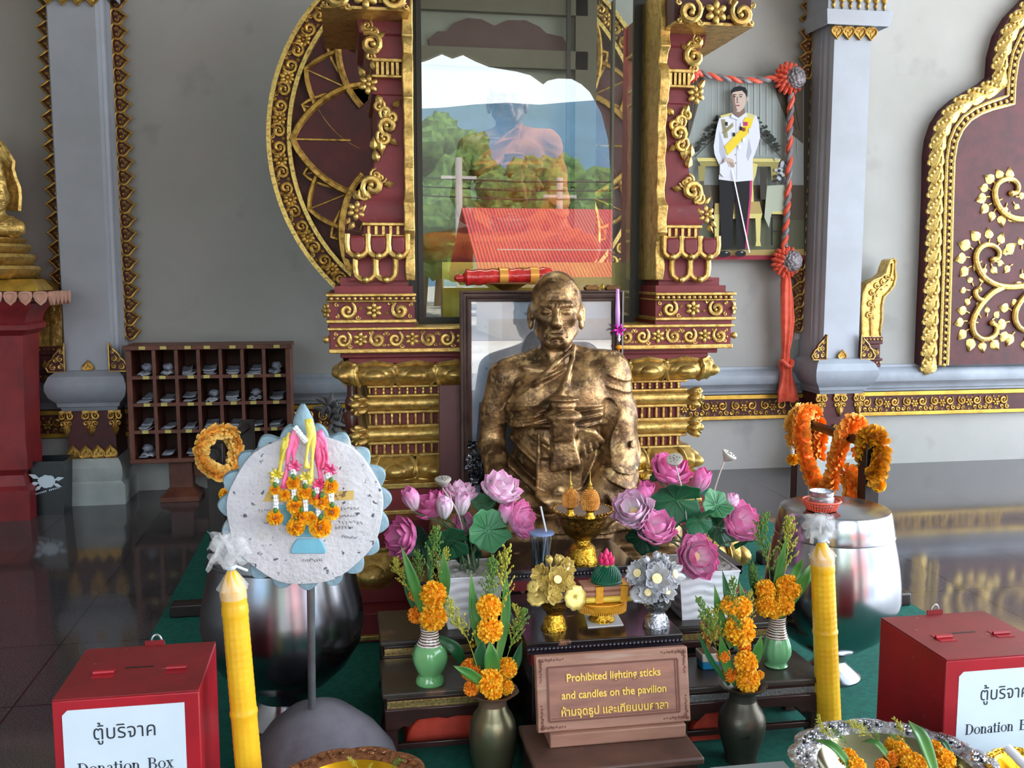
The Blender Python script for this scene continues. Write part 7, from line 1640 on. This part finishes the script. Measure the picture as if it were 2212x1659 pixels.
rows = ['bottom', 'third', 'second', 'top']; cols = ['first', 'second', 'third', 'fourth', 'fifth', 'sixth', 'seventh']
def paper(i, j, kind, seed):
    rd = random.Random(seed); x0 = cl+.035+pw*i+.02; z0 = cbt+ph*j+.0115; w = pw-.04
    t = thing('paper_slips', f'{ {"s": "loose paper slips", "c": "crumpled paper", "d": "dark folder"}[kind]} in the {rows[j]} row, {cols[i]} pigeonhole from the pillar', 'papers', (x0+w/2, CY+.1, z0), 'papers in the pigeonhole cabinet')
    n = 3 if kind == 's' else 2
    for k in range(n):
        g = G(); ww, d = w*rd.uniform(.6, .92), rd.uniform(.12, .2); xx = x0+(w-ww)*rd.random(); yy = CY+rd.uniform(-.015, .03)+k*.03; a = rd.uniform(-.1, .1); lift = rd.uniform(.002, .016); drop = 0; th = rd.uniform(.002, .007)
        def fn(u, v): return (xx+ww*u+a*v*d, yy+d*v, z0+th*k*1.6+.003+lift*(u-.4)**2*2+.012*k*v+(0 if kind != 'c' else .03*abs(noise.noise((u*6, v*6, seed+k))))-(drop*.0))
        g.sheet(fn, 8, 6); part(t, 'sheet', g, 'slip_paper' if (kind != 'd' or k) else 'slip_dark', solid=th, sharp=30)
    if kind == 'c':
        b = G(); b.ball((0, 0, 0), 1, 10, 8); b.v = [tuple(Vector(p)*(1+.5*noise.noise(Vector(p)*3+Vector((seed, 0, 0))))) for p in b.v]; part(t, 'crumpled_ball', G().add(b, T_(x0+w*rd.uniform(.35, .65), CY+.1, z0+.05) @ Matrix.Diagonal((.036, .04, .026, 1))), 'slip_paper', sharp=0)
for i in range(7): paper(i, 3, 'c' if i in (0, 1, 6) else 's', 10+i); paper(i, 2, 'c' if i in (3, 5) else 's', 30+i)
for i in (0, 1, 2, 3, 4, 5, 6): paper(i, 1, 'd' if i in (1, 2, 5, 6) else 's', 50+i)
for i in (0, 1, 2, 5): paper(i, 0, 'c' if i == 0 else 'd', 70+i)
# ================================================================ waste bin
M('bin_black', (22, 30, 34), .3, col2=(16, 22, 26), scale=4); M('print_white', (206, 224, 236), .6)
b0, b1 = at(67, 1050, 6.55).x, at(139, 1050, 6.55).x; bz = at(100, 998, 6.55).z; bt_ = C0*0
t = thing('waste_bin', 'black square waste bin with white flower print by the red pedestal', 'bin', ((b0+b1)/2, 6.68, 0))
def sq2(e, z): return [(b0+e, 6.55+e, z), (b1-e, 6.55+e, z), (b1-e, 6.77-e, z), (b0+e, 6.77-e, z)]
part(t, 'body', G().rings([sq2(.015, 0), sq2(0, bz), sq2(.008, bz), sq2(.022, .01)], True, True), 'bin_black', sharp=30, smooth=False)
part(t, 'rim', G().rings([sq2(-.006, bz-.012), sq2(-.006, bz+.004), sq2(.008, bz+.004), sq2(.008, bz-.012)], False, False), 'bin_black', sharp=30)
g = G(); c = at(101, 1040, 6.548)
def flat(g, pts, y): n0 = len(g.v); [g.vert((x, y, z)) for x, z in pts]; g.face(*range(n0, n0+len(pts)))
for i in range(7): a = 2*PI*i/7; flat(g, [(c.x+.028*math.cos(a)+.03*math.cos(q)*(1 if i % 2 else .8), c.z+.02*math.sin(a)+.024*math.sin(q)) for q in [2*PI*m/10 for m in range(10)]], 6.549-.0004*i)
for a, l in ((2.7, .11), (3.3, .1), (.2, .1), (-.4, .09), (3.8, .09)): flat(g, [(c.x+l*.4*math.cos(a), c.z+l*.4*math.sin(a)), (c.x+l*.75*math.cos(a+.18), c.z+l*.75*math.sin(a+.18)), (c.x+l*1.1*math.cos(a), c.z+l*1.1*math.sin(a)), (c.x+l*.75*math.cos(a-.18), c.z+l*.75*math.sin(a-.18))], 6.547)
for i in range(13):
    if i == 6: continue
    x = c.x-.07+.0115*i; z = c.z-.085+.003*i; flat(g, [(x, z), (x+.007, z+.002), (x+.007, z+.013), (x, z+.011)], 6.548)
part(t, 'flower_print', g, 'print_white', smooth=False)
# ================================================================ red pedestal with gilded naga figure at the left edge
M('heart_pink', (214, 168, 146), .55, col2=(196, 146, 124), scale=10)
ped = thing('red_pedestal', 'tall red pedestal with pink heart fringe at the edge by the pillar', 'pedestal', (-2.35, 6.6, 0)); R = []
for px, y in ((64, 1112), (63, 1060), (52, 1052), (44, 1030), (58, 1015), (58, 985), (54, 960), (50, 800), (50, 725), (66, 712), (66, 702), (58, 696), (62, 680), (74, 664), (78, 655), (70, 650)):
    x = at(px, y, 6.42).x; z = max(0, at(px, y, 6.42).z) if y < 1110 else 0; o = x-at(50, 800, 6.42).x; R.append([(-2.9-o, 6.42-o, z), (x, 6.42-o, z), (x, 6.74, z), (-2.9-o, 6.74, z)])
part(ped, 'body', G().rings(R), 'altar_red', sharp=25)
sxr = at(112, 640, 6.34).x; sz0, sz1 = at(60, 652, 6.34).z, at(60, 630, 6.34).z
part(ped, 'top_slab', G().box(-2.98, sxr-.02, 6.34, 6.76, sz0, sz1), 'maroon_dark')
g = G()
hh = [(0, -1), (.35, -.55), (.5, 0), (.42, .4), (.2, .5), (-.2, .5), (-.42, .4), (-.5, 0), (-.35, -.55)]
for i in range(12): x = sxr-.06-.085*i; g.prism([(x+u*.082, (sz0+sz1)/2+.004+v*.058) for u, v in hh], 6.315, 6.34); outline(g, [(x+u*.05, (sz0+sz1)/2+.006+v*.036) for u, v in hh], .004, -6.312)
for i in range(5): y = 6.37+.085*i; g.add(G().prism([(u*.082, v*.058) for u, v in hh], -.025, 0), T_(sxr-.02, y, (sz0+sz1)/2+.004) @ RZ(PI/2))
part(ped, 'heart_fringe', g, 'heart_pink', bev=.004)
nag = thing('naga_seated_figure', 'gilded seated figure on coiled naga base, on the red pedestal at the edge', 'statue', (-2.3, 6.62, sz1)); nx = -2.3
g = G(); xr = at(86, 615, 6.5).x; g.rings([[(2*nx-xr-e, 6.45-e, z), (xr+e, 6.45-e, z), (xr+e, 6.78+e, z), (2*nx-xr-e, 6.78+e, z)] for e, z in ((-.0, sz1), (-.01, sz1+.03), (-.04, sz1+.075))]); part(nag, 'plinth', g, 'gold_paint', bev=.004)
for px, y0, y1 in ((66, 602, 574), (56, 576, 548), (44, 550, 526), (34, 528, 512)):
    x = at(px, y1, 6.5).x; za, zb = at(px, y0, 6.5).z, at(px, y1, 6.5).z; r = x-nx; g = G().lathe([(r*.86, za), (r*.96, za+(zb-za)*.4), (r, za+(zb-za)*.75), (r*.97, zb), (r*.5, zb+.01)], 40, (nx, 6.68, 0), flute=lambda a, i: 1+.01*math.sin(a*22+i)); part(nag, 'naga_coil', g, 'gold')
zt_ = at(20, 514, 6.6).z
b = bpy.data.objects.new('seated_body', bpy.data.meshes['wax_monk_figure'].copy()); COL.objects.link(b); b.parent = nag; b.data.materials[0] = MATS['gold']; b.data.materials[1] = MATS['gold']; b.location = (0, .02, zt_-sz1); b.scale = (.78, .6, .7)
hp_ = [(38, 455), (40, 425), (38, 405), (30, 385), (24, 365), (26, 350), (14, 330), (2, 310)]; pts = [(at(x, y, 6.74).x, at(x, y, 6.74).z) for x, y in hp_]; pts = pts+[(2*nx-x, z) for x, z in pts[::-1]]
g = G().prism(pts, 6.76, 6.82); outline(g, pts, .02, -6.75, close=False); part(nag, 'naga_hood', g, 'gold')
# ================================================================ portrait print, cloth swag, switches
for nm, c in dict(pr_wall=(150, 160, 158), pr_wall2=(172, 180, 176), pr_drape=(84, 78, 66), pr_drape2=(58, 54, 46), pr_gold=(206, 196, 122), pr_gold2=(150, 140, 84), pr_foliage=(44, 48, 42), pr_white=(212, 216, 226), pr_shadow=(176, 182, 196), pr_black=(20, 20, 22), pr_skin=(196, 176, 164), pr_skin2=(128, 104, 92), pr_yellow=(226, 200, 56), pr_pink=(186, 50, 110), pr_carpet=(92, 96, 76), pr_red=(142, 44, 60), pr_chair=(170, 178, 160), pr_tan=(170, 150, 92)).items(): M(nm, c, .6, spec=.25)
PM = ['pr_wall', 'pr_wall2', 'pr_drape', 'pr_drape2', 'pr_gold', 'pr_gold2', 'pr_foliage', 'pr_white', 'pr_shadow', 'pr_black', 'pr_skin', 'pr_skin2', 'pr_yellow', 'pr_pink', 'pr_carpet', 'pr_red', 'pr_chair', 'pr_tan', 'steel']
PYY = 7.1; lay = [0]; pg = G()
def pp(mat, pts):
    pg.m = PM.index(mat); lay[0] += 1; y = PYY-.0003*lay[0]; n0 = len(pg.v)
    for x, yy in pts: q = at(x, yy, PYY); pg.vert((q.x, y, q.z))
    pg.face(*range(n0, n0+len(pts)))
def pe(mat, cx, cy, rx, ry, n=18): pp(mat, [(cx+rx*math.cos(2*PI*i/n), cy+ry*math.sin(2*PI*i/n)) for i in range(n)])
pl = lambda mat, x0, y0, x1, y1, w: pp(mat, (lambda L: [(x0-(y1-y0)/L*w, y0+(x1-x0)/L*w), (x1-(y1-y0)/L*w, y1+(x1-x0)/L*w), (x1+(y1-y0)/L*w, y1-(x1-x0)/L*w), (x0+(y1-y0)/L*w, y0-(x1-x0)/L*w)])(math.hypot(x1-x0, y1-y0)))
port = thing('portrait_print', 'large colour portrait print of a person in white uniform with a yellow sash', 'portrait', at(1612, 560, PYY))
q0, q1 = at(1484, 163, PYY), at(1738, 561, PYY); part(port, 'board', G().box(q0.x, q1.x, PYY, PYY+.03, q1.z, q0.z), 'pr_drape2', smooth=False)
pp('pr_wall', [(1486, 165), (1736, 165), (1736, 560), (1486, 560)])
for x in range(1500, 1730, 13): pl('pr_wall2', x, 170, x, 335, 1.2+.8*math.sin(x))
pp('pr_carpet', [(1486, 470), (1736, 470), (1736, 560), (1486, 560)]); pp('pr_drape', [(1486, 400), (1736, 400), (1736, 475), (1486, 475)]); pp('pr_tan', [(1486, 542), (1736, 538), (1736, 552), (1486, 553)]); pp('pr_red', [(1486, 552), (1737, 551), (1737, 561), (1486, 561)])
pp('pr_drape', [(1486, 165), (1520, 166), (1514, 200), (1504, 240), (1490, 290), (1486, 300)]); pp('pr_drape', [(1672, 185), (1734, 170), (1734, 310), (1712, 290), (1694, 250)])
for d in (0, 9, 18): pl('pr_drape2', 1512-d, 168, 1494-d*.5, 262, 1.3); pl('pr_drape2', 1690+d, 190, 1712+d*.8, 282, 1.3)
rd = random.Random(8)
for s, x0 in ((-1, 1548), (1, 1632)):
    for i in range(46): u = rd.random(); x = x0+s*u*48; pe('pr_foliage', x, 268+u*58+rd.uniform(-22, 14)*(1-u*.6), rd.uniform(2, 6), rd.uniform(1.5, 4), 7)
    pl('pr_foliage', x0, 290, x0+s*50, 340, 1)
pp('pr_gold', [(1502, 342), (1682, 344), (1680, 351), (1504, 350)]); pp('pr_gold2', [(1506, 351), (1678, 351), (1676, 361), (1510, 360)]); 
for x in (1512, 1668): pp('pr_gold2', [(x-8, 360), (x+8, 360), (x+5, 392), (x-6, 392)]); pp('pr_drape', [(x-5, 392), (x+5, 392), (x+4, 402), (x-4, 402)])
pp('pr_gold', [(1618, 352), (1632, 356), (1628, 380), (1622, 395), (1624, 440), (1612, 440), (1612, 380)]); pp('pr_drape2', [(1636, 362), (1652, 362), (1650, 432), (1638, 432)])
pp('pr_tan', [(1540, 440), (1636, 436), (1642, 462), (1538, 466)]); pp('pr_gold', [(1538, 464), (1642, 462), (1640, 472), (1540, 474)])
for x in (1544, 1633): pp('pr_gold', [(x-6, 472), (x+6, 472), (x+4, 520), (x+6, 532), (x-6, 532), (x-4, 520)])
pp('pr_chair', [(1652, 402), (1694, 400), (1694, 458), (1662, 460), (1656, 492), (1646, 470)]); pp('pr_gold', [(1662, 458), (1694, 457), (1694, 464), (1662, 463)]); pp('pr_drape', [(1496, 402), (1530, 402), (1536, 440), (1532, 478), (1498, 480)]); pl('pr_black', 1662, 470, 1662, 530, 2); pl('pr_black', 1664, 500, 1692, 500, 1)
for i in range(22): pe(['pr_wall2', 'pr_shadow', 'pr_foliage'][i % 3], 1682+rd.uniform(-14, 10), 366+rd.uniform(-22, 26), 4, 3.5, 8)
# the standing person
pp('pr_black', [(1548, 388), (1619, 388), (1618, 420), (1612, 470), (1606, 538), (1586, 540), (1584, 470), (1582, 425), (1578, 470), (1577, 538), (1553, 540), (1550, 470)]); pp('pr_pink', [(1614, 388), (1619, 388), (1617, 430), (1611, 490), (1607, 538), (1604, 538), (1608, 480), (1613, 430)])
pe('pr_black', 1558, 549, 15, 7); pe('pr_black', 1594, 548, 12, 7); pe('pr_shadow', 1564, 546, 3, 1.2, 8); pe('pr_shadow', 1597, 545, 3, 1.2, 8)
pp('pr_white', [(1572, 247), (1586, 243), (1604, 245), (1628, 252), (1634, 270), (1636, 300), (1630, 320), (1620, 345), (1621, 391), (1585, 394), (1547, 389), (1549, 360), (1538, 335), (1536, 318), (1542, 280), (1548, 258)])
pp('pr_shadow', [(1548, 285), (1560, 320), (1563, 345), (1556, 350), (1548, 330)]); pp('pr_shadow', [(1612, 300), (1618, 330), (1610, 350), (1606, 340)]); pl('pr_shadow', 1584, 250, 1586, 390, .7)
for y in (300, 318, 336, 354): pe('pr_tan', 1583, y, 1.6, 1.6, 8)
pp('pr_yellow', [(1604, 254), (1622, 258), (1612, 288), (1566, 338), (1559, 318), (1590, 286)]); pp('pr_gold', [(1550, 252), (1574, 246), (1576, 250), (1552, 257)]); pp('pr_gold', [(1604, 246), (1626, 252), (1622, 257), (1602, 251)])
for o in (0, 3, 6): pl('pr_gold2', 1553+o, 260, 1560+o, 300, .8); pl('pr_gold2', 1554+o, 290, 1578, 268+o, .8)
for i, (x, y, m) in enumerate([(1596, 272, 'pr_white'), (1601, 270, 'pr_pink'), (1606, 270, 'pr_pink'), (1594, 280, 'pr_black'), (1600, 282, 'pr_red'), (1607, 281, 'pr_yellow'), (1613, 284, 'pr_white'), (1579, 293, 'pr_black'), (1600, 305, 'steel'), (1591, 320, 'steel'), (1563, 270, 'pr_black')]): pp(m, [(x-2.4, y-4), (x+2.4, y-4), (x+2.4, y+4), (x-2.4, y+4)])
pp('pr_skin2', [(1578, 236), (1601, 232), (1603, 247), (1588, 256), (1577, 247)]); pp('pr_white', [(1574, 248), (1588, 258), (1604, 246), (1608, 254), (1588, 262), (1572, 256)])
pp('pr_skin', [(1573, 208), (1574, 198), (1582, 193), (1600, 193), (1606, 204), (1605, 222), (1600, 236), (1591, 245), (1583, 244), (1576, 232)]); pp('pr_skin2', [(1573, 208), (1580, 206), (1581, 226), (1586, 242), (1583, 244), (1576, 232)])
pp('pr_black', [(1572, 210), (1572, 199), (1578, 192), (1590, 189), (1603, 192), (1607, 200), (1606, 215), (1603, 206), (1596, 199), (1582, 201), (1576, 203)])
for x in (1580, 1593): pe('pr_black', x, 212, 3, 1.1, 8); pl('pr_black', x-4, 208, x+4, 207.5, .7)
pl('pr_skin2', 1586, 212, 1586, 222, .9); pe('pr_skin2', 1586, 224, 3, 1.3, 8); pe('pr_red', 1587, 231, 4.4, 1.3, 8); pe('pr_skin', 1607, 217, 2, 5, 8)
pl('steel', 1571, 352, 1612, 546, 1.3); pp('pr_skin', [(1557, 346), (1566, 342), (1576, 346), (1580, 360), (1576, 366), (1566, 360), (1556, 354)]); pp('pr_white', [(1548, 358), (1562, 350), (1572, 362), (1570, 378), (1556, 384), (1548, 376)]); 
for i in range(4): pl('pr_skin2', 1563+i*4, 350+i, 1568+i*3.4, 363, .5)
part(port, 'printed_picture', pg, PM, smooth=False)
M('swag_orange', (242, 104, 76), .4, col2=(226, 80, 54), scale=16, bump=.3, bscale=40, sheen=.2); M('swag_grey', (150, 142, 146), .4, col2=(112, 106, 110), scale=18, bump=.3, bscale=40)
swag = thing('fabric_swag', 'coral and grey twisted cloth swag with rosettes and sash around the portrait', 'decoration', at(1700, 600, 7.04)); SY = 7.05
def rope(pts, r=.017):
    P = bez([at(x, y, SY) for x, y in pts], 40); L = sum((P[i+1]-P[i]).length for i in range(40)); P = bez([at(x, y, SY) for x, y in pts], int(L/.012))
    for nm, mat, ph in (('rope_coral', 'swag_orange', 0), ('rope_grey', 'swag_grey', PI)):
        Q = [];
        for i, q in enumerate(P):
            d = (P[min(i+1, len(P)-1)]-P[max(i-1, 0)]).normalized(); u = Vector((0, 1, 0)); w = d.cross(u); a = i*.52+ph; Q.append(q+(u*math.cos(a)+w*math.sin(a))*r*.55)
        part(swag, nm, G().tube(Q, r*.95, 8), mat)
rope([(1492, 150), (1530, 163), (1580, 171), (1630, 174), (1680, 168)]); rope([(1710, 200), (1706, 270), (1705, 340), (1702, 420), (1698, 480), (1694, 535)], .019); rope([(1484, 172), (1472, 240), (1464, 310), (1466, 350), (1474, 440), (1484, 535)], .014)
def rosette_cloth(cx, cy, r, ox):
    g = G(); h = G(); c = at(cx, cy, SY); k = kk(c); rd = random.Random(cx)
    for ring, (rr_, n) in enumerate(((1.0, 17), (.78, 14), (.55, 10))):
        for i in range(n):
            a = 2*PI*i/n+ring*.3; b = G(); b.ball((0, 0, 0), 1, 9, 7); b.v = [tuple(Vector(p)*(1+.25*noise.noise(Vector(p)*3+Vector((i, ring, cx))))) for p in b.v]
            g.add(b, T_(c.x+rr_*.72*r*k*math.cos(a), c.y-.01-.018*ring, c.z+rr_*.72*r*k*math.sin(a)) @ RY(-a) @ Matrix.Diagonal((r*k*.3, .028, r*k*.13, 1)))
    part(swag, 'rosette', g, 'swag_orange', sharp=0); c2 = at(cx+ox, cy-2, SY-.05)
    for i in range(46):
        z = 1-i/46*1.1; s = math.sqrt(max(0, 1-z*z)); a = i*2.4; b = G().ball((0, 0, 0), (r*k*.2, r*k*.07, r*k*.16), 7, 5); g2 = Vector((s*math.cos(a), -abs(z)*.7, s*math.sin(a))); h.add(b, T_(c2+g2*r*k*.5) @ RY(rd.uniform(0, 6)) @ RX(rd.uniform(-.6, .6)))
    part(swag, 'rosette_center', h, 'swag_grey', sharp=0)
rosette_cloth(1703, 170, 36, 15); rosette_cloth(1697, 566, 35, 14); rosette_cloth(1487, 158, 24, -8)
R = []
for y, w, cx in ((592, 9, 1698), (615, 12, 1698), (650, 14, 1699), (690, 15, 1701), (730, 12, 1700), (760, 8, 1697), (775, 10, 1697), (790, 16, 1698), (805, 12, 1699), (820, 15, 1700), (845, 21, 1700), (866, 24, 1702)):
    c = at(cx, y, SY); k = kk(c); R.append([c+Vector((w*k*math.cos(a)*(1+.12*math.cos(a*5+y*.03)), .03*math.sin(a)*(1+.3*math.cos(a*6+y*.02)), -.012*math.cos(a*5)*(y > 860))) for a in [2*PI*i/40 for i in range(40)]])
part(swag, 'sash', G().rings(R), 'swag_orange', sharp=0)
g = G(); c = at(1698, 785, SY-.02); g.tube([c+Vector((.045*math.cos(a), .035*math.sin(a)-.01, .02*math.sin(a*2+1))) for a in [2*PI*i/24 for i in range(25)]], .017, 8); part(swag, 'sash_knot', g, 'swag_orange')
M('switch_white', (214, 208, 206), .5)
for i, (x0, x1, y0, y1) in enumerate(((1716, 1742, 673, 690), (1716, 1742, 695, 711), (1716, 1740, 717, 733))):
    a, b = at(x0, y0, 7.19), at(x1, y1, 7.19); t = thing('light_switch', f'{["upper", "middle", "lower"][i]} white switch plate on the wall beside the cloth sash', 'switch', (a.x, 7.19, b.z), 'switch plates beside the sash')
    part(t, 'plate', G().box(a.x, b.x, 7.19, 7.2, b.z, a.z), 'switch_white', bev=.002)
    for q in range(2 if i else 1 if i == 0 else 3): w = (b.x-a.x-.02)/3; part(t, 'rocker', G().box(a.x+.01+w*q, a.x+.006+w*(q+1), 7.184, 7.19, b.z+.012, a.z-.012), 'switch_white', bev=.002)
M('wilted_grey', (122, 120, 122), .8); g = G(); rd = random.Random(4)
for i in range(22): q = at(728+rd.uniform(-22, 18), 898+rd.uniform(-26, 28), 6.6+rd.uniform(-.05, .05)); h = G(); leaflet(h, 0, 0, rd.uniform(.06, .11), rd.uniform(0, 6.3), .5, .3, .3); g.add(h, T_(q))
g.tube([at(738, 880, 6.6), at(732, 920, 6.6), (at(730, 930, 6.6).x, 6.62, 0)], .008, 5); solo('wilted_plant', 'grey wilted plant between the pigeonhole cabinet and the turned post', 'plant', g, 'wilted_grey')
